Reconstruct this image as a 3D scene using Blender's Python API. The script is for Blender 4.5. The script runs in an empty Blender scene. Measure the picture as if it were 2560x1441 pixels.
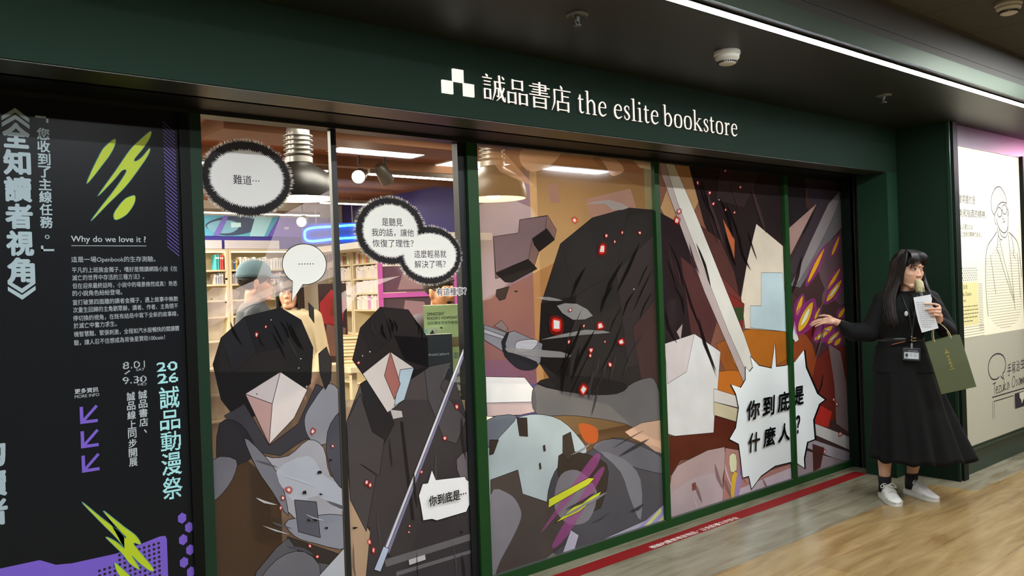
import bpy, bmesh, math, random
from mathutils import Vector, Matrix, Euler
from mathutils.bvhtree import BVHTree

# ------------------------------------------------------------------ camera, world, lights, exposure
SC = bpy.context.scene
COL = SC.collection
cam_data = bpy.data.cameras.new('camera')
cam = bpy.data.objects.new('camera', cam_data)
COL.objects.link(cam)
cam_data.sensor_width = 36.0
cam_data.sensor_fit = 'HORIZONTAL'
cam_data.lens = 2060.0 / 2560.0 * 36.0
cam_data.clip_start = 0.05
R3 = Matrix(((0.766482536520584, 0.029432181918405197, -0.641590420655182),
             (-0.6412576789679798, -0.02086085467282316, -0.7670419896634856),
             (-0.03595984390359442, 0.9993490738524959, 0.002884131860347086)))
cam.matrix_world = Matrix.Translation((0, -3.199, 1.48)) @ R3.to_4x4()
SC.camera = cam

world = bpy.data.worlds.new('world')
SC.world = world
world.use_nodes = True
world.node_tree.nodes['Background'].inputs[0].default_value = (0.55, 0.6, 0.62, 1)
world.node_tree.nodes['Background'].inputs[1].default_value = 0.02
vs = SC.view_settings
vs.view_transform = 'Standard'
vs.look = 'None'
vs.gamma = 1.0
vs.exposure = 0.0
vs.use_curve_mapping = False
SC.cycles.transparent_max_bounces = 24
SC.cycles.max_bounces = 8


def area(name, loc, size, power, color=(1, 1, 1), target=(0, 0, -1), spread=180):
    d = bpy.data.lights.new(name, 'AREA')
    d.shape = 'RECTANGLE'
    d.size, d.size_y = size
    d.energy = power
    d.color = color
    d.spread = math.radians(spread)
    o = bpy.data.objects.new(name, d)
    COL.objects.link(o)
    o.location = loc
    o.rotation_euler = Vector(target).to_track_quat('-Z', 'Y').to_euler()
    return o


# ceiling lamps of the corridor (behind the camera and along it)
for lx in (-1.2, 1.4, 4.0, 6.6):
    area('corridor_lamp', (lx, -3.4, 2.76), (0.9, 0.25), 62.0, (0.96, 0.98, 1.0))
area('corridor_lamp_end', (5.9, -1.85, 2.76), (1.6, 0.3), 20.0, (1.0, 0.98, 0.92))
# added area lights, kept out of view, that brighten the shop interior
for lx, ly in ((0.6, 1.0), (2.45, 0.75), (3.4, 1.2), (5.2, 1.3), (1.3, 3.6), (1.8, 5.6), (0.2, 2.4)):
    area('shop_fill_light', (lx, ly, 2.56), (0.9, 0.4), 46.0 if ly < 2 else 240.0, (1.0, 0.90, 0.76))


# ------------------------------------------------------------------ helpers
def lin(h):
    h = h.lstrip('#')
    v = [int(h[i:i + 2], 16) / 255 for i in (0, 2, 4)]
    return tuple(c / 12.92 if c <= 0.04045 else ((c + 0.055) / 1.055) ** 2.4 for c in v)


MATS = {}


def newmat(name):
    m = bpy.data.materials.new(name)
    m.use_nodes = True
    m.node_tree.nodes.clear()
    return m, m.node_tree.nodes, m.node_tree.links


def mat(hexc, rough=0.55, metal=0.0, spec=0.5, emit=0.0, noise=0.0, nscale=8.0, bump=0.0, bscale=60.0, stretch=(1, 1, 1), coat=0.0):
    key = (hexc, rough, metal, spec, emit, noise, nscale, bump, bscale, stretch, coat)
    if key in MATS:
        return MATS[key]
    m, N, L = newmat('paint_' + hexc)
    out = N.new('ShaderNodeOutputMaterial')
    p = N.new('ShaderNodeBsdfPrincipled')
    L.new(p.outputs[0], out.inputs[0])
    c = lin(hexc)
    p.inputs['Base Color'].default_value = (*c, 1)
    p.inputs['Roughness'].default_value = rough
    p.inputs['Metallic'].default_value = metal
    p.inputs['Specular IOR Level'].default_value = spec
    p.inputs['Coat Weight'].default_value = coat
    if emit:
        p.inputs['Emission Color'].default_value = (*c, 1)
        p.inputs['Emission Strength'].default_value = emit
    if noise or bump:
        tc = N.new('ShaderNodeTexCoord')
        mp = N.new('ShaderNodeMapping')
        mp.inputs['Scale'].default_value = stretch
        L.new(tc.outputs['Object'], mp.inputs[0])
    if noise:
        n = N.new('ShaderNodeTexNoise')
        n.inputs['Scale'].default_value = nscale
        n.inputs['Detail'].default_value = 5
        L.new(mp.outputs[0], n.inputs['Vector'])
        r = N.new('ShaderNodeMapRange')
        r.inputs[3].default_value = 1 - noise
        r.inputs[4].default_value = 1 + noise
        L.new(n.outputs[0], r.inputs[0])
        x = N.new('ShaderNodeVectorMath')
        x.operation = 'SCALE'
        x.inputs[0].default_value = c
        L.new(r.outputs[0], x.inputs[3])
        L.new(x.outputs[0], p.inputs['Base Color'])
    if bump:
        n2 = N.new('ShaderNodeTexNoise')
        n2.inputs['Scale'].default_value = bscale
        L.new(mp.outputs[0], n2.inputs['Vector'])
        b = N.new('ShaderNodeBump')
        b.inputs['Strength'].default_value = bump
        b.inputs['Distance'].default_value = 0.01
        L.new(n2.outputs[0], b.inputs['Height'])
        L.new(b.outputs[0], p.inputs['Normal'])
    MATS[key] = m
    return m


def schlick(N, L, f0):
    """two-sided dielectric reflectance"""
    g = N.new('ShaderNodeNewGeometry')
    d = N.new('ShaderNodeVectorMath')
    d.operation = 'DOT_PRODUCT'
    L.new(g.outputs['Incoming'], d.inputs[0])
    L.new(g.outputs['Normal'], d.inputs[1])

    def m(op, a, b=None):
        n = N.new('ShaderNodeMath')
        n.operation = op
        for i, q in enumerate((a, b)):
            if q is None:
                continue
            if isinstance(q, (int, float)):
                n.inputs[i].default_value = q
            else:
                L.new(q, n.inputs[i])
        return n.outputs[0]
    k = m('POWER', m('SUBTRACT', 1.0, m('ABSOLUTE', d.outputs['Value'])), 5.0)
    return m('ADD', m('MULTIPLY', k, 1 - f0), f0)


def film(hexc, alpha=1.0, through=None):
    """printed vinyl: reflects room light, lets some shop light through"""
    through = FILM_T if through is None else through
    key = ('film', hexc, alpha, through)
    if key in MATS:
        return MATS[key]
    m, N, L = newmat('film_' + hexc)
    out = N.new('ShaderNodeOutputMaterial')
    c = (*[min(x * 1.25, 0.86) for x in lin(hexc)], 1)
    d = N.new('ShaderNodeBsdfDiffuse')
    d.inputs[0].default_value = c
    t = N.new('ShaderNodeBsdfTranslucent')
    t.inputs[0].default_value = c
    g0 = N.new('ShaderNodeNewGeometry')
    nz = N.new('ShaderNodeTexNoise')
    nz.inputs['Scale'].default_value = 2.6
    nz.inputs['Detail'].default_value = 3
    L.new(g0.outputs['Position'], nz.inputs['Vector'])
    rg = N.new('ShaderNodeMapRange')
    rg.inputs[3].default_value, rg.inputs[4].default_value = (0.72, 1.28) if through else (1.0, 1.0)
    L.new(nz.outputs[0], rg.inputs[0])
    vm = N.new('ShaderNodeVectorMath')
    vm.operation = 'SCALE'
    vm.inputs[0].default_value = c[:3]
    L.new(rg.outputs[0], vm.inputs[3])
    L.new(vm.outputs[0], d.inputs[0])
    L.new(vm.outputs[0], t.inputs[0])
    mx = N.new('ShaderNodeMixShader')
    mx.inputs[0].default_value = through
    L.new(d.outputs[0], mx.inputs[1])
    L.new(t.outputs[0], mx.inputs[2])
    s = mx
    if alpha < 1:
        tr = N.new('ShaderNodeBsdfTransparent')
        m2 = N.new('ShaderNodeMixShader')
        m2.inputs[0].default_value = alpha
        L.new(tr.outputs[0], m2.inputs[1])
        L.new(s.outputs[0], m2.inputs[2])
        s = m2
    g = N.new('ShaderNodeBsdfGlossy')
    g.inputs['Roughness'].default_value = 0.08
    m3 = N.new('ShaderNodeMixShader')
    L.new(schlick(N, L, 0.022), m3.inputs[0])
    L.new(s.outputs[0], m3.inputs[1])
    L.new(g.outputs[0], m3.inputs[2])
    L.new(m3.outputs[0], out.inputs[0])
    MATS[key] = m
    return m


FILM_T = 0.25


def glass_mat():
    m, N, L = newmat('window_glass')
    out = N.new('ShaderNodeOutputMaterial')
    tr = N.new('ShaderNodeBsdfTransparent')
    tr.inputs[0].default_value = (0.93, 0.95, 0.94, 1)
    g = N.new('ShaderNodeBsdfGlossy')
    g.inputs['Roughness'].default_value = 0.02
    mx = N.new('ShaderNodeMixShader')
    L.new(schlick(N, L, 0.03), mx.inputs[0])
    L.new(tr.outputs[0], mx.inputs[1])
    L.new(g.outputs[0], mx.inputs[2])
    L.new(mx.outputs[0], out.inputs[0])
    return m


def emit_mat(hexc, strength):
    key = ('emit', hexc, strength)
    if key in MATS:
        return MATS[key]
    m, N, L = newmat('glow_' + hexc)
    out = N.new('ShaderNodeOutputMaterial')
    e = N.new('ShaderNodeEmission')
    e.inputs[0].default_value = (*lin(hexc), 1)
    e.inputs[1].default_value = strength
    L.new(e.outputs[0], out.inputs[0])
    MATS[key] = m
    return m


def crom(P, n=5, closed=True):
    out = []
    N = len(P)
    rng = range(N) if closed else range(N - 1)
    for i in rng:
        if closed:
            a, b, c, d = P[i - 1], P[i], P[(i + 1) % N], P[(i + 2) % N]
        else:
            a, b, c, d = P[max(i - 1, 0)], P[i], P[i + 1], P[min(i + 2, N - 1)]
        for k in range(n):
            t = k / n
            out.append(tuple(.5 * (2 * B + (C - A) * t + (2 * A - 5 * B + 4 * C - D) * t * t + (3 * B - A - 3 * C + D) * t ** 3) for A, B, C, D in zip(a, b, c, d)))
    if not closed:
        out.append(tuple(P[-1]))
    return out


class MB:
    """collects shapes into one mesh"""

    def __init__(self, M=None):
        self.v, self.f, self.mi, self.mats = [], [], [], []
        self.M = M
        self.smooth = False

    def mat_index(self, m):
        if m not in self.mats:
            self.mats.append(m)
        return self.mats.index(m)

    def add(self, vs, fs, m=None):
        o = len(self.v)
        if self.M:
            vs = [self.M @ Vector(v) for v in vs]
        self.v += [tuple(v) for v in vs]
        k = self.mat_index(m) if m else 0
        for f in fs:
            self.f.append([i + o for i in f])
            self.mi.append(k)

    def box(self, a, b, m=None, M=None):
        x0, y0, z0 = a
        x1, y1, z1 = b
        vs = [(x0, y0, z0), (x1, y0, z0), (x1, y1, z0), (x0, y1, z0), (x0, y0, z1), (x1, y0, z1), (x1, y1, z1), (x0, y1, z1)]
        if M:
            vs = [M @ Vector(v) for v in vs]
        self.add(vs, [(0, 3, 2, 1), (4, 5, 6, 7), (0, 1, 5, 4), (1, 2, 6, 5), (2, 3, 7, 6), (3, 0, 4, 7)], m)

    def poly(self, pts, m=None):
        self.add(pts, [list(range(len(pts)))], m)

    def prism(self, pts, off, m=None):
        """polygon extruded by a vector"""
        n = len(pts)
        off = Vector(off)
        vs = [Vector(p) for p in pts] + [Vector(p) + off for p in pts]
        fs = [list(range(n)), list(range(2 * n - 1, n - 1, -1))]
        fs += [(i, i + n, (i + 1) % n + n, (i + 1) % n) for i in range(n)]
        self.add(vs, fs, m)

    def rings(self, R, m=None, cap0=True, cap1=True, close=True):
        n = len(R[0])
        vs = [p for r in R for p in r]
        fs = []
        for i in range(len(R) - 1):
            for j in range(n if close else n - 1):
                k = (j + 1) % n
                fs.append((i * n + j, i * n + k, (i + 1) * n + k, (i + 1) * n + j))
        if cap0:
            fs.append(list(range(n - 1, -1, -1)))
        if cap1:
            fs.append([(len(R) - 1) * n + j for j in range(n)])
        self.add(vs, fs, m)

    def lathe(self, prof, c=(0, 0, 0), m=None, n=32, axis='Z', M=None):
        R = []
        for r, z in prof:
            r = max(r, 1e-5)
            ring = []
            for k in range(n):
                a = 2 * math.pi * k / n
                p = Vector((r * math.cos(a), r * math.sin(a), z))
                if M:
                    p = M @ p
                ring.append(tuple(p + Vector(c)))
            R.append(ring)
        self.rings(R, m)

    def tube(self, pts, r, m=None, n=10, closed=False):
        pts = [Vector(p) for p in pts]
        N = len(pts)
        rr = r if isinstance(r, (list, tuple)) else [r] * N
        R = []
        up = None
        for i, p in enumerate(pts):
            if closed:
                t = pts[(i + 1) % N] - pts[i - 1]
            else:
                t = pts[min(i + 1, N - 1)] - pts[max(i - 1, 0)]
            if t.length < 1e-9:
                t = Vector((0, 0, 1))
            t.normalize()
            if up is None:
                up = Vector((0, 0, 1)) if abs(t.z) < 0.9 else Vector((1, 0, 0))
            x = t.cross(up).normalized()
            up = x.cross(t).normalized()
            R.append([tuple(p + (x * math.cos(2 * math.pi * k / n) + up * math.sin(2 * math.pi * k / n)) * rr[i]) for k in range(n)])
        if closed:
            R.append(R[0])
        self.rings(R, m, not closed, not closed)

    def cap(self, p0, p1, r0, r1=None, m=None, n=14, flat=None):
        """tapered capsule"""
        r1 = r0 if r1 is None else r1
        p0, p1 = Vector(p0), Vector(p1)
        d = p1 - p0
        ln = d.length
        q = d.to_track_quat('Z', 'Y') if ln > 1e-6 else Matrix.Identity(3).to_quaternion()
        prof = [(r0 * math.cos(a), r0 * math.sin(a)) for a in [-math.pi / 2 + k * math.pi / 12 for k in range(7)]]
        prof += [(r1 * math.cos(a), ln + r1 * math.sin(a)) for a in [k * math.pi / 12 for k in range(7)]]
        M = Matrix.Translation(p0) @ q.to_matrix().to_4x4()
        if flat:
            M = M @ Matrix.Diagonal((flat[0], flat[1], 1, 1))
        self.lathe(prof, (0, 0, 0), m, n, M=M)

    def ell(self, c, r, m=None, rot=None, n=20):
        prof = [(math.cos(-math.pi / 2 + k * math.pi / 12), math.sin(-math.pi / 2 + k * math.pi / 12)) for k in range(13)]
        M = Matrix.Translation(c)
        if rot:
            M = M @ Euler(rot).to_matrix().to_4x4()
        M = M @ Matrix.Diagonal((*r, 1))
        self.lathe(prof, (0, 0, 0), m, n, M=M)

    def build(self, name, m=None, parent=None, smooth=False, bevel=0.0, remesh=0.0, sm=0, sub=0, loc=None, fix=True):
        me = bpy.data.meshes.new(name)
        me.from_pydata(self.v, [], self.f)
        ms = [m] if m else self.mats
        for x in ms:
            me.materials.append(x)
        if not m:
            for p, k in zip(me.polygons, self.mi):
                p.material_index = k
        me.validate()
        if fix:
            b = bmesh.new()
            b.from_mesh(me)
            bmesh.ops.recalc_face_normals(b, faces=b.faces)
            b.to_mesh(me)
            b.free()
        o = bpy.data.objects.new(name, me)
        COL.objects.link(o)
        if remesh:
            mo = o.modifiers.new('r', 'REMESH')
            mo.mode = 'VOXEL'
            mo.voxel_size = remesh
            mo.use_smooth_shade = True
            if sm:
                s = o.modifiers.new('s', 'SMOOTH')
                s.iterations = sm
                s.factor = 0.5
        elif bevel:
            bv = o.modifiers.new('b', 'BEVEL')
            bv.width = bevel
            bv.segments = 2
            bv.limit_method = 'ANGLE'
            bv.angle_limit = math.radians(40)
        if sub:
            s = o.modifiers.new('u', 'SUBSURF')
            s.levels = s.render_levels = sub
        if o.modifiers:
            dg = bpy.context.evaluated_depsgraph_get()
            me2 = bpy.data.meshes.new_from_object(o.evaluated_get(dg))
            o.modifiers.clear()
            o.data = me2
            bpy.data.meshes.remove(me)
            me2.name = name
            me = me2
            if not me.materials:
                for x in ms:
                    me.materials.append(x)
        if smooth or remesh:
            for p in me.polygons:
                p.use_smooth = True
        if smooth == 'auto':
            me.set_sharp_from_angle(angle=math.radians(35))
        if parent:
            o.parent = parent
        if loc:
            o.location = loc
        return o


def tag(o, label, cat, group=None, kind=None):
    o['label'] = label
    o['category'] = cat
    if group:
        o['group'] = group
    if kind:
        o['kind'] = kind
    return o


def thing(name, label, cat, loc=(0, 0, 0), rz=0.0, group=None):
    o = bpy.data.objects.new(name, None)
    COL.objects.link(o)
    o.location = loc
    o.rotation_euler = (0, 0, rz)
    o.empty_display_size = 0.1
    return tag(o, label, cat, group)


def struct(o):
    o['kind'] = 'structure'
    return o


# ------------------------------------------------------------------ lettering
TXT = {}


def glyphs(s, bold=0.0, shear=0.0):
    """outline mesh of a string, normalised to its own box"""
    key = (s, bold, shear)
    if key in TXT:
        return TXT[key]
    c = bpy.data.curves.new('t', 'FONT')
    c.body = s
    c.resolution_u = 3
    c.shear = shear
    o = bpy.data.objects.new('t', c)
    COL.objects.link(o)
    dg = bpy.context.evaluated_depsgraph_get()
    me = bpy.data.meshes.new_from_object(o.evaluated_get(dg))
    vs = [(v.co.x, v.co.y) for v in me.vertices]
    fs = [list(p.vertices) for p in me.polygons]
    if bold >= .01:
        v0, f0, n0 = list(vs), list(fs), len(vs)
        k = 8 if bold > .03 else 4
        for i in range(k):
            a = 2 * math.pi * (i + .5) / k
            vs += [(x + bold * math.cos(a), y + bold * math.sin(a), i + 1) for x, y in v0]
            fs += [[q + n0 * (i + 1) for q in f] for f in f0]
    bpy.data.objects.remove(o)
    bpy.data.curves.remove(c)
    bpy.data.meshes.remove(me)
    vs = [v if len(v) == 3 else (*v, 0) for v in vs]
    x0, x1 = min(v[0] for v in vs), max(v[0] for v in vs)
    y0, y1 = min(v[1] for v in vs), max(v[1] for v in vs)
    TXT[key] = (vs, fs, (x0, x1, y0, y1))
    return TXT[key]


def put_text(mb, s, x0, x1, z0, z1, y=None, m=None, bold=0.0, shear=0.0, fn=None, full=None):
    """string stretched into the rectangle x0..x1, z0..z1 of a plane; full: (descent, ascent) of the em instead of the ink box"""
    vs, fs, (a0, a1, b0, b1) = glyphs(s, bold, shear)
    if full:
        b0, b1 = full
    P = []
    for x, z, lay in vs:
        X = x0 + (x - a0) / (a1 - a0) * (x1 - x0)
        Z = z0 + (z - b0) / (b1 - b0) * (z1 - z0)
        P.append(fn(X, Z, lay * 4e-5) if fn else (X, y - lay * 4e-5, Z))
    mb.add(P, fs, m)


def pixel_text(mb, ch, x0, x1, z0, z1, y, nx, nz, m=None, bold=0.03):
    vs, fs, (a0, a1, b0, b1) = glyphs(ch, bold)
    bvh = BVHTree.FromPolygons([Vector((x, z, 0)) for x, z, q in vs], fs)
    dx, dz = (x1 - x0) / nx, (z1 - z0) / nz
    for j in range(nz):
        i = 0
        while i < nx:
            def hit(i):
                px, pz = a0 + (i + .5) / nx * (a1 - a0), b0 + (j + .5) / nz * (b1 - b0)
                return bvh.ray_cast(Vector((px, pz, 1)), Vector((0, 0, -1)))[0] is not None
            if hit(i):
                k = i
                while k < nx and hit(k):
                    k += 1
                mb.poly([(x0 + i * dx, y, z0 + j * dz), (x0 + k * dx, y, z0 + j * dz), (x0 + k * dx, y, z0 + (j + 1) * dz), (x0 + i * dx, y, z0 + (j + 1) * dz)], m)
                i = k
            else:
                i += 1


def stroke2(pts, n=6):
    """(x, y, width) polyline -> outline polygon strip as quads"""
    P = crom(pts, n, False) if len(pts) > 2 else list(pts)
    L, Rr = [], []
    for i, p in enumerate(P):
        a, b = P[max(i - 1, 0)], P[min(i + 1, len(P) - 1)]
        dx, dy = b[0] - a[0], b[1] - a[1]
        l = math.hypot(dx, dy) or 1
        nx, ny = -dy / l, dx / l
        L.append((p[0] + nx * p[2] / 2, p[1] + ny * p[2] / 2))
        Rr.append((p[0] - nx * p[2] / 2, p[1] - ny * p[2] / 2))
    return [(L[i], L[i + 1], Rr[i + 1], Rr[i]) for i in range(len(P) - 1)]


def ptsof(s):
    return [tuple(int(q) / 1000 for q in t.split(',')) for t in s.split()]
MURAL = {
 1: [
  ("d8cfd6",0.22,"1462,1803 1697,1923 1697,1547 1345,1444 1139,1396 1139,1460 1349,1541"),
  ("c9b8ae",0.35,"1139,1413 1346,1484 1697,1616 1697,1590 1380,1467 1139,1355"),
  ("b9a79c",0.35,"1139,1490 1171,1515 1238,1512 1281,1494 1274,1475 1241,1442 1212,1386 1196,1285 1184,1162 1169,1075 1147,1040 1139,1040"),
  ("53443a",0.86,"1139,1187 1697,1135 1697,45 1688,45 1139,205"),
  ("2f231c",0.75,"1160,841 1213,865 1281,824 1349,748 1400,671 1420,593 1419,502 1418,406 1439,315 1512,217 1622,109 1685,45 1268,45 1192,71 1139,112 1139,786"),
  ("1e1d1e",1,"1161,1214 1197,1316 1296,1394 1447,1423 1537,1368 1587,1247 1570,1096 1414,1030 1261,968 1188,1073"),
  ("2b2a2d",1,"1197,1316 1296,1394 1338,1250 1236,1178"),
  ("262528",1,"1296,1394 1447,1423 1537,1368 1440,1258 1338,1250"),
  ("d0c7c4",1,"1285,1085 1437,1159 1554,1072 1490,962 1377,868"),
  ("bdb2b2",1,"1285,1085 1437,1159 1397,1032"),
  ("b08f8c",1,"1285,1085 1397,1032 1377,868"),
  ("3b3a40",1,"1198,1008 1280,1046 1377,863 1507,935 1595,1093 1697,1035 1697,871 1531,865 1423,815 1322,847"),
  ("2c2b30",1,"1178,980 1201,993 1232,987 1261,968 1288,933 1312,886 1322,847 1310,827 1283,816 1255,810 1223,800 1189,795 1167,809 1161,860 1165,930"),
  ("6d6c74",1,"1146,843 1174,852 1213,844 1239,828 1243,807 1234,779 1220,752 1202,728 1180,706 1162,692 1152,686 1145,688 1141,704 1139,727 1139,813"),
  ("8a8a92",1,"1535,948 1541,969 1553,989 1568,1008 1584,1027 1599,1046 1617,1065 1635,1080 1651,1087 1667,1085 1683,1075 1697,1059 1697,901 1688,883 1670,861 1651,843 1632,833 1612,831 1592,836 1573,847 1559,861 1548,878 1539,901 1535,926"),
  ("9c9ca4",1,"1275,910 1291,896 1322,857 1355,826 1388,812 1423,807 1458,809 1490,825 1521,849 1550,862 1576,857 1599,842 1618,818 1628,780 1633,733 1645,693 1672,672 1697,662 1697,488 1652,487 1558,507 1483,538 1445,583 1423,638 1401,687 1372,722 1344,750 1320,783 1298,831 1279,883"),
  ("74747d",1,"1275,910 1293,899 1325,864 1355,826 1379,793 1401,757 1419,716 1435,659 1447,596 1448,562 1433,580 1408,627 1383,674 1361,710 1339,745 1320,783 1299,832 1280,883"),
  ("b4b8c2",0.9,"1403,752 1437,779 1495,794 1547,795 1575,772 1595,734 1617,698 1649,672 1684,648 1697,634 1697,531 1669,548 1621,591 1577,620 1543,617 1514,601 1485,605 1449,646 1414,705"),
  ("4b4b55",1,"1654,915 1682,948 1697,958 1697,629 1684,641 1663,673 1647,709 1636,754 1630,799 1632,841 1639,882"),
  ("858893",1,"1448,546 1525,544 1638,530 1697,513 1697,369 1676,370 1619,394 1569,419 1530,436 1496,454 1471,474 1448,501 1432,530"),
  ("5a5a63",1,"1477,623 1576,595 1588,440 1490,487"),
  ("35302d",1,"1441,478 1697,337 1697,270 1433,408"),
  ("57565b",1,"1445,472 1512,365 1697,288 1697,45 1460,45 1229,115 1304,367 1391,443"),
  ("6c6b71",1,"1390,394 1430,408 1474,410 1513,398 1550,369 1580,326 1581,278 1534,218 1460,156 1397,130 1351,162 1316,228 1301,287 1315,330 1351,367"),
  ("b6b9bf",1,"1697,181 1506,232 1697,370"),
  ("2c2a2b",1,"1610,1220 1648,1246 1670,1180 1663,1103 1635,1063 1612,1143"),
  ("2c2a2b",1,"1572,1439 1595,1416 1595,1352 1574,1383"),
  ("141314",0.9,"1235,1379 1235,1362 1243,1333 1265,1298 1282,1276 1271,1300 1253,1337 1242,1365"),
  ("141314",0.9,"1440,1372 1449,1355 1464,1328 1473,1304 1478,1290 1479,1306 1473,1331 1455,1357"),
  ("333136",0.9,"1467,1306 1474,1286 1489,1251 1509,1211 1524,1186 1517,1214 1501,1256 1481,1289"),
  ("141314",0.9,"1480,1347 1482,1330 1491,1300 1513,1265 1530,1242 1517,1266 1497,1303 1486,1331"),
  ("141314",0.9,"1482,1360 1486,1344 1495,1319 1506,1301 1515,1291 1512,1303 1504,1323 1491,1346"),
  ("141314",0.9,"1494,1339 1494,1322 1502,1294 1524,1259 1542,1238 1533,1263 1516,1299 1503,1326"),
  ("141314",0.9,"1413,1358 1418,1342 1430,1313 1448,1279 1461,1257 1452,1280 1437,1316 1422,1344"),
  ("141314",0.9,"1352,1316 1350,1305 1352,1288 1366,1272 1377,1263 1369,1273 1358,1290 1354,1306"),
  ("141314",0.9,"1405,1325 1417,1299 1436,1258 1451,1225 1461,1207 1456,1227 1444,1261 1422,1301"),
  ("141314",0.9,"1465,1378 1473,1352 1489,1312 1510,1275 1524,1254 1513,1276 1494,1314 1476,1354"),
  ("54545c",0.8,"1313,815 1331,805 1361,790 1393,775 1413,766 1395,779 1364,797 1332,809"),
  ("54545c",0.8,"1432,440 1460,425 1505,403 1538,382 1557,372 1542,390 1510,415 1464,433"),
  ("54545c",0.8,"1375,553 1384,544 1404,529 1439,514 1464,506 1441,520 1407,538 1386,549"),
  ("c3c7cf",0.8,"1440,727 1467,713 1511,692 1545,674 1564,665 1546,678 1513,697 1468,716"),
  ("c3c7cf",0.8,"1335,547 1355,533 1389,512 1426,495 1449,486 1427,498 1392,517 1356,536"),
  ("54545c",0.8,"1620,593 1642,573 1682,547 1697,541 1697,555 1688,560 1646,581"),
  ("c3c7cf",0.8,"1522,555 1537,543 1563,526 1593,514 1612,508 1594,517 1565,530 1538,546"),
  ("c3c7cf",0.8,"1312,664 1323,653 1345,636 1379,623 1402,617 1381,628 1349,644 1325,658"),
  ("8c1c16",0.45,"1341,1305 1337,1306 1334,1310 1332,1315 1332,1321 1333,1328 1336,1332 1341,1332 1347,1330 1350,1326 1349,1319 1345,1311"),
  ("d8382a",0.8,"1341,1309 1337,1311 1335,1316 1335,1322 1337,1328 1343,1327 1347,1324 1345,1316"),
  ("f9e6d6",0.99,"1340,1311 1336,1316 1338,1325 1345,1322"),
  ("8c1c16",0.45,"1382,1340 1379,1340 1376,1342 1375,1345 1375,1349 1376,1354 1377,1357 1380,1357 1384,1356 1387,1354 1386,1350 1384,1344"),
  ("d8382a",0.8,"1381,1342 1378,1343 1376,1346 1377,1350 1378,1354 1382,1354 1385,1352 1383,1347"),
  ("f9e6d6",0.99,"1381,1344 1377,1346 1379,1352 1383,1351"),
  ("f9e6d6",0.99,"1404,1379 1406,1376 1404,1372 1401,1374"),
  ("f9e6d6",0.99,"1525,1208 1529,1208 1530,1204 1526,1203"),
  ("f9e6d6",0.99,"1519,1171 1519,1166 1515,1165 1514,1169"),
  ("8c1c16",0.45,"1563,879 1559,883 1557,890 1557,897 1559,903 1564,910 1569,914 1575,910 1583,902 1586,895 1580,888 1571,882"),
  ("d8382a",0.8,"1565,883 1561,888 1561,895 1564,903 1569,908 1576,902 1580,895 1574,887"),
  ("f9e6d6",0.99,"1566,886 1563,895 1569,904 1577,894"),
  ("8c1c16",0.45,"1667,822 1667,817 1665,812 1663,808 1659,809 1655,811 1652,815 1651,819 1650,825 1651,828 1656,828 1663,825"),
  ("d8382a",0.8,"1665,821 1664,816 1662,812 1658,813 1655,816 1653,821 1654,826 1659,825"),
  ("f9e6d6",0.99,"1663,821 1661,814 1656,817 1655,824"),
  ("8c1c16",0.45,"1433,676 1436,681 1445,685 1454,685 1461,682 1468,675 1472,668 1469,661 1463,654 1456,651 1447,657 1437,667"),
  ("d8382a",0.8,"1439,674 1444,679 1453,681 1461,676 1465,669 1462,661 1455,657 1445,664"),
  ("f9e6d6",0.99,"1443,673 1453,678 1462,669 1454,660"),
  ("8c1c16",0.45,"1432,632 1427,630 1421,630 1417,633 1415,639 1415,647 1417,653 1422,653 1429,651 1434,647 1435,642 1434,636"),
  ("d8382a",0.8,"1430,634 1425,633 1420,635 1419,642 1420,649 1426,649 1432,646 1432,640"),
  ("f9e6d6",0.99,"1429,636 1422,636 1422,647 1431,644"),
  ("8c1c16",0.45,"1413,590 1410,593 1407,598 1406,604 1408,608 1411,613 1414,615 1417,613 1421,608 1422,604 1420,598 1416,593"),
  ("d8382a",0.8,"1413,593 1410,597 1409,603 1411,608 1414,611 1418,608 1420,603 1417,597"),
  ("f9e6d6",0.99,"1414,596 1411,603 1414,609 1419,603"),
  ("8c1c16",0.45,"1529,414 1528,419 1527,425 1529,429 1533,429 1539,427 1543,423 1545,418 1546,411 1545,407 1540,407 1534,410"),
  ("d8382a",0.8,"1532,415 1531,421 1532,426 1536,425 1541,422 1543,415 1542,410 1537,411"),
  ("f9e6d6",0.99,"1533,415 1533,423 1540,421 1541,412"),
  ("8c1c16",0.45,"1564,357 1560,361 1557,368 1557,373 1561,374 1567,374 1573,373 1576,370 1578,365 1578,361 1575,359 1569,357"),
  ("d8382a",0.8,"1566,359 1562,364 1561,370 1566,372 1572,371 1575,367 1576,362 1571,359"),
  ("f9e6d6",0.99,"1567,360 1563,369 1571,369 1574,363"),
  ("f9e6d6",0.99,"1546,1090 1550,1090 1551,1086 1546,1084"),
  ("f9e6d6",0.99,"1395,919 1396,923 1399,923 1400,919"),
  ("1d1b1b",1,"1229,1542 1219,1544 1218,1549 1228,1552"),
  ("1d1b1b",1,"1272,1542 1283,1542 1287,1537 1278,1535"),
  ("1d1b1b",1,"1162,1473 1166,1471 1165,1469 1161,1468"),
  ("1d1b1b",1,"1213,1456 1220,1458 1222,1453 1219,1451"),
  ("1d1b1b",1,"1335,1079 1331,1077 1327,1080 1329,1083"),
  ("1d1b1b",1,"1219,1225 1217,1229 1223,1230 1226,1227"),
  ("1d1b1b",1,"1586,726 1601,723 1604,712 1581,714"),
  ("1d1b1b",1,"1530,638 1511,643 1515,653 1528,653"),
  ("1d1b1b",1,"1655,759 1647,757 1637,762 1643,768"),
  ("1d1b1b",1,"1549,526 1562,527 1574,522 1570,514"),
  ("1d1b1b",1,"1621,471 1607,475 1607,481 1622,481"),
  ("1d1b1b",1,"1605,622 1595,620 1586,626 1591,630"),
  ("1d1b1b",1,"1545,523 1535,522 1528,528 1531,534"),
 ],
 2: [
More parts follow.
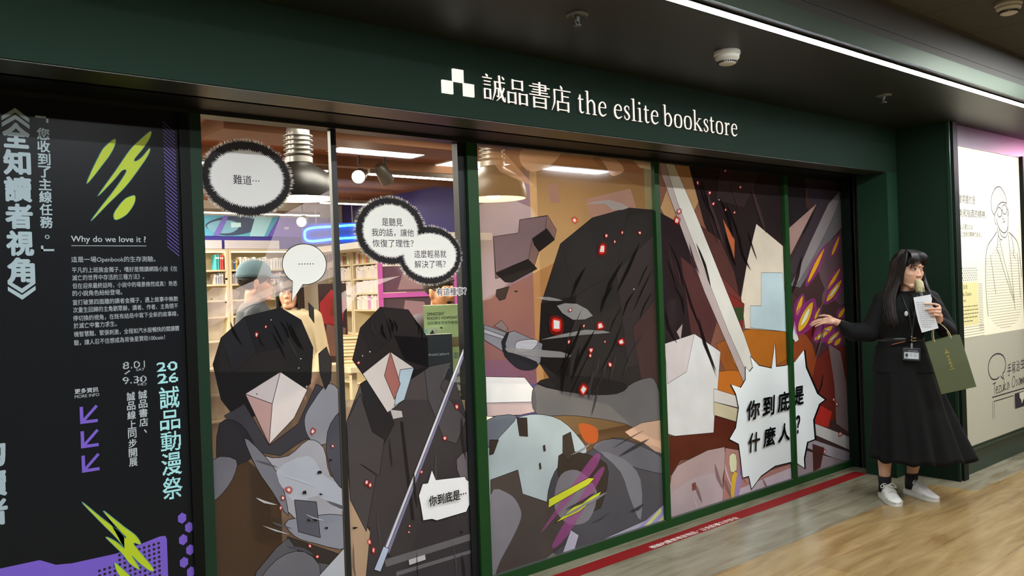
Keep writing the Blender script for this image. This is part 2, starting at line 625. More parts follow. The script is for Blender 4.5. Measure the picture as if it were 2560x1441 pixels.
  ("cfc2c0",0.4,"1729,1474 1824,1521 2033,1543 1822,1477 1729,1384"),
  ("8d7a68",0.8,"1729,1010 2416,929 2416,45 1729,45"),
  ("2d2322",0.9,"2215,612 2303,706 2383,719 2416,671 2416,45 1946,45 1960,117 2089,399"),
  ("3d393b",1,"1732,913 1806,1071 1888,1108 2101,1106 2302,1125 2246,1054 2326,1017 2379,856 2416,804 2416,53 2415,45 1773,45 1829,412 1736,572 1729,748"),
  ("2e2b2d",1,"1806,1071 1888,1108 1924,969 1972,872 1894,757 1846,836"),
  ("4a4546",1,"1732,913 1804,1027 1857,852 1917,808 1885,651 1791,720 1869,654 1809,417 1736,572"),
  ("524d4f",1,"2146,1111 2302,1125 2232,1008 2378,837 2313,730 2244,759 2161,959"),
  ("221f20",1,"1771,1180 1816,1318 1921,1405 2069,1386 2170,1250 2168,1109 2033,1048 1865,1047"),
  ("2d292a",1,"1816,1318 1921,1405 1989,1271 1871,1190"),
  ("1a1819",1,"1989,1271 2170,1250 2168,1109 2038,1157"),
  ("d3c9c3",1,"1819,1114 1965,1200 2088,1116 2030,975 1939,927"),
  ("b3c4cf",1,"2014,1114 2088,1116 2030,975 1975,952"),
  ("a56a62",1,"1965,1200 2011,1050 1977,981 1929,1095"),
  ("c3bcb9",1,"1954,938 2013,925 2018,897 1967,895"),
  ("282526",1,"2004,877 2017,875 2060,417 2045,420"),
  ("6d666a",1,"2310,653 2345,678 2401,687 2416,682 2416,446 2391,459 2362,489 2336,540 2312,605"),
  ("c7c5c4",1,"2020,242 2112,248 2116,219 2023,215"),
  ("858184",0.6,"1894,272 2414,284 2416,278 2416,252 1903,238"),
  ("858184",0.6,"1954,203 2416,204 2416,188 1953,184"),
  ("a8a2d0",0.55,"2416,1214 1920,297 1890,316 2416,1248"),
  ("d9dcf4",1,"2416,1233 1913,318 1899,325 2416,1260"),
  ("b9c4e0",1,"1893,334 1921,316 1872,224 1840,241"),
  ("dfe6ea",1,"2165,630 2186,579 2354,565 2363,548 2384,534 2387,442 2356,394 2182,388 2155,401 2106,404 2096,475 2087,523 2111,574 2140,572"),
  ("141213",0.9,"1985,1347 1989,1332 1997,1309 2000,1294 2002,1286 2007,1295 2008,1311 1996,1333"),
  ("141213",0.9,"2110,1328 2119,1314 2133,1290 2135,1260 2136,1241 2142,1261 2144,1292 2126,1316"),
  ("333033",0.9,"1906,1340 1898,1328 1894,1308 1909,1290 1923,1281 1914,1292 1902,1309 1903,1329"),
  ("141213",0.9,"2094,1347 2103,1330 2117,1302 2119,1276 2120,1261 2126,1277 2127,1304 2109,1331"),
  ("333033",0.9,"1889,1329 1885,1316 1884,1297 1894,1286 1903,1280 1899,1286 1892,1299 1890,1317"),
  ("141213",0.9,"1946,1346 1952,1327 1962,1297 1968,1272 1971,1258 1972,1273 1968,1299 1956,1328"),
  ("333033",0.9,"1872,1349 1869,1333 1870,1308 1882,1286 1893,1275 1892,1288 1886,1311 1878,1335"),
  ("333033",0.9,"2039,1343 2041,1332 2047,1311 2054,1287 2059,1272 2059,1288 2054,1313 2046,1332"),
  ("141213",0.9,"1928,1335 1920,1317 1918,1290 1934,1269 1950,1258 1944,1271 1933,1292 1930,1319"),
  ("141213",0.9,"1960,1355 1963,1341 1971,1319 1975,1298 1979,1287 1987,1301 1989,1322 1974,1343"),
  ("2a2627",0.8,"2067,275 2063,240 2062,181 2071,123 2078,88 2074,122 2068,180 2067,239"),
  ("544e50",0.8,"2299,505 2292,476 2288,428 2298,384 2308,358 2306,383 2302,426 2300,475"),
  ("2a2627",0.8,"2066,643 2061,609 2059,551 2068,498 2077,466 2078,496 2075,550 2071,608"),
  ("544e50",0.8,"2193,716 2185,676 2180,609 2193,545 2207,507 2200,544 2190,608 2191,675"),
  ("2a2627",0.8,"2320,200 2318,170 2320,121 2324,78 2330,53 2335,76 2338,118 2329,168"),
  ("2a2627",0.8,"1942,816 1940,786 1941,737 1946,697 1950,674 1952,696 1951,736 1946,785"),
  ("544e50",0.8,"2268,272 2273,231 2281,166 2281,111 2281,79 2285,110 2288,165 2277,231"),
  ("544e50",0.8,"1743,386 1737,347 1734,282 1745,219 1755,182 1751,218 1744,280 1744,346"),
  ("2a2627",0.8,"2350,863 2342,823 2339,756 2351,685 2365,640 2363,684 2357,755 2354,823"),
  ("544e50",0.8,"1863,498 1864,464 1867,406 1871,343 1875,304 1876,342 1875,405 1868,464"),
  ("8c1c16",0.45,"1803,1173 1806,1171 1808,1167 1808,1164 1807,1160 1804,1157 1800,1156 1795,1157 1789,1161 1787,1164 1791,1168 1797,1172"),
  ("d8382a",0.8,"1802,1171 1805,1168 1806,1164 1803,1161 1800,1158 1794,1161 1791,1165 1796,1169"),
  ("f9e6d6",0.99,"1801,1170 1804,1165 1800,1160 1793,1165"),
  ("f9e6d6",0.99,"1824,1192 1820,1190 1817,1194 1820,1198"),
  ("f9e6d6",0.99,"1855,1208 1857,1213 1861,1210 1860,1205"),
  ("8c1c16",0.45,"2306,920 2313,923 2323,924 2332,922 2335,914 2336,904 2335,896 2330,892 2322,891 2316,893 2311,901 2306,912"),
  ("d8382a",0.8,"2311,916 2319,919 2328,917 2331,908 2330,899 2325,896 2318,897 2312,906"),
  ("f9e6d6",0.99,"2314,913 2326,914 2328,901 2319,899"),
  ("8c1c16",0.45,"2262,774 2261,767 2256,758 2250,753 2245,751 2240,753 2236,756 2233,763 2230,771 2232,777 2241,778 2253,777"),
  ("d8382a",0.8,"2256,772 2254,764 2248,757 2243,757 2239,760 2235,767 2236,774 2246,775"),
  ("f9e6d6",0.99,"2253,771 2247,760 2240,762 2238,773"),
  ("8c1c16",0.45,"1826,620 1819,619 1811,621 1805,625 1804,631 1805,639 1808,645 1814,647 1822,648 1827,645 1829,637 1828,627"),
  ("d8382a",0.8,"1823,625 1816,624 1809,628 1809,635 1811,642 1818,644 1824,642 1825,634"),
  ("f9e6d6",0.99,"1822,628 1811,630 1813,641 1822,641"),
  ("8c1c16",0.45,"1839,634 1843,629 1846,620 1847,612 1843,608 1836,605 1830,605 1826,609 1823,617 1823,623 1827,629 1833,633"),
  ("d8382a",0.8,"1837,631 1841,624 1842,615 1837,610 1831,609 1827,615 1826,623 1831,628"),
  ("f9e6d6",0.99,"1836,628 1840,616 1832,612 1828,622"),
  ("8c1c16",0.45,"2101,618 2097,623 2096,630 2096,635 2099,638 2103,640 2108,639 2113,637 2118,634 2119,630 2115,625 2107,620"),
  ("d8382a",0.8,"2103,622 2100,627 2100,634 2103,637 2108,637 2113,634 2115,630 2110,625"),
  ("f9e6d6",0.99,"2104,624 2101,633 2107,635 2113,630"),
  ("8c1c16",0.45,"2036,401 2038,399 2039,394 2039,391 2037,389 2033,388 2029,389 2025,391 2021,395 2020,397 2024,400 2030,401"),
  ("d8382a",0.8,"2034,400 2036,396 2036,392 2034,391 2030,391 2026,394 2024,397 2028,399"),
  ("f9e6d6",0.99,"2033,399 2035,393 2030,392 2026,397"),
  ("8c1c16",0.45,"2033,363 2031,361 2026,361 2022,362 2019,365 2018,369 2018,372 2020,375 2023,377 2026,377 2029,373 2032,367"),
  ("d8382a",0.8,"2031,365 2027,363 2023,364 2021,367 2020,371 2023,374 2026,374 2029,370"),
  ("f9e6d6",0.99,"2029,366 2024,365 2022,371 2026,373"),
  ("8c1c16",0.45,"1831,356 1827,354 1820,356 1814,360 1810,365 1807,373 1807,379 1811,383 1817,387 1823,386 1827,378 1830,365"),
  ("d8382a",0.8,"1828,360 1823,359 1816,362 1812,369 1811,376 1816,381 1822,382 1826,371"),
  ("f9e6d6",0.99,"1826,363 1817,364 1814,374 1822,379"),
  ("8c1c16",0.45,"1844,311 1838,311 1831,316 1827,322 1827,331 1829,341 1832,347 1837,347 1843,344 1847,339 1848,329 1846,318"),
  ("d8382a",0.8,"1842,316 1836,318 1831,325 1831,334 1834,342 1840,341 1845,336 1845,325"),
  ("f9e6d6",0.99,"1841,320 1833,326 1836,339 1843,335"),
  ("8c1c16",0.45,"2402,216 2402,221 2404,226 2407,228 2411,227 2415,223 2416,221 2416,207 2412,208 2406,212"),
  ("d8382a",0.8,"2405,216 2405,221 2408,224 2412,222 2415,218 2416,215 2416,212 2415,209 2410,212"),
  ("f9e6d6",0.99,"2406,216 2409,222 2414,218 2414,211"),
  ("1d1b1b",1,"2299,1401 2278,1409 2292,1418 2323,1414"),
  ("1d1b1b",1,"2379,1392 2381,1399 2397,1398 2405,1392"),
  ("1d1b1b",1,"2407,1322 2405,1317 2393,1319 2389,1325"),
  ("1d1b1b",1,"2236,1296 2249,1295 2254,1291 2246,1286"),
  ("1d1b1b",1,"1746,442 1736,451 1748,453 1767,446"),
  ("1d1b1b",1,"1819,436 1825,432 1824,428 1815,431"),
  ("1d1b1b",1,"2311,309 2322,309 2329,302 2319,298"),
  ("1d1b1b",1,"1910,292 1922,287 1923,282 1914,281"),
 ],
 3: [
  ("9c7850",0.38,"3812,2206 3812,1480 2735,1098 2485,1119 2485,2121 2489,2206"),
  ("86511f",0.45,"2485,1409 3103,1631 3068,940 2485,1001"),
  ("cfc3c0",0.25,"2485,1875 2584,1918 2739,1915 2855,1883 2897,1819 2892,1725 2843,1632 2720,1523 2561,1420 2485,1404"),
  ("c0997a",0.4,"2616,2206 2888,1989 2648,2058 2500,2206"),
  ("c8a98c",0.5,"2814,2193 2891,2206 3073,2206 3078,2187 3048,2153 3009,2123 2964,2099 2910,2080 2864,2071 2828,2079 2800,2097 2784,2118 2778,2143 2784,2171"),
  ("d9b595",0.7,"3444,2206 3478,2196 3522,2175 3560,2149 3575,2126 3554,2107 3511,2090 3472,2086 3449,2099 3431,2124 3410,2150 3377,2178 3343,2206 3343,2206"),
  ("e2cbb0",0.7,"3631,2200 3812,2197 3812,2142 3715,2147"),
  ("6f4c3c",0.3,"3315,2177 3340,2151 3416,2118 3506,2088 3614,2059 3740,2035 3812,2035 3812,2206 3681,2206 3579,2196 3472,2193 3368,2189"),
  ("8b6a60",0.75,"2963,2009 3039,2018 3057,1915 2987,1915"),
  ("8f6f66",0.75,"3256,1945 3621,2020 3668,1909 3812,1905 3812,1897 3360,1809 3285,1835"),
  ("2b2827",1,"2858,1077 2892,1379 3046,1695 3298,1842 3598,1907 3812,1902 3812,557 3632,589 3373,795 3007,893"),
  ("332f2e",1,"3046,1695 3298,1842 3598,1907 3477,1538 3152,1412"),
  ("3b3433",1,"3477,1538 3812,1754 3812,994 3549,982"),
  ("4a3734",1,"3596,1210 3812,1372 3812,767 3678,782"),
  ("231f1e",1,"2892,1379 3152,1412 3068,940 2858,1077"),
  ("6d5652",1,"2586,1729 2753,1750 2764,1818 2961,1846 3021,1770 3004,1723 2895,1663 2839,1548 2826,1569 2591,1518"),
  ("82696a",1,"2586,1729 2753,1750 2764,1818 2955,1843 2940,1769 2847,1722 2814,1615 2593,1548"),
  ("2a2523",1,"2847,1722 2951,1776 3006,1717 2891,1653 2857,1690"),
  ("2a2523",1,"2593,1544 2814,1613 2873,1564 2700,1497 2653,1499"),
  ("40342f",1,"2594,1462 2678,1476 2649,1414 2612,1407 2590,1432"),
  ("322926",1,"2706,1454 2736,1453 2730,1445 2712,1448"),
  ("7a6a68",1,"2570,1282 2618,1308 2663,1263 2641,1248"),
  ("7d7c84",1,"2507,1292 2649,1243 2702,1248 2891,1169 2872,1076 2843,1047 2657,1125 2626,1148 2504,1217"),
  ("a3a2aa",1,"2506,1272 2640,1224 2639,1207 2505,1250"),
  ("2b2a2e",1,"2649,1243 2667,1246 2638,1187 2656,1121 2621,1148 2613,1199"),
  ("2b2a2e",1,"2626,1148 2684,1135 2777,1105 2844,1078 2856,1060 2840,1046 2815,1039 2783,1039 2743,1045 2707,1059 2667,1090 2630,1127"),
  ("b5b4bb",1,"2713,1192 2753,1198 2809,1198 2850,1193 2860,1182 2852,1166 2834,1152 2800,1140 2756,1130 2723,1130 2707,1147 2702,1173"),
  ("e0dcda",1,"2505,1034 2758,1005 2823,934 2834,860 2504,895"),
  ("c0aaa9",1,"2505,903 2834,870 2826,819 2722,816 2506,836"),
  ("6a6766",1,"2824,955 2853,961 2894,953 2946,939 3009,925 3088,907 3184,884 3285,863 3376,851 3454,857 3527,874 3592,893 3649,903 3696,907 3734,908 3764,898 3790,865 3812,809 3812,525 3786,526 3697,568 3597,623 3499,666 3404,694 3305,719 3208,741 3120,760 3035,773 2951,781 2881,790 2831,808 2806,842 2800,886 2807,928"),
  ("2a2726",1,"2839,964 2869,979 2959,986 3071,983 3216,961 3389,926 3511,894 3536,871 3501,853 3441,844 3362,847 3261,858 3156,876 3030,904 2903,938"),
  ("a9b6b9",1,"2511,779 2561,815 2630,811 2695,805 2743,809 2785,810 2831,806 2886,796 2944,779 3000,754 3054,716 3104,670 3144,626 3171,596 3187,570 3185,532 3160,466 3118,390 3068,335 3023,315 2971,315 2893,326 2758,335 2604,353 2499,404 2485,458 2485,683"),
  ("6c717b",1,"2506,820 2565,832 2646,828 2695,815 2680,791 2631,758 2586,729 2554,703 2526,681 2507,681 2494,719 2490,777"),
  ("4b4a50",1,"2879,329 2892,393 2915,446 2943,486 2974,511 3008,523 3048,533 3094,540 3146,544 3201,552 3262,570 3327,591 3396,600 3471,588 3551,561 3629,531 3709,511 3786,487 3812,459 3812,45 2945,45 2909,70 2872,150 2870,245"),
  ("6d6b71",1,"3234,569 3254,589 3321,598 3395,596 3468,580 3550,552 3629,520 3708,483 3785,442 3812,422 3812,326 3738,345 3606,391 3487,438 3380,485 3283,533"),
  ("8b8990",0.8,"3295,537 3335,530 3415,499 3488,461 3542,423 3588,378 3618,323 3627,239 3620,145 3606,92 3584,108 3555,164 3527,224 3504,280 3483,341 3451,398 3392,456 3324,508"),
  ("c9a58c",1,"3496,620 3641,651 3812,647 3812,446 3754,466 3664,526 3551,577"),
  ("b5572a",0.9,"3133,715 3170,714 3228,696 3270,674 3283,648 3279,617 3267,597 3242,591 3208,595 3180,610 3154,644 3133,688"),
  ("403730",1,"2976,566 3031,581 3110,566 3205,534 3293,493 3340,461 3353,415 3332,315 3279,228 3188,214 3094,243 3027,309 2982,394 2964,489"),
  ("473d35",1,"3011,667 3071,680 3095,568 3048,522 3006,572"),
  ("3d342e",1,"2695,805 2764,796 2765,699 2709,711"),
  ("3d342e",1,"2514,719 2572,711 2536,646 2510,644"),
  ("3d342e",1,"2865,636 2882,640 2886,605 2869,604"),
  ("3d342e",1,"2833,547 2847,553 2851,519 2837,513"),
  ("4d4541",1,"2512,521 2690,540 2716,412 2879,339 3034,234 2997,92 2837,45 2506,45 2493,48"),
  ("8a858c",0.9,"2506,442 2529,470 2561,466 2595,448 2624,430 2647,414 2667,392 2683,368 2694,345 2701,326 2702,310 2698,290 2685,265 2660,230 2624,187 2587,146 2557,112 2536,79 2518,46 2517,45 2497,45 2496,48 2491,124 2490,242 2494,362"),
  ("8b868d",0.8,"2955,420 2966,440 2979,456 2996,467 3016,474 3041,476 3072,475 3104,468 3135,453 3169,428 3205,395 3236,358 3253,322 3250,283 3235,242 3211,206 3183,181 3149,171 3108,171 3067,178 3031,191 3001,211 2972,237 2949,267 2934,297 2930,328 2935,362 2944,394"),
  ("a9a5b2",1,"2493,46 2524,45 3214,45 3812,94 3812,45 2493,45"),
  ("b9b3c4",1,"2977,45 3045,156 3103,115 3068,45"),
  ("aaa2cf",0.8,"3569,49 3812,138 3812,45 3604,45"),
  ("b95aa0",0.45,"2872,228 2942,288 3046,377 3154,465 3231,522 3272,536 3291,524 3285,494 3252,455 3173,398 3058,324 2946,255 2872,210 2839,191 2828,188 2840,200"),
  ("b95aa0",0.45,"2908,111 2962,169 3057,259 3159,351 3236,416 3282,445 3311,453 3321,442 3306,414 3254,355 3172,272 3087,189 3021,133 2971,103 2927,87 2902,89"),
  ("d4d838",1,"2894,351 3194,410 3238,400 3192,373 2889,306"),
  ("d4d838",1,"2933,217 3096,286 3291,319 3267,297 3109,240"),
  ("d9d98a",0.9,"3624,45 3786,126 3792,101 3677,45"),
  ("d9d98a",0.9,"3755,45 3812,78 3812,45"),
  ("9b9896",0.7,"2878,1191 3007,1208 3204,1223 3343,1211 3410,1194 3322,1194 3172,1196 2988,1192"),
  ("9b9896",0.7,"2632,1167 2809,1148 3018,1117 3095,1092 3075,1080 2912,1096 2736,1122 2641,1151"),
  ("9b9896",0.7,"3001,1364 3060,1375 3150,1368 3229,1334 3270,1297 3207,1280 3116,1283 3039,1323"),
  ("9b9896",0.7,"2860,1412 2891,1415 2945,1413 3007,1401 3046,1390 3007,1389 2944,1394 2891,1403"),
  ("9b9896",0.7,"3239,1913 3314,1932 3432,1947 3535,1931 3598,1907 3544,1893 3462,1889 3432,1906 3398,1923 3302,1918"),
  ("191615",0.9,"3449,1465 3407,1438 3354,1391 3335,1340 3334,1308 3350,1335 3377,1382 3422,1433"),
  ("3f3837",0.9,"3199,1352 3162,1307 3105,1232 3058,1161 3033,1120 3062,1160 3112,1229 3166,1305"),
  ("191615",0.9,"3785,1421 3746,1386 3693,1329 3665,1280 3655,1251 3671,1278 3702,1326 3752,1384"),
  ("191615",0.9,"3184,1265 3151,1220 3099,1143 3035,1058 2997,1005 3048,1052 3121,1134 3165,1215"),
  ("191615",0.9,"3625,1427 3592,1402 3546,1358 3521,1308 3511,1275 3529,1305 3559,1354 3600,1399"),
  ("191615",0.9,"3262,1129 3218,1077 3150,992 3092,906 3060,855 3096,904 3157,989 3222,1075"),
  ("191615",0.9,"3290,1227 3232,1176 3152,1090 3108,1006 3090,954 3122,999 3176,1080 3247,1169"),
  ("191615",0.9,"3753,1578 3731,1558 3698,1520 3665,1470 3647,1437 3671,1468 3707,1517 3737,1556"),
  ("191615",0.9,"3516,1350 3482,1316 3433,1262 3404,1212 3391,1182 3409,1210 3441,1259 3487,1315"),
  ("191615",0.9,"3534,1602 3479,1556 3406,1480 3367,1402 3353,1353 3383,1396 3432,1471 3496,1551"),
  ("3f3837",0.9,"3701,1196 3642,1143 3561,1058 3514,977 3494,929 3525,972 3580,1050 3654,1139"),
  ("191615",0.9,"3792,1554 3748,1504 3681,1422 3627,1344 3597,1298 3632,1342 3690,1419 3753,1502"),
  ("191615",0.9,"3506,1247 3472,1195 3413,1106 3338,1017 3292,963 3344,1014 3422,1103 3478,1192"),
  ("3f3837",0.9,"3388,1052 3361,1011 3314,942 3254,870 3218,827 3259,868 3321,939 3365,1009"),
  ("191615",0.9,"3229,1571 3194,1542 3146,1491 3116,1432 3104,1394 3129,1427 3168,1483 3207,1538"),
  ("191615",0.9,"3681,1704 3632,1649 3561,1557 3500,1469 3469,1416 3514,1464 3584,1549 3647,1644"),
  ("3f3837",0.9,"3295,1122 3286,1087 3269,1029 3242,972 3226,937 3248,970 3278,1026 3291,1085"),
  ("191615",0.9,"3082,1079 3051,1043 3014,983 3009,928 3015,895 3023,924 3037,977 3065,1039"),
  ("3f3837",0.9,"3143,1107 3122,1089 3096,1056 3096,1019 3102,996 3102,1018 3106,1053 3128,1087"),
  ("191615",0.9,"3161,1145 3142,1111 3116,1051 3096,985 3086,944 3104,983 3129,1048 3150,1109"),
  ("3f3837",0.9,"3385,1052 3362,1032 3337,998 3335,961 3341,938 3345,959 3353,994 3372,1030"),
  ("3f3837",0.9,"3296,924 3281,889 3259,830 3237,774 3226,740 3245,771 3272,827 3289,887"),
  ("191615",0.9,"3066,1143 3055,1118 3038,1071 3018,1016 3007,980 3024,1014 3048,1069 3061,1116"),
  ("3f3837",0.9,"3445,1073 3428,1048 3406,1002 3389,946 3382,909 3401,943 3426,997 3441,1045"),
  ("3f3837",0.9,"3306,1068 3294,1049 3280,1015 3269,982 3266,962 3282,979 3300,1010 3307,1045"),
  ("3f3837",0.9,"3278,1001 3247,971 3212,919 3207,866 3214,833 3223,862 3237,912 3263,966"),
  ("38373c",0.8,"3384,542 3438,554 3527,575 3612,595 3662,607 3609,599 3523,582 3435,558"),
  ("8f8d94",0.8,"2976,241 3023,241 3099,249 3172,272 3214,290 3165,282 3088,265 3017,251"),
  ("8f8d94",0.8,"3118,263 3170,267 3247,279 3304,295 3333,306 3297,305 3236,296 3163,277"),
  ("38373c",0.8,"3507,160 3539,154 3585,154 3617,168 3632,182 3609,180 3572,173 3531,166"),
  ("38373c",0.8,"3188,161 3220,161 3271,165 3320,180 3348,191 3317,184 3267,172 3217,165"),
  ("8f8d94",0.8,"3056,557 3091,558 3145,565 3189,582 3213,596 3184,589 3138,576 3087,565"),
  ("38373c",0.8,"3430,489 3491,496 3587,514 3665,536 3706,552 3656,547 3574,533 3483,508"),
  ("38373c",0.8,"3005,276 3056,275 3136,281 3204,306 3242,326 3198,316 3126,298 3050,285"),
  ("8c1c16",0.45,"3342,1698 3359,1705 3380,1705 3395,1698 3399,1679 3397,1654 3388,1635 3367,1627 3339,1627 3321,1634 3321,1653 3330,1679"),
  ("d8382a",0.8,"3348,1690 3367,1696 3383,1690 3386,1667 3378,1645 3355,1639 3334,1644 3336,1667"),
  ("f9e6d6",0.99,"3351,1685 3377,1685 3374,1651 3340,1651"),
  ("8c1c16",0.45,"3385,1753 3393,1756 3403,1755 3411,1753 3414,1748 3415,1741 3413,1735 3406,1730 3395,1726 3387,1726 3383,1733 3383,1744"),
  ("d8382a",0.8,"3389,1750 3397,1752 3406,1750 3409,1744 3407,1737 3399,1732 3390,1731 3387,1740"),
  ("f9e6d6",0.99,"3390,1748 3403,1748 3404,1739 3391,1734"),
  ("8c1c16",0.45,"3125,1832 3134,1839 3149,1844 3161,1845 3171,1839 3178,1829 3179,1819 3172,1811 3159,1804 3147,1802 3137,1809 3128,1822"),
  ("d8382a",0.8,"3133,1830 3143,1837 3157,1839 3166,1831 3169,1820 3160,1811 3147,1808 3137,1817"),
  ("f9e6d6",0.99,"3137,1828 3155,1834 3164,1821 3148,1812"),
  ("8c1c16",0.45,"3465,1724 3470,1721 3474,1715 3476,1709 3474,1704 3469,1699 3465,1696 3460,1697 3455,1700 3453,1705 3455,1711 3460,1719"),
  ("d8382a",0.8,"3465,1719 3469,1716 3472,1709 3469,1703 3464,1700 3459,1701 3456,1706 3459,1714"),
  ("f9e6d6",0.99,"3464,1717 3469,1709 3464,1702 3458,1707"),
  ("8c1c16",0.45,"3693,1773 3696,1767 3695,1759 3693,1753 3687,1751 3680,1751 3673,1752 3666,1757 3660,1764 3659,1769 3668,1772 3683,1774"),
  ("d8382a",0.8,"3689,1770 3691,1763 3689,1756 3683,1754 3676,1755 3669,1761 3666,1767 3677,1770"),
  ("f9e6d6",0.99,"3687,1768 3687,1757 3677,1757 3670,1766"),
  ("8c1c16",0.45,"3532,1778 3536,1776 3539,1769 3541,1763 3539,1758 3536,1753 3532,1750 3525,1750 3517,1752 3513,1756 3516,1764 3525,1773"),
  ("d8382a",0.8,"3531,1773 3535,1770 3537,1763 3535,1757 3531,1753 3523,1754 3518,1758 3523,1767"),
  ("f9e6d6",0.99,"3530,1770 3535,1763 3531,1756 3521,1759"),
  ("8c1c16",0.45,"3034,1294 3042,1269 3040,1236 3028,1214 3002,1207 2968,1210 2943,1222 2935,1249 2937,1285 2948,1310 2974,1315 3009,1308"),
  ("d8382a",0.8,"3020,1287 3025,1257 3016,1230 2987,1225 2958,1235 2953,1267 2962,1298 2991,1300"),
  ("f9e6d6",0.99,"3012,1282 3009,1240 2967,1244 2969,1290"),
  ("8c1c16",0.45,"3291,1214 3284,1226 3285,1245 3291,1258 3304,1264 3323,1266 3338,1263 3350,1251 3359,1234 3358,1221 3339,1214 3311,1211"),
  ("d8382a",0.8,"3300,1221 3296,1236 3301,1252 3316,1258 3333,1255 3344,1241 3346,1226 3324,1220"),
  ("f9e6d6",0.99,"3306,1225 3306,1249 3330,1251 3340,1229"),
  ("8c1c16",0.45,"3507,1160 3518,1149 3524,1133 3523,1120 3509,1115 3487,1113 3470,1116 3459,1123 3452,1135 3453,1145 3467,1153 3489,1159"),
  ("d8382a",0.8,"3500,1153 3509,1140 3510,1125 3493,1120 3474,1122 3464,1131 3463,1143 3480,1151"),
  ("f9e6d6",0.99,"3495,1149 3503,1128 3476,1126 3468,1141"),
  ("8c1c16",0.45,"3066,1178 3073,1180 3083,1178 3089,1175 3090,1171 3087,1164 3083,1159 3077,1154 3069,1151 3063,1151 3062,1158 3062,1170"),
  ("d8382a",0.8,"3068,1175 3077,1176 3084,1173 3084,1167 3080,1161 3073,1156 3067,1155 3066,1165"),
  ("f9e6d6",0.99,"3070,1172 3081,1171 3078,1162 3068,1158"),
  ("8c1c16",0.45,"3260,1121 3263,1115 3260,1106 3256,1098 3249,1092 3240,1088 3232,1088 3224,1096 3216,1109 3215,1119 3228,1123 3247,1123"),
  ("d8382a",0.8,"3254,1118 3256,1110 3251,1102 3244,1095 3236,1094 3227,1105 3224,1116 3239,1120"),
  ("f9e6d6",0.99,"3251,1116 3249,1104 3237,1098 3229,1115"),
  ("8c1c16",0.45,"3242,1067 3236,1065 3227,1067 3220,1070 3217,1075 3216,1082 3218,1087 3225,1092 3234,1095 3241,1094 3244,1086 3245,1075"),
  ("d8382a",0.8,"3240,1070 3232,1069 3225,1072 3222,1078 3224,1084 3231,1089 3239,1089 3241,1080"),
  ("f9e6d6",0.99,"3238,1072 3227,1073 3226,1083 3238,1086"),
  ("8c1c16",0.45,"3352,1137 3348,1138 3344,1142 3342,1146 3343,1149 3345,1153 3349,1155 3353,1156 3358,1155 3361,1153 3360,1148 3356,1141"),
  ("d8382a",0.8,"3352,1140 3348,1142 3345,1146 3347,1150 3350,1153 3355,1153 3358,1151 3356,1145"),
  ("f9e6d6",0.99,"3352,1141 3347,1146 3350,1151 3357,1150"),
  ("8c1c16",0.45,"3163,859 3147,866 3134,884 3129,901 3135,916 3150,932 3166,939 3185,933 3205,919 3214,904 3204,886 3182,867"),
  ("d8382a",0.8,"3166,869 3151,881 3143,899 3152,916 3168,927 3188,918 3201,902 3187,882"),
  ("f9e6d6",0.99,"3167,876 3150,898 3169,919 3193,900"),
  ("8c1c16",0.45,"3371,1035 3380,1035 3393,1031 3403,1025 3407,1017 3409,1007 3406,1000 3397,998 3385,998 3375,1001 3370,1012 3369,1026"),
  ("d8382a",0.8,"3375,1029 3386,1028 3397,1022 3401,1013 3399,1005 3389,1003 3378,1005 3374,1018"),
  ("f9e6d6",0.99,"3378,1026 3394,1020 3395,1007 3380,1008"),
  ("8c1c16",0.45,"3099,1350 3104,1345 3107,1337 3107,1331 3102,1328 3095,1325 3088,1325 3082,1329 3077,1334 3076,1339 3082,1344 3091,1348"),
  ("d8382a",0.8,"3096,1346 3101,1341 3102,1333 3096,1330 3089,1329 3083,1333 3081,1339 3088,1344"),
  ("f9e6d6",0.99,"3095,1344 3099,1335 3089,1331 3084,1339"),
  ("8c1c16",0.45,"3195,1258 3198,1255 3200,1248 3199,1242 3196,1237 3191,1234 3186,1232 3182,1236 3179,1241 3179,1247 3183,1252 3190,1257"),
  ("d8382a",0.8,"3194,1255 3196,1250 3196,1243 3192,1238 3187,1236 3184,1240 3183,1247 3188,1252"),
  ("f9e6d6",0.99,"3193,1252 3195,1244 3188,1239 3185,1246"),
  ("f9e6d6",0.99,"3602,1432 3605,1439 3613,1436 3612,1430"),
 ],
 4: [
  ("6e4a3e",1,"5200,2206 5200,45 3853,45 3864,2206"),
  ("b08a62",1,"4051,2205 4077,2206 4449,2206 4147,1826 4060,1676 3884,1917"),
  ("9a5a2b",1,"4389,1059 5186,1199 5200,1047 5200,713 4584,677 4426,953"),
  ("b06a25",1,"4564,1099 4732,1130 4985,1135 5180,1114 5200,1097 5200,897 5191,888 5024,852 4802,838 4639,856 4557,926 4525,1025"),
  ("c2712a",1,"4379,880 4529,877 4735,848 4867,807 4843,749 4736,683 4626,645 4524,654 4419,688 4349,730 4321,783 4326,844"),
  ("2c2223",1,"4168,2206 5200,2203 5200,1697 4883,1841 4765,1596 4668,1345 4463,1599 4309,1829"),
  ("3a2d2e",1,"4499,2202 4952,2204 4750,1945 4443,1987"),
  ("54342f",1,"4247,1828 4471,1728 4611,1518 4667,1332 4709,1276 4536,1363 4353,1523"),
  ("6b3832",1,"4376,1548 4465,1498 4583,1414 4668,1351 4720,1303 4715,1276 4664,1279 4558,1324 4451,1392 4388,1485"),
  ("b5633f",1,"4501,1872 4628,1730 4615,1571"),
  ("dccdb9",1,"4765,1596 4883,1841 5200,1690 5200,1086 4710,1138 4677,1344"),
  ("b9cbd0",1,"4919,1508 5179,1503 5200,1369 5200,1086 4770,1139 4779,1287 4905,1281"),
  ("7a2f28",1,"4453,1418 4711,1303 4677,1118 4593,1203"),
  ("3a4a2c",0.9,"4575,1283 4692,1283 4696,1197 4614,1188"),
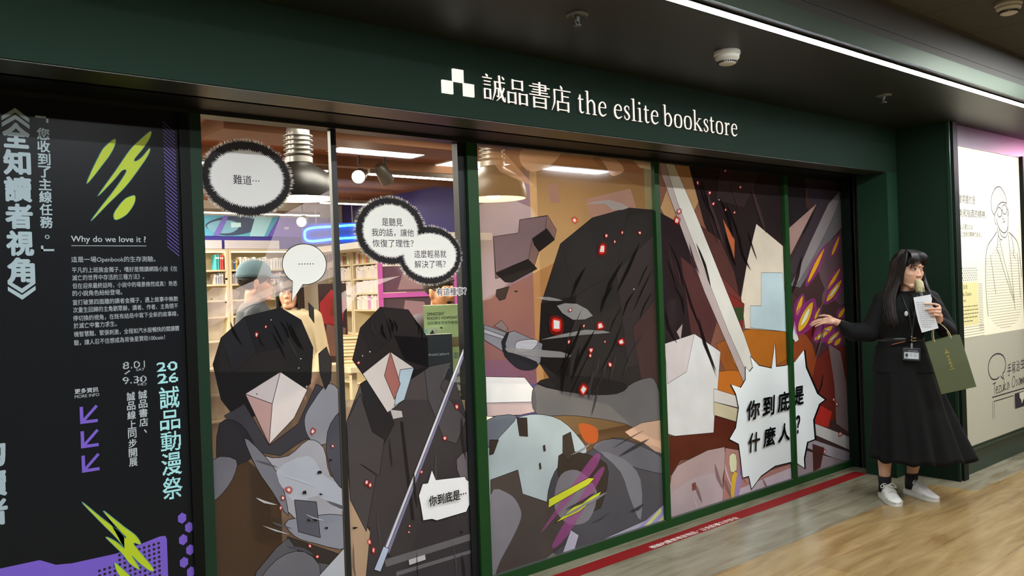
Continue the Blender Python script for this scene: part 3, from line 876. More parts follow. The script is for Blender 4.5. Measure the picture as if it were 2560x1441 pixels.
  ("2f2426",1,"3864,1892 4068,1824 4290,1498 4407,1213 4303,1015 3853,1050 3853,1554"),
  ("553433",1,"4057,1626 4290,1498 4407,1213 4303,1015 4144,1077"),
  ("e4dcd5",1,"3876,1097 4168,1138 4429,1005 4336,496 3958,525 3876,554"),
  ("cfc5c2",1,"3876,1097 4168,1138 4076,909 3893,854"),
  ("8d3d34",0.6,"4446,1301 4734,927 4702,770 4398,1213"),
  ("b9aaa6",1,"3885,2206 3937,2205 4074,1923 4294,1575 4616,1069 4747,765 4687,758 4284,1397 3896,2134"),
  ("e3d6cc",1,"3937,2205 4020,2201 4230,1878 4698,1090 4830,824 4761,764 4522,1128 4038,1971"),
  ("d6d2cc",1,"4344,776 4585,703 4603,622 4339,693"),
  ("c9bf9d",1,"4339,693 4602,616 4575,533 4334,609"),
  ("5a2a1e",1,"3890,535 4327,497 4342,603 4619,514 4733,150 4390,339 3988,379 3888,299"),
  ("b59c99",1,"3896,297 3958,348 4065,366 4259,395 4436,389 4445,299 4402,182 4415,68 4403,45 3885,45 3856,156"),
  ("c3b1b2",0.8,"3902,199 4114,248 4342,244 4417,121 4388,45 3888,45 3853,102 3853,121"),
  ("b07f78",1,"4444,382 4697,317 4733,150 5196,153 5200,123 5200,45 4399,45"),
  ("cbbdc6",0.9,"4505,86 5194,125 5200,94 5200,45 4476,45"),
  ("e8e0b0",1,"4484,324 4518,337 4554,323 4564,272 4557,220 4524,207 4491,219 4479,271"),
  ("e8b23a",1,"4502,191 4537,216 4564,201 4553,123 4529,45 4480,45 4484,106"),
  ("a894c8",0.7,"4565,206 4602,232 4623,207 4594,102 4571,45 4518,45 4530,104"),
  ("8d4a45",0.8,"4088,214 4128,217 4125,170 4089,169"),
  ("c1a9a6",0.8,"3993,1162 4053,1207 4029,1110"),
  ("141315",1,"5056,1020 5061,855 5185,853 5200,855 5200,158 5002,164 4825,125 4710,58 4683,150 4612,149 4597,273 4580,383 4478,431 4555,494 4594,623 4568,720 4517,787 4625,754 4684,802 4690,889 4735,852 4774,876 4750,955 4847,883 5004,849"),
  ("d3dfe3",1,"5049,1011 5053,850 5174,847 5200,851 5200,167 5197,167 4997,173 4826,134 4714,68 4688,158 4620,157 4605,278 4589,386 4490,432 4564,495 4603,622 4577,717 4528,783 4633,750 4690,798 4695,882 4738,846 4777,870 4754,947 4847,877 4999,844"),
  ("1d1617",0.9,"3926,1604 3937,1576 3960,1526 3988,1466 4006,1428 3995,1468 3971,1529 3944,1578"),
  ("4a3433",0.9,"4145,1710 4152,1665 4173,1596 4211,1539 4241,1507 4225,1541 4194,1600 4164,1668"),
  ("1d1617",0.9,"4215,1706 4238,1654 4281,1567 4322,1478 4350,1425 4338,1481 4307,1572 4254,1657"),
  ("4a3433",0.9,"3937,1706 3945,1648 3972,1552 4032,1458 4077,1402 4039,1459 3983,1554 3952,1649"),
  ("1d1617",0.9,"3897,1311 3892,1265 3902,1191 3953,1127 3995,1091 3970,1130 3929,1195 3908,1267"),
  ("1d1617",0.9,"4222,1180 4243,1120 4285,1017 4342,906 4382,837 4350,906 4298,1018 4250,1121"),
  ("4a3433",0.9,"3969,1606 3993,1567 4029,1507 4043,1460 4048,1434 4050,1461 4041,1509 4000,1569"),
  ("1d1617",0.9,"3945,1712 3976,1664 4025,1583 4056,1491 4073,1434 4065,1493 4039,1585 3984,1666"),
  ("1d1617",0.9,"3982,1446 4006,1415 4044,1360 4061,1295 4070,1255 4074,1297 4064,1363 4018,1417"),
  ("1d1617",0.9,"4076,1498 4093,1429 4133,1317 4193,1214 4237,1153 4207,1216 4154,1320 4106,1431"),
  ("4a3433",0.9,"4142,1653 4147,1617 4163,1561 4194,1517 4218,1494 4203,1519 4177,1563 4156,1619"),
  ("1d1617",0.9,"4209,1242 4216,1176 4249,1067 4321,951 4377,880 4343,954 4283,1072 4237,1180"),
  ("17110f",0.9,"4479,1994 4505,1945 4550,1866 4581,1786 4601,1739 4602,1791 4584,1874 4526,1950"),
  ("463436",0.9,"4392,1925 4405,1879 4437,1801 4482,1715 4515,1663 4498,1719 4462,1806 4421,1883"),
  ("17110f",0.9,"4275,2090 4280,2054 4297,1993 4338,1930 4368,1892 4344,1931 4308,1995 4286,2055"),
  ("463436",0.9,"4816,2122 4839,2049 4889,1933 4948,1831 4991,1773 4974,1836 4929,1941 4864,2054"),
  ("463436",0.9,"4352,1887 4368,1849 4398,1784 4428,1720 4448,1681 4435,1721 4408,1786 4374,1850"),
  ("17110f",0.9,"4680,1773 4677,1719 4691,1635 4752,1563 4801,1522 4767,1565 4715,1639 4692,1722"),
  ("17110f",0.9,"4285,2128 4297,2072 4330,1977 4390,1875 4433,1811 4397,1876 4341,1980 4304,2074"),
  ("17110f",0.9,"4523,1775 4528,1730 4551,1658 4595,1589 4630,1549 4616,1593 4585,1664 4549,1734"),
  ("17110f",0.9,"4534,1979 4573,1916 4635,1810 4674,1706 4695,1644 4684,1708 4651,1814 4583,1918"),
  ("463436",0.9,"4582,2145 4603,2088 4642,1996 4688,1913 4718,1866 4695,1915 4653,1998 4609,2090"),
  ("17110f",0.9,"4773,1796 4785,1754 4812,1688 4848,1626 4874,1591 4858,1628 4827,1690 4795,1756"),
  ("463436",0.9,"4343,2069 4343,2018 4362,1935 4423,1849 4471,1797 4441,1853 4392,1942 4361,2023"),
  ("8a6a68",0.7,"4126,204 4124,186 4132,151 4159,104 4183,74 4176,105 4159,152 4141,186"),
  ("8a6a68",0.7,"4601,249 4592,224 4594,181 4633,134 4667,105 4645,134 4612,181 4603,224"),
  ("8a6a68",0.7,"4428,188 4424,162 4432,120 4462,78 4489,53 4481,78 4462,120 4443,163"),
  ("d8c8c6",0.7,"4077,129 4090,115 4110,89 4114,59 4115,45 4118,45 4124,59 4125,89 4100,115"),
  ("d8c8c6",0.7,"4425,282 4427,251 4441,199 4477,141 4506,104 4490,141 4462,199 4440,252"),
  ("8a6a68",0.7,"4325,304 4325,265 4339,203 4377,149 4409,118 4397,149 4371,204 4345,266"),
  ("8a6a68",0.7,"4839,122 4855,83 4873,45 4899,45 4873,83"),
  ("8c1c16",0.45,"4414,1977 4419,1973 4421,1964 4420,1956 4416,1951 4409,1946 4402,1944 4393,1946 4383,1950 4380,1956 4388,1963 4403,1972"),
  ("d8382a",0.8,"4411,1972 4415,1966 4415,1957 4410,1952 4402,1949 4393,1951 4387,1957 4398,1966"),
  ("f9e6d6",0.99,"4409,1969 4412,1958 4403,1952 4392,1958"),
  ("8c1c16",0.45,"4232,2092 4236,2099 4244,2104 4252,2105 4259,2100 4266,2092 4269,2084 4264,2077 4254,2070 4246,2067 4239,2073 4234,2083"),
  ("d8382a",0.8,"4236,2090 4242,2097 4250,2099 4257,2093 4261,2085 4255,2076 4246,2072 4239,2080"),
  ("f9e6d6",0.99,"4239,2089 4249,2095 4257,2085 4246,2076"),
  ("8c1c16",0.45,"4359,2012 4353,2016 4349,2024 4349,2031 4355,2037 4364,2041 4373,2043 4380,2040 4387,2035 4388,2029 4381,2022 4369,2015"),
  ("d8382a",0.8,"4363,2016 4357,2022 4356,2030 4363,2036 4372,2038 4379,2035 4382,2029 4374,2021"),
  ("f9e6d6",0.99,"4365,2019 4359,2030 4371,2036 4379,2028"),
  ("8c1c16",0.45,"4724,2088 4725,2082 4722,2073 4716,2068 4706,2066 4693,2066 4684,2069 4681,2076 4683,2085 4688,2091 4699,2092 4714,2091"),
  ("d8382a",0.8,"4717,2086 4717,2079 4712,2072 4700,2071 4690,2073 4689,2081 4693,2088 4706,2089"),
  ("f9e6d6",0.99,"4714,2085 4709,2075 4693,2075 4696,2087"),
  ("f9e6d6",0.99,"4472,1985 4462,1983 4456,1988 4464,1991"),
  ("8c1c16",0.45,"4537,1939 4541,1936 4543,1929 4543,1922 4539,1917 4534,1913 4529,1911 4523,1913 4517,1917 4516,1922 4521,1929 4530,1936"),
  ("d8382a",0.8,"4535,1935 4538,1930 4538,1923 4535,1918 4529,1915 4523,1918 4520,1923 4527,1930"),
  ("f9e6d6",0.99,"4534,1932 4536,1924 4529,1918 4523,1924"),
  ("8c1c16",0.45,"4639,1923 4642,1919 4642,1911 4640,1904 4634,1901 4626,1899 4619,1900 4613,1902 4609,1906 4608,1911 4616,1916 4629,1922"),
  ("d8382a",0.8,"4635,1919 4637,1913 4635,1906 4629,1903 4621,1902 4616,1906 4614,1911 4624,1916"),
  ("f9e6d6",0.99,"4632,1917 4633,1907 4623,1904 4617,1910"),
  ("8c1c16",0.45,"4015,1871 4032,1871 4053,1866 4066,1857 4065,1844 4056,1827 4044,1816 4028,1815 4009,1819 3997,1827 3997,1841 4005,1859"),
  ("d8382a",0.8,"4018,1863 4037,1862 4052,1853 4049,1837 4037,1824 4020,1824 4006,1832 4008,1848"),
  ("f9e6d6",0.99,"4019,1857 4044,1850 4034,1829 4010,1834"),
  ("8c1c16",0.45,"4071,1919 4078,1914 4081,1903 4079,1894 4068,1886 4053,1878 4040,1875 4031,1882 4024,1894 4024,1904 4037,1912 4056,1918"),
  ("d8382a",0.8,"4064,1914 4070,1907 4069,1896 4057,1887 4043,1883 4034,1892 4032,1904 4047,1911"),
  ("f9e6d6",0.99,"4060,1911 4064,1898 4045,1888 4037,1903"),
  ("8c1c16",0.45,"4540,2166 4533,2167 4525,2170 4521,2175 4521,2180 4525,2187 4531,2191 4542,2192 4556,2190 4563,2187 4560,2180 4550,2172"),
  ("d8382a",0.8,"4540,2170 4533,2171 4527,2176 4528,2182 4534,2187 4546,2188 4556,2185 4550,2177"),
  ("f9e6d6",0.99,"4540,2172 4531,2177 4536,2185 4552,2183"),
 ],
 5: [
  ("3a2a2b",1,"6090,2206 6090,45 5246,45 5246,1995 5250,2206"),
  ("2a2427",1,"5249,2203 5254,2206 5507,2206 5512,2204 5530,2137 5519,2044 5524,1971 5582,1943 5657,1936 5686,1917 5627,1868 5523,1809 5430,1765 5365,1728 5310,1703 5271,1735 5246,1858 5246,2180"),
  ("3c333d",1,"5512,2204 5657,2206 6086,2206 6078,2082 5902,2135 5688,1946 5557,2060"),
  ("a5847c",1,"5286,1820 5676,2011 5289,1621"),
  ("3f3639",1,"5723,2037 5916,2160 5989,2109 5332,1478 5258,1536"),
  ("6f696b",1,"5989,2109 6079,2097 6075,1865 5756,1679 5406,1390 5276,1408 5591,1737"),
  ("8b8283",1,"5835,2011 5975,2094 6016,2064 5922,1939 5762,1769 5573,1588 5409,1447 5319,1396 5330,1449 5561,1720"),
  ("4b3235",1,"5246,1378 5324,1349 5665,1174 5796,987 5680,549 5276,596 5246,903"),
  ("5f4a4e",1,"5667,1619 5774,1700 5936,1773 6057,1772 6090,1650 6090,1390 6051,1247 5958,1240 5832,1304 5736,1380 5679,1455 5648,1543"),
  ("701f24",0.8,"5318,1249 5362,1254 5433,1221 5500,1183 5561,1144 5617,1098 5630,1058 5566,1017 5462,983 5380,987 5337,1063 5314,1174"),
  ("8a4322",1,"5305,1050 5369,1077 5460,1046 5541,975 5604,848 5657,681 5680,549 5665,480 5621,448 5561,445 5474,465 5373,512 5302,593 5276,742 5278,925"),
  ("6b2a22",1,"5588,854 5729,919 5917,938 6058,907 6090,838 6090,592 6061,504 5968,431 5840,388 5725,364 5631,346 5550,347 5503,394 5496,530 5522,715"),
  ("d3d2d0",1,"5312,1164 5342,1062 5361,1017 5318,1003 5278,1037"),
  ("8a7876",0.8,"5765,959 5936,886 6009,634 6014,264 5840,349 5831,652"),
  ("b8322a",1,"5595,529 5788,446 5723,335 5503,394"),
  ("c9c5c2",1,"5477,412 6071,209 6082,99 5498,322"),
  ("a79fa6",1,"5442,301 6087,83 6090,45 5936,45 5411,233"),
  ("9a8a8e",1,"5280,253 5960,45 5267,45"),
  ("54302a",0.9,"5493,250 5657,195 5591,58 5491,46"),
  ("a13a86",0.5,"5787,1711 5758,1700 5709,1671 5655,1634 5612,1602 5580,1576 5554,1551 5531,1525 5513,1500 5495,1469 5479,1434 5471,1406 5475,1392 5499,1397 5539,1417 5582,1444 5620,1470 5649,1493 5676,1518 5700,1544 5721,1573 5746,1611 5771,1655 5788,1693"),
  ("d8a526",1,"5756,1679 5740,1671 5710,1648 5675,1620 5644,1593 5617,1568 5590,1541 5565,1514 5545,1491 5528,1468 5513,1446 5505,1429 5505,1422 5516,1426 5537,1439 5563,1458 5588,1479 5612,1501 5639,1528 5665,1555 5688,1582 5712,1611 5735,1642 5752,1668"),
  ("a13a86",0.5,"6000,1790 5981,1784 5952,1767 5921,1745 5896,1726 5878,1711 5864,1696 5853,1681 5845,1665 5838,1647 5834,1626 5834,1609 5840,1601 5857,1604 5882,1616 5909,1632 5931,1647 5947,1661 5961,1676 5973,1691 5983,1709 5992,1731 6001,1757 6005,1779"),
  ("d8a526",1,"5984,1771 5975,1767 5958,1754 5938,1737 5921,1721 5907,1706 5893,1690 5880,1674 5870,1660 5863,1647 5857,1633 5854,1623 5856,1619 5863,1621 5876,1629 5891,1641 5905,1653 5918,1666 5932,1682 5945,1698 5956,1714 5967,1731 5977,1750 5984,1765"),
  ("a13a86",0.5,"6004,1546 5979,1542 5939,1525 5895,1504 5859,1485 5834,1469 5812,1453 5795,1437 5781,1420 5768,1399 5756,1376 5752,1355 5757,1345 5778,1346 5811,1357 5848,1372 5879,1387 5903,1401 5924,1416 5943,1433 5959,1452 5977,1477 5996,1507 6007,1533"),
  ("d8a526",1,"5980,1526 5966,1522 5942,1509 5914,1491 5889,1475 5867,1459 5846,1442 5826,1425 5810,1410 5797,1395 5786,1381 5780,1369 5781,1364 5791,1366 5808,1373 5829,1385 5849,1397 5869,1411 5890,1427 5911,1445 5929,1462 5947,1481 5965,1501 5978,1518"),
  ("a13a86",0.5,"6020,1453 5988,1452 5936,1440 5882,1422 5838,1405 5807,1391 5781,1376 5761,1359 5746,1342 5732,1319 5723,1293 5720,1270 5730,1256 5758,1254 5800,1261 5846,1273 5885,1285 5914,1298 5940,1312 5961,1329 5980,1349 5999,1376 6017,1408 6027,1437"),
  ("d8a526",1,"5991,1434 5975,1431 5945,1419 5910,1404 5880,1388 5854,1373 5828,1357 5805,1340 5787,1325 5772,1309 5761,1294 5755,1281 5757,1274 5770,1275 5792,1281 5818,1291 5843,1302 5866,1315 5892,1332 5916,1349 5937,1366 5957,1385 5977,1407 5990,1425"),
  ("e8dcc0",1,"5944,1401 5932,1400 5908,1389 5882,1375 5855,1356 5825,1334 5804,1318 5795,1308 5795,1304 5803,1306 5826,1315 5858,1331 5887,1348 5912,1368 5934,1389"),
  ("a13a86",0.5,"5439,1348 5418,1344 5389,1329 5360,1311 5338,1294 5323,1280 5312,1267 5305,1253 5303,1238 5303,1220 5308,1200 5317,1183 5330,1174 5349,1176 5375,1186 5401,1199 5422,1213 5437,1225 5447,1238 5454,1253 5458,1269 5459,1290 5457,1316 5451,1337"),
  ("d8a526",1,"5429,1331 5419,1327 5404,1316 5387,1301 5373,1287 5362,1273 5352,1258 5344,1244 5338,1231 5335,1218 5334,1205 5336,1196 5340,1191 5349,1193 5361,1200 5374,1210 5386,1221 5396,1233 5406,1247 5415,1262 5422,1277 5427,1293 5431,1310 5432,1324"),
  ("a13a86",0.5,"5585,1308 5542,1306 5483,1288 5423,1265 5376,1243 5345,1224 5323,1204 5307,1183 5300,1161 5298,1132 5304,1098 5318,1068 5341,1050 5380,1048 5432,1058 5485,1073 5529,1090 5559,1107 5582,1126 5599,1148 5609,1174 5615,1208 5616,1250 5607,1287"),
  ("d8a526",1,"5561,1282 5541,1278 5509,1263 5474,1242 5445,1222 5421,1203 5399,1181 5380,1160 5367,1140 5359,1120 5355,1100 5356,1083 5364,1075 5381,1076 5406,1084 5434,1097 5459,1112 5481,1129 5503,1150 5522,1172 5538,1195 5551,1220 5562,1247 5567,1271"),
  ("e8dcc0",1,"5521,1240 5507,1238 5483,1224 5458,1205 5435,1181 5411,1153 5396,1131 5390,1119 5392,1113 5403,1115 5426,1128 5458,1148 5485,1170 5504,1196 5518,1224"),
  ("a13a86",0.5,"5668,1244 5652,1243 5631,1235 5608,1225 5590,1215 5579,1207 5570,1199 5563,1191 5560,1182 5558,1170 5559,1157 5563,1146 5571,1139 5585,1139 5604,1144 5624,1151 5640,1159 5651,1166 5660,1174 5667,1183 5671,1193 5674,1206 5676,1222 5674,1237"),
  ("d8a526",1,"5658,1234 5651,1232 5639,1226 5626,1217 5615,1209 5605,1201 5596,1192 5589,1183 5583,1175 5580,1167 5578,1159 5577,1152 5580,1149 5586,1150 5596,1154 5606,1159 5615,1166 5624,1173 5633,1181 5640,1191 5647,1200 5652,1209 5657,1220 5660,1230"),
  ("a13a86",0.5,"5861,1101 5828,1110 5776,1113 5721,1111 5677,1108 5646,1103 5621,1095 5600,1085 5585,1072 5572,1053 5563,1030 5561,1007 5571,990 5599,980 5641,974 5688,972 5727,973 5756,977 5781,984 5803,994 5821,1008 5840,1030 5859,1057 5868,1083"),
  ("d8a526",1,"5832,1090 5815,1092 5785,1090 5750,1084 5720,1078 5694,1071 5668,1062 5645,1052 5627,1042 5613,1031 5601,1019 5596,1008 5598,1001 5611,997 5633,997 5659,999 5684,1003 5708,1009 5733,1018 5757,1028 5778,1038 5798,1052 5818,1067 5831,1081"),
  ("e8dcc0",1,"5784,1072 5773,1074 5749,1070 5722,1064 5695,1054 5665,1041 5645,1030 5636,1024 5635,1019 5644,1018 5666,1021 5699,1027 5728,1035 5753,1047 5775,1062"),
  ("a13a86",0.5,"5783,1055 5762,1063 5726,1068 5686,1071 5654,1071 5631,1069 5610,1066 5593,1060 5579,1052 5565,1040 5552,1025 5545,1009 5548,997 5566,989 5595,982 5627,978 5655,976 5677,977 5697,980 5715,986 5731,995 5750,1008 5770,1025 5783,1042"),
  ("d8a526",1,"5760,1049 5748,1052 5726,1052 5700,1050 5677,1048 5657,1045 5636,1040 5617,1035 5602,1029 5589,1023 5578,1015 5571,1008 5570,1003 5579,1000 5595,998 5614,998 5632,999 5651,1002 5671,1006 5690,1011 5708,1018 5726,1025 5744,1035 5757,1043"),
  ("e8dcc0",1,"5721,1040 5714,1042 5695,1041 5675,1038 5653,1033 5629,1026 5611,1020 5603,1016 5602,1013 5608,1012 5624,1012 5649,1014 5672,1018 5693,1025 5712,1034"),
  ("a13a86",0.5,"5937,1049 5911,1054 5873,1053 5833,1048 5800,1043 5778,1038 5760,1031 5746,1022 5736,1012 5728,997 5724,979 5725,962 5734,951 5756,945 5789,943 5823,944 5852,947 5874,952 5891,958 5906,967 5918,979 5930,995 5940,1016 5944,1036"),
  ("d8a526",1,"5917,1039 5904,1040 5882,1036 5857,1031 5835,1024 5817,1017 5799,1009 5783,1001 5771,992 5761,983 5754,974 5751,965 5754,960 5764,958 5780,959 5799,962 5817,967 5834,973 5852,980 5868,989 5883,998 5896,1009 5909,1022 5917,1033"),
  ("e8dcc0",1,"5884,1023 5875,1024 5858,1020 5839,1014 5820,1005 5799,993 5785,984 5779,979 5779,976 5786,976 5802,979 5825,985 5846,993 5863,1004 5878,1016"),
  ("a13a86",0.5,"5954,999 5934,1003 5906,1003 5878,1001 5856,999 5841,995 5830,991 5823,984 5819,977 5819,966 5822,953 5829,940 5840,931 5858,926 5883,924 5908,924 5929,925 5943,928 5954,932 5961,939 5966,947 5969,959 5969,974 5965,989"),
  ("d8a526",1,"5943,992 5934,993 5919,991 5902,987 5889,983 5877,979 5867,973 5858,967 5852,961 5848,955 5846,948 5847,942 5851,938 5859,936 5871,936 5884,938 5896,941 5906,945 5916,950 5926,956 5933,963 5939,970 5944,979 5946,987"),
  ("a13a86",0.5,"6030,1226 6009,1229 5979,1226 5949,1220 5925,1214 5910,1208 5898,1202 5891,1194 5888,1185 5888,1174 5892,1159 5900,1146 5913,1137 5933,1134 5959,1135 5986,1138 6008,1142 6023,1146 6034,1153 6042,1161 6046,1170 6048,1184 6047,1201 6042,1217"),
  ("d8a526",1,"6019,1218 6009,1217 5993,1213 5976,1207 5961,1201 5950,1195 5939,1187 5930,1180 5923,1172 5920,1165 5918,1157 5920,1150 5924,1146 5933,1145 5945,1147 5959,1150 5971,1155 5982,1161 5993,1168 6002,1176 6010,1184 6015,1193 6020,1204 6022,1213"),
  ("141315",1,"5246,862 5309,871 5435,946 5454,814 5600,605 5707,548 5623,527 5530,419 5543,273 5435,269 5384,159 5385,85 5289,136 5246,148"),
  ("d3dfe3",1,"5246,858 5293,865 5414,938 5432,810 5572,606 5675,550 5595,529 5505,423 5517,281 5414,276 5364,169 5365,97 5273,146 5246,154"),
  ("2a1a1b",0.8,"5644,1189 5601,1155 5549,1098 5536,1045 5539,1014 5550,1042 5571,1094 5615,1152"),
  ("6d5555",0.8,"5740,1208 5687,1159 5617,1079 5590,999 5584,950 5601,996 5634,1075 5698,1157"),
  ("2a1a1b",0.8,"5668,749 5653,717 5628,662 5584,604 5557,567 5599,600 5652,656 5669,713"),
  ("2a1a1b",0.8,"5436,1620 5398,1566 5346,1477 5299,1392 5277,1340 5326,1387 5390,1470 5426,1562"),
  ("6d5555",0.8,"5763,1342 5704,1285 5627,1192 5596,1105 5590,1054 5608,1103 5645,1188 5715,1282"),
  ("2a1a1b",0.8,"5742,1183 5701,1114 5637,1003 5573,901 5536,842 5581,899 5650,1000 5710,1112"),
  ("6d5555",0.8,"5806,1423 5755,1389 5696,1332 5689,1278 5700,1245 5717,1273 5741,1324 5783,1384"),
  ("6d5555",0.8,"5721,1104 5692,1064 5648,992 5599,909 5571,857 5613,906 5671,987 5706,1061"),
  ("8c1c16",0.45,"5874,501 5875,493 5870,482 5862,476 5850,476 5834,480 5824,486 5820,495 5822,505 5828,511 5842,511 5861,507"),
  ("d8382a",0.8,"5866,501 5866,491 5858,482 5845,484 5832,489 5830,499 5835,508 5851,506"),
  ("f9e6d6",0.99,"5862,500 5856,487 5837,492 5839,505"),
  ("8c1c16",0.45,"5864,242 5855,251 5852,265 5854,277 5862,283 5875,285 5889,285 5906,279 5924,270 5930,261 5913,252 5885,244"),
  ("d8382a",0.8,"5870,249 5862,260 5863,274 5873,279 5887,280 5905,273 5914,263 5894,253"),
  ("f9e6d6",0.99,"5873,254 5868,272 5885,276 5906,264"),
  ("8c1c16",0.45,"5781,542 5786,548 5798,552 5809,553 5817,549 5823,541 5826,533 5823,526 5817,518 5809,516 5798,522 5786,533"),
  ("d8382a",0.8,"5789,540 5797,546 5808,548 5816,542 5819,534 5816,525 5808,521 5797,529"),
  ("f9e6d6",0.99,"5793,538 5807,544 5816,534 5807,525"),
  ("8c1c16",0.45,"5665,152 5656,150 5643,153 5633,159 5628,167 5625,177 5628,184 5641,188 5658,188 5671,185 5674,175 5671,161"),
  ("d8382a",0.8,"5662,156 5651,156 5640,161 5635,170 5637,179 5651,182 5666,180 5667,168"),
  ("f9e6d6",0.99,"5660,159 5644,162 5641,176 5663,176"),
 ],
}

# ------------------------------------------------------------------ the setting
GREEN = mat('182b21', 0.65, spec=0.1, noise=0.06, nscale=3)
GREEN_D = mat('111c15', 0.5, spec=0.15)
GREEN_F = mat('18401a', 0.45, spec=0.25)
BLACK = mat('0a0c0a', 0.5, spec=0.15)
SOFFIT = mat('1c2119', 0.46, spec=0.5)
WALL_G = mat('12251a', 0.55, spec=0.15)


def slab(name, a, b, m, kind='structure', parent=None, bevel=0.0):
    mb = MB()
    mb.box(a, b)
    o = mb.build(name, m, parent, bevel=bevel)
    if kind and not parent:
        o['kind'] = kind
    return o


def floor_material():
    m, N, L = newmat('polished_tile')
    out = N.new('ShaderNodeOutputMaterial')
    p = N.new('ShaderNodeBsdfPrincipled')
    L.new(p.outputs[0], out.inputs[0])
    g = N.new('ShaderNodeNewGeometry')
    sep = N.new('ShaderNodeSeparateXYZ')
    L.new(g.outputs['Position'], sep.inputs[0])

    def math_(op, a, b):
        n = N.new('ShaderNodeMath')
        n.operation = op
        for i, q in enumerate((a, b)):
            if isinstance(q, (int, float)):
                n.inputs[i].default_value = q
            else:
                L.new(q, n.inputs[i])
        return n.outputs[0]
    near = math_('GREATER_THAN', sep.outputs[1], -0.662)
    right = math_('MULTIPLY', math_('GREATER_THAN', sep.outputs[1], -0.945), math_('GREATER_THAN', sep.outputs[0], 5.85))
    mask = math_('MAXIMUM', near, right)
    mp = N.new('ShaderNodeMapping')
    mp.inputs['Rotation'].default_value = (0, 0, math.radians(-50))
    mp.inputs['Scale'].default_value = (1.4, 9.0, 1)
    L.new(g.outputs['Position'], mp.inputs[0])
    n = N.new('ShaderNodeTexNoise')
    n.inputs['Scale'].default_value = 1.6
    n.inputs['Detail'].default_value = 8
    n.inputs['Distortion'].default_value = 0.6
    L.new(mp.outputs[0], n.inputs['Vector'])
    bt = N.new('ShaderNodeTexBrick')
    bt.offset = 0.5
    bt.inputs['Scale'].default_value = 1.0
    bt.inputs['Brick Width'].default_value = 0.9
    bt.inputs['Row Height'].default_value = 0.2965
    bt.inputs['Mortar Size'].default_value = 0.0012
    bt.inputs['Color1'].default_value = (0.88, 0.88, 0.88, 1)
    bt.inputs['Color2'].default_value = (1.1, 1.1, 1.1, 1)
    bt.inputs['Mortar'].default_value = (0.62, 0.6, 0.58, 1)
    mp2 = N.new('ShaderNodeMapping')
    mp2.inputs['Location'].default_value = (0.2, 0.662, 0)
    L.new(g.outputs['Position'], mp2.inputs[0])
    L.new(mp2.outputs[0], bt.inputs['Vector'])

    def ramp(c0, c1, c2):
        r = N.new('ShaderNodeValToRGB')
        e = r.color_ramp.elements
        e[0].position, e[1].position = 0.3, 0.7
        e[0].color, e[1].color = (*lin(c0), 1), (*lin(c2), 1)
        k = e.new(0.5)
        k.color = (*lin(c1), 1)
        L.new(n.outputs[0], r.inputs[0])
        return r.outputs[0]
    grey = ramp('6f6752', '857e69', '918c78')
    tan = ramp('80663f', '937a51', '9f875f')
    mx = N.new('ShaderNodeMixRGB')
    L.new(mask, mx.inputs[0])
    L.new(tan, mx.inputs[1])
    L.new(grey, mx.inputs[2])
    mu = N.new('ShaderNodeMixRGB')
    mu.blend_type = 'MULTIPLY'
    mu.inputs[0].default_value = 1
    L.new(mx.outputs[0], mu.inputs[1])
    L.new(bt.outputs[0], mu.inputs[2])
    L.new(mu.outputs[0], p.inputs['Base Color'])
    p.inputs['Roughness'].default_value = 0.22
    p.inputs['Specular IOR Level'].default_value = 0.5
    return m


slab('floor', (-4, -6.5, -0.1), (13, 0.1, 0), floor_material())
slab('floor_store', (-3, 0.1, -0.1), (9, 9, 0), mat('5b4330', 0.4, noise=0.2, nscale=5))

# fascia that carries the shop sign, soffits and ceilings
mb = MB()
mb.box((-3, -0.41, 2.2), (6.02, -0.2, 2.516))
mb.box((-3, -0.2, 2.30), (6.02, 0.1, 2.516))
struct(mb.build('wall_front', GREEN))
slab('trim_1', (-3, -0.405, 2.196), (6.02, -0.24, 2.2), mat('2a2c1e', 0.4))  # warm lamp tint on this soffit strip is put into its olive colour
slab('trim_2', (-3, -0.24, 2.2), (6.1, 0.03, 2.24), BLACK)  # black slab paints in the shade of the open shutter slot
slab('trim_3', (-3, -0.005, 2.185), (6.16, 0.08, 2.24), mat('16191a', 0.4))
slab('ceiling', (-4, -1.345, 2.516), (13, 0.1, 2.60), SOFFIT)
mb = MB()
mb.box((-4, -1.351, 2.514), (13, -1.345, 2.597), mat('667a6e', 0.42, metal=0.5, noise=0.15, nscale=2))
struct(mb.build('trim_4'))
mb = MB()
mb.box((-4, -1.349, 2.597), (13, -1.3, 2.635), mat('5a5d60', 0.5))
mb.box((-4, -1.349, 2.637), (13, -1.3, 2.79), mat('5a5d60', 0.5))
struct(mb.build('wall_fascia'))


def ceiling_tile_material():
    m, N, L = newmat('ceiling_tile')
    out = N.new('ShaderNodeOutputMaterial')
    p = N.new('ShaderNodeBsdfPrincipled')
    L.new(p.outputs[0], out.inputs[0])
    g = N.new('ShaderNodeNewGeometry')
    mp = N.new('ShaderNodeMapping')
    mp.inputs['Location'].default_value = (-4.303 + 0.59 * 10, 1.95 + 0.59 * 10, 0)
    L.new(g.outputs['Position'], mp.inputs[0])
    bt = N.new('ShaderNodeTexBrick')
    bt.offset = 0.0
    bt.inputs['Scale'].default_value = 1.0
    bt.inputs['Brick Width'].default_value = 0.59
    bt.inputs['Row Height'].default_value = 0.59
    bt.inputs['Mortar Size'].default_value = 0.003
    bt.inputs['Color1'].default_value = (*lin('4a4a47'), 1)
    bt.inputs['Color2'].default_value = (*lin('484845'), 1)
    bt.inputs['Mortar'].default_value = (*lin('191815'), 1)
    L.new(mp.outputs[0], bt.inputs['Vector'])
    L.new(bt.outputs[0], p.inputs['Base Color'])
    p.inputs['Roughness'].default_value = 0.9
    return m


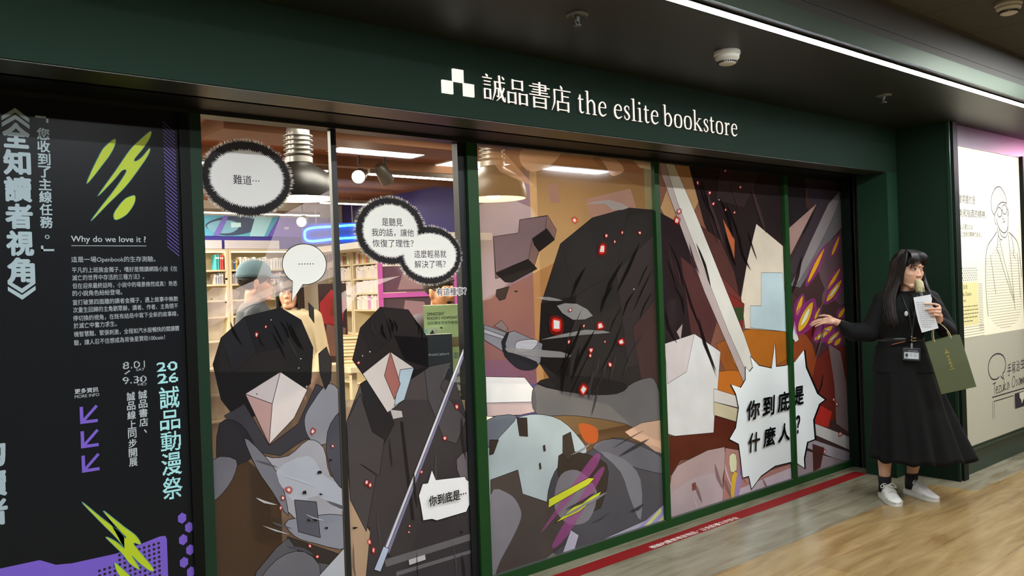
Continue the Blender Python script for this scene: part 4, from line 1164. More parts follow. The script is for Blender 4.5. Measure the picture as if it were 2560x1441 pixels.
slab('ceiling_corridor', (-4, -6.5, 2.775), (13, -1.349, 2.85), ceiling_tile_material())
slab('wall_back', (-4, -6.6, 0), (13, -6.5, 2.8), mat('5d5a55', 0.7))
slab('wall_left', (-4.1, -6.5, 0), (-4, 0, 2.8), mat('4a4845', 0.7))
slab('wall_end', (13, -6.5, 0), (13.1, -0.7, 2.8), mat('8a8578', 0.7))

# pilaster, return wall and the wall that carries the light box
slab('trim_5', (5.865, -0.41, 0), (6.02, -0.185, 2.2), mat('1a3425', 0.5, spec=0.15))
slab('wall_return', (6.04, -0.765, 0), (6.145, 0.1, 2.516), WALL_G)
slab('trim_6', (6.02, -0.36, 0), (6.04, 0.1, 2.516), GREEN_D)
slab('trim_7', (6.034, -0.775, 0), (6.05, -0.755, 2.516), mat('1c3023', 0.35, spec=0.2))
slab('trim_8', (6.075, -0.785, 0), (6.15, -0.765, 2.516), GREEN_D)
mb = MB()
mb.box((6.15, -0.735, 0), (13, -0.6, 0.165))
mb.box((6.15, -0.75, 0.165), (13, -0.6, 0.185))
mb.box((6.15, -0.742, 0.185), (13, -0.6, 0.205))
struct(mb.build('baseboard_right', mat('25382a', 0.4), bevel=0.003))
slab('wall_right', (6.145, -0.68, 0.2), (13, -0.6, 2.6), mat('1c241f', 0.5))
mb = MB()
mb.box((6.145, -0.745, 2.375), (13, -0.68, 2.516))
mb.box((6.145, -0.755, 2.362), (13, -0.68, 2.38))
struct(mb.build('trim_9', mat('3a2230', 0.4)))
# guide rails of the roller shutter at the end of the windows
for i, (a, b) in enumerate(((-0.05, -0.075), (-0.13, -0.15))):
    mb = MB()
    x = 6.02 - 0.06 * i
    mb.box((x, b, 0), (x + 0.1, a, 2.2), mat('11130f', 0.4))
    mb.box((x - 0.004, b - 0.006, 0), (x + 0.008, b, 2.2), mat('4a4a44', 0.35, metal=0.6))
    struct(mb.build('trim_%d' % (10 + i)))
slab('trim_12', (6.09, -0.06, 0), (6.2, 0.08, 2.2), BLACK)

# shop shell
slab('wall_store_back', (-3, 6.4, 0), (9, 6.5, 2.75), mat('d8d2c6', 0.8))
slab('wall_store_side', (5.2, 2.7, 0), (5.3, 6.4, 2.75), mat('42367c', 0.6))
slab('wall_store_far', (6.9, 0.1, 0), (7.0, 2.7, 2.75), mat('a88a62', 0.8))
slab('wall_store_left', (-3.1, 0.1, 0), (-3, 6.5, 2.75), mat('b8a68a', 0.8))
slab('wall_store_jut', (5.2, 2.6, 0), (7.0, 2.7, 2.75), mat('b0926a', 0.8))
slab('wall_poster_back', (-3, 0.06, 0), (1.1, 0.1, 2.2), BLACK)
slab('ceiling_store', (-3, 0.1, 2.6), (9, 6.5, 2.7), mat('8f5228', 0.7, noise=0.12, nscale=6, stretch=(1, 6, 1)))
mb = MB()
for a, b in (((1.9, 1.75, 2.5), (4.05, 2.15, 2.6)), ((0.2, 2.9, 2.52), (6.9, 3.0, 2.6)), ((3.4, 3.5, 2.5), (5.2, 3.62, 2.6))):
    mb.box(a, b)
struct(mb.build('trim_13', mat('7a4f30', 0.7, noise=0.1, nscale=6)))
slab('trim_14', (4.5, 3.3, 1.95), (5.2, 6.4, 2.02), mat('cfc6b4', 0.6))


# ------------------------------------------------------------------ shop windows
GL = glass_mat()
XG = {1: (1.139, 1.699), 2: (1.727, 2.416), 3: (2.485, 3.812), 4: (3.853, 5.20), 5: (5.246, 6.09)}


def window(n, posts, rail, panes, label):
    w = bpy.data.objects.new('window_%d' % n, None)
    COL.objects.link(w)
    w['kind'] = 'structure'
    mb = MB()
    for a, b, y0, y1, m in posts:
        mb.box((a, y0, 0.0), (b, y1, 2.206), m)
    mb.box((rail[0], -0.002, 0), (rail[1], 0.078, 0.047), GREEN_F)
    mb.box((rail[0], 0.004, 0.047), (rail[1], 0.06, 0.05), mat('4a4c48', 0.4))
    mb.build('frame', None, w)
    for p in panes:
        g = MB()
        g.box((XG[p][0] - 0.01, 0.028, 0.04), (XG[p][1] + 0.01, 0.036, 2.21))
        g.build('glass_pane', GL, w)
    return w


GREY_F = mat('15181b', 0.4, spec=0.3)
window(1, [(1.095, 1.139, 0, 0.08, mat('1d3325', 0.5, spec=0.15)), (1.701, 1.727, 0.02, 0.045, mat('1d1f20', 0.4)), (2.375, 2.42, 0.016, 0.06, GREY_F)], (1.095, 2.42), (1, 2), '')
window(2, [(2.42, 2.485, 0, 0.08, GREEN_F)], (2.42, 3.81), (3,), '')
window(3, [(3.81, 3.853, 0, 0.08, GREEN_F), (5.20, 5.246, 0, 0.08, GREEN_F), (6.05, 6.12, 0.0, 0.08, GREEN_D)], (3.81, 6.12), (4, 5), '')

# ------------------------------------------------------------------ printed window film
BUBBLE = ('dfe6ea', 'd3dfe3', '141315')
INFO = {
    1: 'window film with grey shards below a white black-edged spiky bubble, leftmost glass pane',
    2: 'window film with dark coat-like shape and thin glowing lavender line, on the second pane',
    3: 'wide window film with floating rock blocks and a large black mass, on the third pane',
    4: 'window film with pale diagonal beam and jagged white speech bubble, on the fourth pane',
    5: 'narrow window film with yellow and magenta streaks, on the pane behind the raised hand',
}


def ring_poly(c, rx, rz, k, amp, seed, y):
    rnd = random.Random(seed)
    P = []
    for i in range(2 * k):
        a = 2 * math.pi * (i + rnd.uniform(-.25, .25)) / (2 * k)
        s = 1 + (amp * rnd.uniform(.35, 1) if i % 2 else -amp * rnd.uniform(.1, .4))
        P.append((c[0] + rx * s * math.cos(a), y, c[1] + rz * s * math.sin(a)))
    return P


INK = film('2b2a2c')
PAPER = film('c9c8c6', 1.0, 0.0)
PAPER2 = film('e8e0d2', 1.0, 0.0)  # warmer, lighter copy of PAPER: shop backlight put into the colour
murals = {}
for pn, rows in MURAL.items():
    t = thing('window_mural', INFO[pn], 'window graphic', (0, 0, 0), 0, 'printed films across the shop windows')
    murals[pn] = t
    art, bub = MB(), MB()
    y = 0.0262
    for c, al, s in rows:
        y -= 0.00009
        mbx = bub if c in BUBBLE else art
        yy = y if c not in BUBBLE else y - 0.002
        P = ptsof(s)
        mbx.poly([(a, yy, b) for a, b in P], film(c, al, 0.0 if c in BUBBLE else None))
        ext = max(max(q[k] for q in P) - min(q[k] for q in P) for k in (0, 1))
        if (al == 1 and ext > .07 and mbx is art) or c in BUBBLE[:1]:
            for (a, b), (e, f) in zip(P, P[1:] + P[:1]):
                l = math.hypot(e - a, f - b) or 1
                nx, nz = -(f - b) / l * .0013, (e - a) / l * .0013
                mbx.poly([(a + nx, yy - .00004, b + nz), (e + nx, yy - .00004, f + nz), (e - nx, yy - .00004, f - nz), (a - nx, yy - .00004, b - nz)], film('231f20'))
    art.build("artwork", None, t, fix=False)
    if bub.v and pn > 2:
        murals[str(pn)] = bub.build('speech_bubble', None, t, fix=False)
    elif bub.v:
        o = MB()
        o.__dict__.update(bub.__dict__)
        b2 = o.build('speech_bubble', None, t, fix=False)
        lt = MB()
        put_text(lt, '你到底是⋯', 2.135, 2.352, 0.463, 0.513, 0.0115, film('1a1a1c'), 0.022)
        lt.build('lettering', None, b2, fix=False)


def spiky(pn, cs, paper, lines):
    b = MB()
    for q, (c, ri, ro) in enumerate(cs):
        b.poly(ring_poly(c, ro[0] * 1.0, ro[1] * 1.0, 170, 0.085, 5 + q, 0.0138), film('c9c6c4', 0.85))
    for q, (c, ri, ro) in enumerate(cs):
        b.poly(ring_poly(c, ro[0] * .985, ro[1] * .985, 170, 0.075, 15 + q, 0.0136 - q * .0001), INK)
    for q, (c, ri, ro) in enumerate(cs):
        b.poly(ring_poly(c, ri[0], ri[1], 130, 0.10, 25 + q, 0.0133 - q * .0001), paper)
    o = b.build('speech_bubble', None, murals[pn], fix=False)
    lt = MB()
    for s, x0, x1, z0, z1 in lines:
        put_text(lt, s, x0, x1, z0, z1, 0.0128, INK, 0.004)
    lt.build('lettering', None, o, fix=False)


spiky(1, [((1.324, 1.949), (.150, .112), (.187, .152))], PAPER, [('難道⋯', 1.264, 1.372, 1.923, 1.961)])
spiky(2, [((1.985, 1.748), (.142, .118), (.183, .153)), ((2.196, 1.636), (.146, .102), (.178, .137))], PAPER2,
      [('是聽見', 1.938, 2.047, 1.770, 1.806), ('我的話，讓他', 1.884, 2.106, 1.722, 1.758), ('恢復了理性？', 1.886, 2.103, 1.674, 1.709),
       ('這麼輕易就', 2.104, 2.285, 1.624, 1.660), ('解決了嗎？', 2.104, 2.280, 1.577, 1.612)])
# plain round bubble with dots
b = MB()
for k, (gx, m, yy) in enumerate(((0.0035, INK, 0.0137), (0, PAPER2, 0.0135))):
    P = []
    for i in range(73):
        a = math.radians(248 + 352 * i / 72)
        P.append((1.557 + (0.098 + gx) * math.cos(a), yy, 1.601 + (0.084 + gx) * math.sin(a)))
    P = [p for p in P if not (1.505 < p[0] < 1.541 and p[2] < 1.56)]
    tip = (1.494 - gx, yy, 1.449 - gx * 1.5)
    i0 = min(range(len(P)), key=lambda i: (P[i][0] - 1.541) ** 2 + (P[i][2] - 1.52) ** 2)
    P = P[i0:] + P[:i0]
    b.poly([tip] + P, m)
o = b.build('speech_bubble', None, murals[1], fix=False)
b = MB()
for i in range(6):
    b.box((1.530 + i * .0125, 0.0128, 1.600), (1.5345 + i * .0125, 0.0131, 1.6045), INK)
b.build('lettering', None, o)
# small handwritten line
b = MB()
put_text(b, '有這種事？', 2.218, 2.40, 1.440, 1.484, 0.0136, film('e8e4dc'), 0.07)
put_text(b, '有這種事？', 2.222, 2.396, 1.444, 1.480, 0.0132, INK, 0.008)
b.build('caption', None, murals[2], fix=False)
# lettering of the burst bubble over two panes
for pn, rows in ((4, (('你', 4.675, 4.83, .525, .655), ('到', 4.855, 5.01, .53, .663), ('底', 5.035, 5.195, .533, .672), ('什', 4.68, 4.815, .31, .44), ('麼', 4.85, 5.005, .32, .45), ('人', 5.03, 5.175, .325, .452))),
                 (5, (('是', 5.249, 5.375, .555, .69), ('？', 5.262, 5.318, .355, .485)))):
    b = MB()
    for s, x0, x1, z0, z1 in rows:
        put_text(b, s, x0, x1, z0, z1, 0.0095, film('0e0f12'), 0.03, 0.12)
    b.build('lettering', None, murals[str(pn)], fix=False)

# ------------------------------------------------------------------ festival poster left of the windows
t = thing('festival_poster', 'tall black poster with pale vertical lettering and lime slashes, left of the windows', 'poster', (0, 0, 0))
PB = mat('191b1e', 0.3, spec=0.12)
mb = MB()
mb.box((-0.7, 0.012, 0.03), (1.055, 0.05, 2.196))
mb.build('board', PB, t)
mb = MB()
for a, bx in (((-0.8, 0.0, 0.0), (-0.7, 0.06, 2.206)), ((1.055, 0.0, 0), (1.095, 0.06, 2.206)), ((-0.7, 0.0, 0), (1.055, 0.06, 0.03))):
    mb.box(a, bx)
mb.build('frame', BLACK, t)
YP = 0.0114
PALE, PALE2, TEAL, VIO, LIME = mat('9fb3ba', 0.5), mat('b3bcc0', 0.5), mat('a4dfe2', 0.5), mat('7458c4', 0.5), mat('b5c81e', 0.5)
mb = MB()
title = '全知讀者視角'
zt = 2.06
for i, ch in enumerate(title):
    put_text(mb, ch, 0.478, 0.560, 2.093 - (i + 1) * .0915 + .005, 2.093 - i * .0915, YP, PALE, 0.045)
for sgn, zc in ((1, 2.075), (-1, 1.560)):
    for d in (0, 0.022):
        z = zc + d * sgn
        mb.poly([(0.478, YP, z), (0.519, YP, z + .030 * sgn), (0.560, YP, z), (0.560, YP, z + .014 * sgn), (0.519, YP, z + .046 * sgn), (0.478, YP, z + .014 * sgn)], PALE)
for i, ch in enumerate('您收到了主線任務'):
    put_text(mb, ch, 0.581, 0.620, 2.083 - (i + 1) * .0437 + .003, 2.083 - i * .0437, YP, PALE, 0.03)
mb.box((0.578, YP - .0002, 2.117), (0.618, YP, 2.124), PALE)
mb.box((0.611, YP - .0002, 2.102), (0.618, YP, 2.124), PALE)
mb.tube([(0.601 + .006 * math.cos(k * .524), YP, 1.706 + .006 * math.sin(k * .524)) for k in range(12)], 0.0018, PALE, 6, True)
mb.box((0.581, YP - .0002, 1.657), (0.621, YP, 1.664), PALE)
mb.box((0.581, YP - .0002, 1.657), (0.588, YP, 1.676), PALE)
for ch, z0, z1 in (('的', 0.94, 1.03), ('讀', 0.84, 0.93), ('者', 0.745, 0.835)):
    put_text(mb, ch, 0.372, 0.454, z0, z1, YP, PALE, 0.045)
mb.build('title_lettering', None, t, fix=False)
mb = MB()
put_text(mb, 'Why do we love it ?', 0.675, 0.925, 1.683, 1.711, YP, PALE2, 0.012)
mb.box((0.675, YP - .0002, 1.675), (0.926, YP, 1.677), PALE2)
BODY = [('這是一場Openbook的生存測驗。', 0.673, 0.956, 1.614, 1.638), ('平凡的上班族金獨子，嗜好是閱讀網路小說《在', 0.674, 1.034, 1.580, 1.600), ('滅亡的世界中存活的三種方法》。', 0.674, 0.914, 1.553, 1.573),
        ('但在迎來最終話時，小說中的場景倏然成真！熟悉', 0.674, 1.032, 1.524, 1.544), ('的小說角色紛紛登場。', 0.673, 0.836, 1.498, 1.518), ('當打破第四面牆的讀者金獨子，遇上故事中無數', 0.673, 1.033, 1.466, 1.486),
        ('次重生回歸的主角劉眾赫，讀者、作者、主角間不', 0.673, 1.032, 1.439, 1.459), ('停切換的視角，在既有結局中寫下全新的故事線，', 0.672, 1.031, 1.410, 1.430), ('於滅亡中奮力求生。', 0.673, 0.814, 1.384, 1.404),
        ('機智慧黠、緊張刺激，全程如汽水般暢快的閱讀體', 0.673, 1.033, 1.354, 1.374), ('驗，讓人忍不住想成為背後星贊助100coin！', 0.672, 0.980, 1.324, 1.344)]
for r in BODY:
    put_text(mb, *r, YP, PALE2, 0.006)
mb.build('body_lettering', None, t, fix=False)
mb = MB()
put_text(mb, '更多資訊', 0.668, 0.745, 1.154, 1.172, YP, PALE2, 0.02)
put_text(mb, 'MORE INFO', 0.668, 0.747, 1.139, 1.150, YP, PALE2)
for s, x0, x1, z0, z1, nx, nz in (('8.01', .829, .905, 1.227, 1.252, 22, 9), ('SAT', .874, .903, 1.216, 1.225, 15, 7), ('9.30', .827, .909, 1.172, 1.197, 22, 9), ('WED', .876, .908, 1.161, 1.170, 15, 7)):
    pixel_text(mb, s, x0, x1, z0, z1, YP, nx, nz, PALE2, 0.0)
for k in range(3):
    mb.box((.834 + k * .006, YP - .0002, 1.208 + k * .004), (.841 + k * .006, YP, 1.212 + k * .004), PALE2)
for i, ch in enumerate('誠品書店'):
    put_text(mb, ch, .878, .909, 1.143 - (i + 1) * .034 + .003, 1.143 - i * .034, YP, PALE2, 0.02)
put_text(mb, '、', .894, .903, .985, .999, YP, PALE2, 0.02)
for i, ch in enumerate('誠品線上同步開展'):
    put_text(mb, ch, .838, .867, 1.141 - (i + 1) * .0343 + .003, 1.141 - i * .0343, YP, PALE2, 0.02)
mb.build('date_lettering', None, t, fix=False)
mb = MB()
pixel_text(mb, '20', .947, 1.021, 1.206, 1.240, YP, 18, 10, TEAL, 0.012)
pixel_text(mb, '26', .948, 1.022, 1.161, 1.197, YP, 18, 10, TEAL, 0.012)
for ch, z1, z0 in (('誠', 1.146, 1.066), ('品', 1.058, .985), ('動', .978, .905), ('漫', .898, .814), ('祭', .806, .724)):
    pixel_text(mb, ch, .951, 1.024, z0, z1, YP, 22, 22, TEAL, 0.012)
mb.build('festival_lettering', None, t, fix=False)
mb = MB()
for z in (1.047, .961, .875):
    X, w = .682, .011
    mb.poly([(X, YP, z), (X + .057, YP, z), (X + .057, YP, z + w), (X, YP, z + w)], VIO)
    mb.poly([(X, YP - .0001, z), (X + w, YP - .0001, z), (X + w, YP - .0001, z + .06), (X, YP - .0001, z + .06)], VIO)
    mb.poly([(X + .004, YP - .0002, z + .011), (X + .011, YP - .0002, z + .004), (X + .059, YP - .0002, z + .055), (X + .052, YP - .0002, z + .062)], VIO)
mb.build('arrow', None, t, fix=False)
mb = MB()
for x, z in ((1.018, .645), (1.043, .605), (1.019, .563), (1.044, .519), (1.019, .477), (1.044, .435), (1.019, .39)):
    mb.poly([(x + .0175 * math.sin(k * math.pi / 3), YP, z + .021 * math.cos(k * math.pi / 3)) for k in range(6)], VIO)
P = [(-0.6, .60), (.542, .601), (.59, .573), (.64, .566), (.783, .566), (.86, .58), (.936, .594), (.955, .592), (.96, .58), (.959, .1), (-0.6, .1)]
mb.poly([(a, YP + .0003, c) for a, c in P], VIO)
BK = mat('1d1c22', 0.4)
for j in range(9):
    for i in range(16):
        x, z = .93 - i * .017 - (j % 2) * .0, .57 - j * .017 - i * .0015
        if (j > 1 or i < 9) and not (j < 3 and i > 12) and x > .5:
            mb.poly([(x + .0052 * math.cos(k * .785), YP + .0001, z + .0052 * math.sin(k * .785)) for k in range(8)], BK)
mb.build('violet_shapes', None, t, fix=False)
mb = MB()
SL = [[(0.828, 2.064), (0.833, 2.054), (0.82, 2.02), (0.794, 1.979), (0.731, 1.896), (0.779, 2.007), (0.804, 2.042)],
      [(0.957, 2.105), (0.952, 2.079), (0.926, 2.037), (0.895, 1.996), (0.901, 1.989), (0.922, 2.006), (0.95, 2.04), (0.944, 2.015), (0.907, 1.957), (0.859, 1.891), (0.8, 1.828), (0.741, 1.764), (0.773, 1.812), (0.822, 1.879), (0.865, 1.947), (0.851, 1.951), (0.823, 1.916), (0.766, 1.854), (0.831, 1.952), (0.881, 2.029), (0.925, 2.077)],
      [(0.882, 1.86), (0.893, 1.858), (0.888, 1.831), (0.863, 1.793), (0.831, 1.772), (0.818, 1.775), (0.821, 1.799), (0.854, 1.844)],
      [(0.677, 0.774), (0.747, 0.696), (0.812, 0.627), (0.815, 0.616), (0.799, 0.642), (0.751, 0.717), (0.753, 0.722), (0.813, 0.656), (0.852, 0.615), (0.868, 0.58), (0.843, 0.591), (0.857, 0.563), (0.901, 0.494), (0.909, 0.472), (0.889, 0.482), (0.856, 0.519), (0.836, 0.546), (0.855, 0.505), (0.859, 0.489), (0.828, 0.519), (0.803, 0.561), (0.777, 0.596), (0.75, 0.634), (0.784, 0.609), (0.811, 0.578), (0.785, 0.623), (0.734, 0.692)],
      [(0.776, 0.534), (0.794, 0.516), (0.827, 0.474), (0.853, 0.44), (0.793, 0.483)]]
for P in SL:
    Q = crom(P, 4)
    mb.tube([(a, YP - .0003, c) for a, c in Q], 0.0016, mat('4f8f9a', 0.5), 4, True)
    mb.poly([(a, YP - .0012, c) for a, c in Q], LIME)
mb.build('lime_slashes', None, t, fix=False)
mb = MB()
for i in range(34):
    z = 2.146 - i * .0142
    mb.poly([(1.001, YP, z), (1.044, YP, z - .038), (1.044, YP, z - .041), (1.001, YP, z - .003)], VIO)
mb.build('hatched_bar', None, t, fix=False)

# ------------------------------------------------------------------ illuminated shop sign
SIGN = emit_mat('fff4e6', 1.15)
SIDE = mat('6a675e', 0.5)
t = thing('shop_sign', 'white backlit shop sign with three squares and serif lettering on the green fascia', 'sign', (0, 0, 0))
YS = -0.42


def raised(mb, quads, x0, x1, z0, z1):
    for q in quads:
        P = [(x0 + a * (x1 - x0), YS, z0 + b * (z1 - z0)) for a, b in q]
        mb.prism(P, (0, 0.01, 0), SIDE)
        mb.poly([(a, b - .0006, c) for a, b, c in P], SIGN)


mb = MB()
for x, z in ((1.990, 2.289), (2.046, 2.343), (2.1005, 2.289)):
    mb.box((x, YS, z), (x + .0545, YS + .01, z + .0535), SIGN)
mb.build('emblem', None, t)
T_, V_ = .044, .092
CJK = {
    '誠': [[(.14, .98, .03), (.2, .93, .09), (.24, .89, .05)], [(.0, .84, T_), (.42, .84, T_)], [(.06, .71, T_), (.36, .71, T_)], [(.06, .58, T_), (.36, .58, T_)], [(.09, .44, .08), (.09, .04, .08)], [(.33, .44, .08), (.33, .04, .08)], [(.07, .42, T_), (.35, .42, T_)], [(.07, .08, T_), (.35, .08, T_)],
          [(.5, .74, T_), (1.0, .74, T_)], [(.55, .75, .09), (.55, .4, .08), (.42, .02, .02)], [(.57, .5, T_), (.72, .5, T_)], [(.7, .52, .07), (.69, .2, .07), (.6, .22, .02)], [(.74, 1.0, .09), (.78, .5, .1), (.9, .12, .1), (.99, .02, .05)], [(.98, .02, .05), (.99, .2, .02)], [(.95, .55, .08), (.8, .22, .06), (.6, .02, .02)], [(.86, .97, .03), (.93, .9, .08), (.96, .86, .04)]],
    '品': [[(.29, .95, V_), (.29, .55, V_)], [(.73, .95, V_), (.73, .55, V_)], [(.26, .91, T_), (.76, .91, T_)], [(.26, .6, T_), (.76, .6, T_)],
          [(.08, .46, V_), (.08, .0, V_)], [(.4, .46, V_), (.4, .0, V_)], [(.05, .42, T_), (.43, .42, T_)], [(.05, .06, T_), (.43, .06, T_)],
          [(.6, .46, V_), (.6, .0, V_)], [(.93, .46, V_), (.93, .0, V_)], [(.57, .42, T_), (.96, .42, T_)], [(.57, .06, T_), (.96, .06, T_)]],
    '書': [[(.16, .91, T_), (.8, .91, T_)], [(.0, .81, T_), (1.0, .81, T_)], [(.16, .7, T_), (.8, .7, T_)], [(.1, .6, T_), (.9, .6, T_)], [(.0, .49, T_), (1.0, .49, T_)], [(.5, 1.02, V_), (.5, .49, V_)], [(.79, .93, .09), (.79, .68, .09)],
          [(.22, .42, V_), (.22, -.02, V_)], [(.78, .42, V_), (.78, -.02, V_)], [(.2, .38, T_), (.8, .38, T_)], [(.2, .2, T_), (.8, .2, T_)], [(.2, .03, T_), (.8, .03, T_)]],
    '店': [[(.47, 1.02, .04), (.53, .93, .1), (.56, .87, .06)], [(.14, .83, T_), (1.0, .83, T_)], [(.17, .84, .09), (.17, .4, .08), (.12, .2, .06), (.02, -.02, .02)], [(.56, .78, .09), (.56, .38, .09)], [(.58, .6, T_), (.9, .6, T_)], [(.33, .4, V_), (.33, -.02, V_)], [(.86, .4, V_), (.86, -.02, V_)], [(.3, .36, T_), (.9, .36, T_)], [(.3, .05, T_), (.9, .05, T_)]],
}
mb = MB()
for i, ch in enumerate('誠品書店'):
    x0 = 2.200 + i * .1335
    for st in CJK[ch]:
        raised(mb, stroke2(st), x0, x0 + .126, 2.285, 2.400)
mb.build('chinese_lettering', None, t)
S_, H_ = .155, .052
SERIF = {
    'o': (.92, [[(.02 + .10, .5, .2), (.2, .85, 0.136), (.46, .96, 0.072), (.72, .85, 0.136), (.8, .5, 0.16), (.72, .13, 0.136), (.46, .03, 0.072), (.2, .13, 0.136), (.12, .5, 0.16)]]),
    'e': (.78, [[(.14, .58, 0.048), (.7, .58, 0.056)], [(.68, .58, 0.112), (.64, .82, 0.128), (.42, .96, 0.072), (.18, .8, 0.128), (.11, .5, 0.16), (.18, .18, 0.16), (.42, .04, 0.112), (.74, .2, 0.04)]]),
    't': (.56, [[(.02, .9, 0.04), (.5, .92, 0.08)], [(.12, .92, 0.08), (.24, 1.22, 0.048)], [(.22, 1.2, 0.112), (.22, .6, 0.16), (.22, .2, 0.16), (.34, .04, 0.112), (.54, .12, 0.04)]]),
    'h': (1.0, [[(.2, 1.52, S_), (.2, .0, S_)], [(.0, 1.5, 0.032), (.2, 1.5, 0.08)], [(.02, .03, H_), (.4, .03, H_)], [(.26, .72, 0.064), (.4, .9, 0.08), (.6, .93, 0.12), (.76, .75, 0.16), (.78, .5, 0.16), (.78, .0, 0.16)], [(.6, .03, H_), (.98, .03, H_)]]),
    's': (.6, [[(.5, .74, 0.04), (.44, .92, 0.064), (.28, .96, 0.072), (.12, .8, 0.128), (.2, .6, 0.152), (.4, .44, 0.16), (.5, .24, 0.136), (.38, .06, 0.08), (.2, .04, 0.072), (.08, .26, 0.04)], [(.5, .94, 0.032), (.5, .7, 0.04)], [(.08, .06, 0.032), (.08, .3, 0.04)]]),
    'l': (.46, [[(.22, 1.55, S_), (.22, 0, S_)], [(.0, 1.5, 0.032), (.22, 1.5, 0.08)], [(.02, .03, H_), (.44, .03, H_)]]),
    'i': (.46, [[(.22, .98, S_), (.22, 0, S_)], [(.02, .92, 0.04), (.22, .93, 0.08)], [(.02, .03, H_), (.44, .03, H_)], [(.1, 1.3, 0.016), (.14, 1.3, 0.136), (.2, 1.3, 0.184), (.26, 1.3, 0.136), (.3, 1.3, 0.016)]]),
    'b': (.94, [[(.18, 1.52, S_), (.18, .08, 0.144)], [(.0, 1.5, 0.032), (.2, 1.5, 0.08)], [(.24, .74, 0.064), (.4, .92, 0.08), (.62, .88, 0.136), (.8, .5, 0.168), (.66, .12, 0.136), (.42, .02, 0.072), (.18, .1, 0.08)]]),
    'k': (1.0, [[(.2, 1.52, S_), (.2, 0, S_)], [(.0, 1.5, 0.032), (.2, 1.5, 0.08)], [(.02, .03, H_), (.4, .03, H_)], [(.28, .46, 0.056), (.72, .92, 0.072)], [(.55, .93, H_), (.9, .93, H_)], [(.38, .56, 0.12), (.86, .06, 0.192)], [(.66, .03, H_), (1.02, .03, H_)]]),
    'r': (.68, [[(.22, .96, S_), (.22, 0, S_)], [(.02, .9, 0.04), (.22, .93, 0.08)], [(.02, .03, H_), (.46, .03, H_)], [(.28, .7, 0.064), (.42, .9, 0.096), (.62, .88, 0.16)]]),
}


def serif_word(mb, word, x0, x1, zb, xh):
    tot = sum(SERIF[c][0] for c in word) + .1 * (len(word) - 1)
    k = (x1 - x0) / tot
    x = x0
    for c in word:
        w, sts = SERIF[c]
        for st in sts:
            raised(mb, stroke2(st), x, x + k, zb, zb + xh)
        x += (w + .1) * k


mb = MB()
serif_word(mb, 'the', 2.770, 2.970, 2.289, .073)
serif_word(mb, 'eslite', 3.018, 3.360, 2.289, .073)
serif_word(mb, 'bookstore', 3.397, 4.053, 2.288, .073)
mb.build('english_lettering', None, t)

# ------------------------------------------------------------------ red floor tape
mb = MB()
mb.box((-3, -0.192, 0.0), (5.865, -0.093, 0.0012))
t = tag(mb.build('floor_tape', mat('84191a', 0.5, spec=0.12, noise=0.08, nscale=12)), 'red tape strip with white lettering on the floor along the windows', 'floor tape')
mb = MB()
s = '標線內嚴禁堆放物品，以免影響公共安全'
for i, ch in enumerate(s):
    x0 = 3.47 + i * .0452
    if ch == '，':
        put_text(mb, ch, x0 + .012, x0 + .022, -0.165, -0.15, None, mat('d9cfc4', 0.5), 0.02, fn=lambda a, c, k: (a, c, 0.0016 + k))
    else:
        put_text(mb, ch, x0, x0 + .042, -0.185, -0.142, None, mat('d9cfc4', 0.5), 0.025, fn=lambda a, c, k: (a, c, 0.0016 + k))
mb.build('lettering', None, t, fix=False)

# ------------------------------------------------------------------ ceiling fittings
LED = emit_mat('f4fbff', 110.0)
t = thing('led_strip_light', 'long white LED strip light set along the green corridor soffit', 'strip light', (0, 0, 0))
mb = MB()
mb.box((-4, -1.301, 2.508), (13, -1.265, 2.515))
mb.build('diffuser', LED, t)
mb = MB()
mb.box((-4, -1.307, 2.510), (13, -1.301, 2.516))
mb.box((-4, -1.265, 2.510), (13, -1.259, 2.516))
mb.build('channel', mat('0d0f0d', 0.7, spec=0.1), t)


def sprinkler(x, y, label):
    t = thing('sprinkler', label, 'sprinkler', (x, y, 2.516), 0, 'sprinklers in the corridor soffit')
    m = mat('585a54', 0.5, metal=0.3)
    a = MB()
    a.lathe([(.0, 0), (.044, 0), (.044, -.004), (.034, -.009), (.030, -.003), (.024, -.003), (.024, -.0035), (0, -.0035)], n=28)
    a.build('escutcheon', m, t, smooth='auto')
    a = MB()
    a.lathe([(0, 0), (.010, 0), (.010, -.016), (.006, -.022), (.006, -.028), (0, -.028)], n=14)
    for s in (-1, 1):
        a.tube([(s * .008, 0, -.018), (s * .011, 0, -.03), (s * .004, 0, -.042)], .0022, n=6)
    a.build('nozzle', m, t, smooth='auto')
    a = MB()
    a.lathe([(0, -.041), (.016, -.042), (.016, -.045), (0, -.046)], n=16)
    a.build('deflector', m, t, smooth='auto')


sprinkler(2.262, -0.945, 'grey ceiling sprinkler in the dark soffit above the shop sign emblem')
sprinkler(4.79, -0.92, 'grey ceiling sprinkler in the dark soffit near the right pilaster')


def detector(x, y, z, label, k=1.0):
    t = thing('smoke_detector', label, 'smoke detector', (x, y, z), 0, 'smoke detectors on the ceilings')
    m = mat('c9c6ba', 0.5)
    a = MB()
    a.lathe([(0, 0), (.058 * k, 0), (.060 * k, -.004), (.060 * k, -.016), (.055 * k, -.020), (0, -.02)], n=36)
    a.build('base', m, t, smooth='auto')
    a = MB()
    a.lathe([(0, -.019), (.055 * k, -.019), (.054 * k, -.034), (.040 * k, -.046), (.038 * k, -.056), (.030 * k, -.060), (0, -.061)], n=36)
    a.build('sensing_head', m, t, smooth='auto')
    a = MB()
    for i in range(26):
        ang = 2 * math.pi * i / 26
        M = Matrix.Rotation(ang, 4, 'Z')
        a.box((.0388 * k, -.0028, -.0545), (.0455 * k, .0028, -.0475), M=M)
    a.build('vent_slots', mat('2b2a27', 0.6), t)


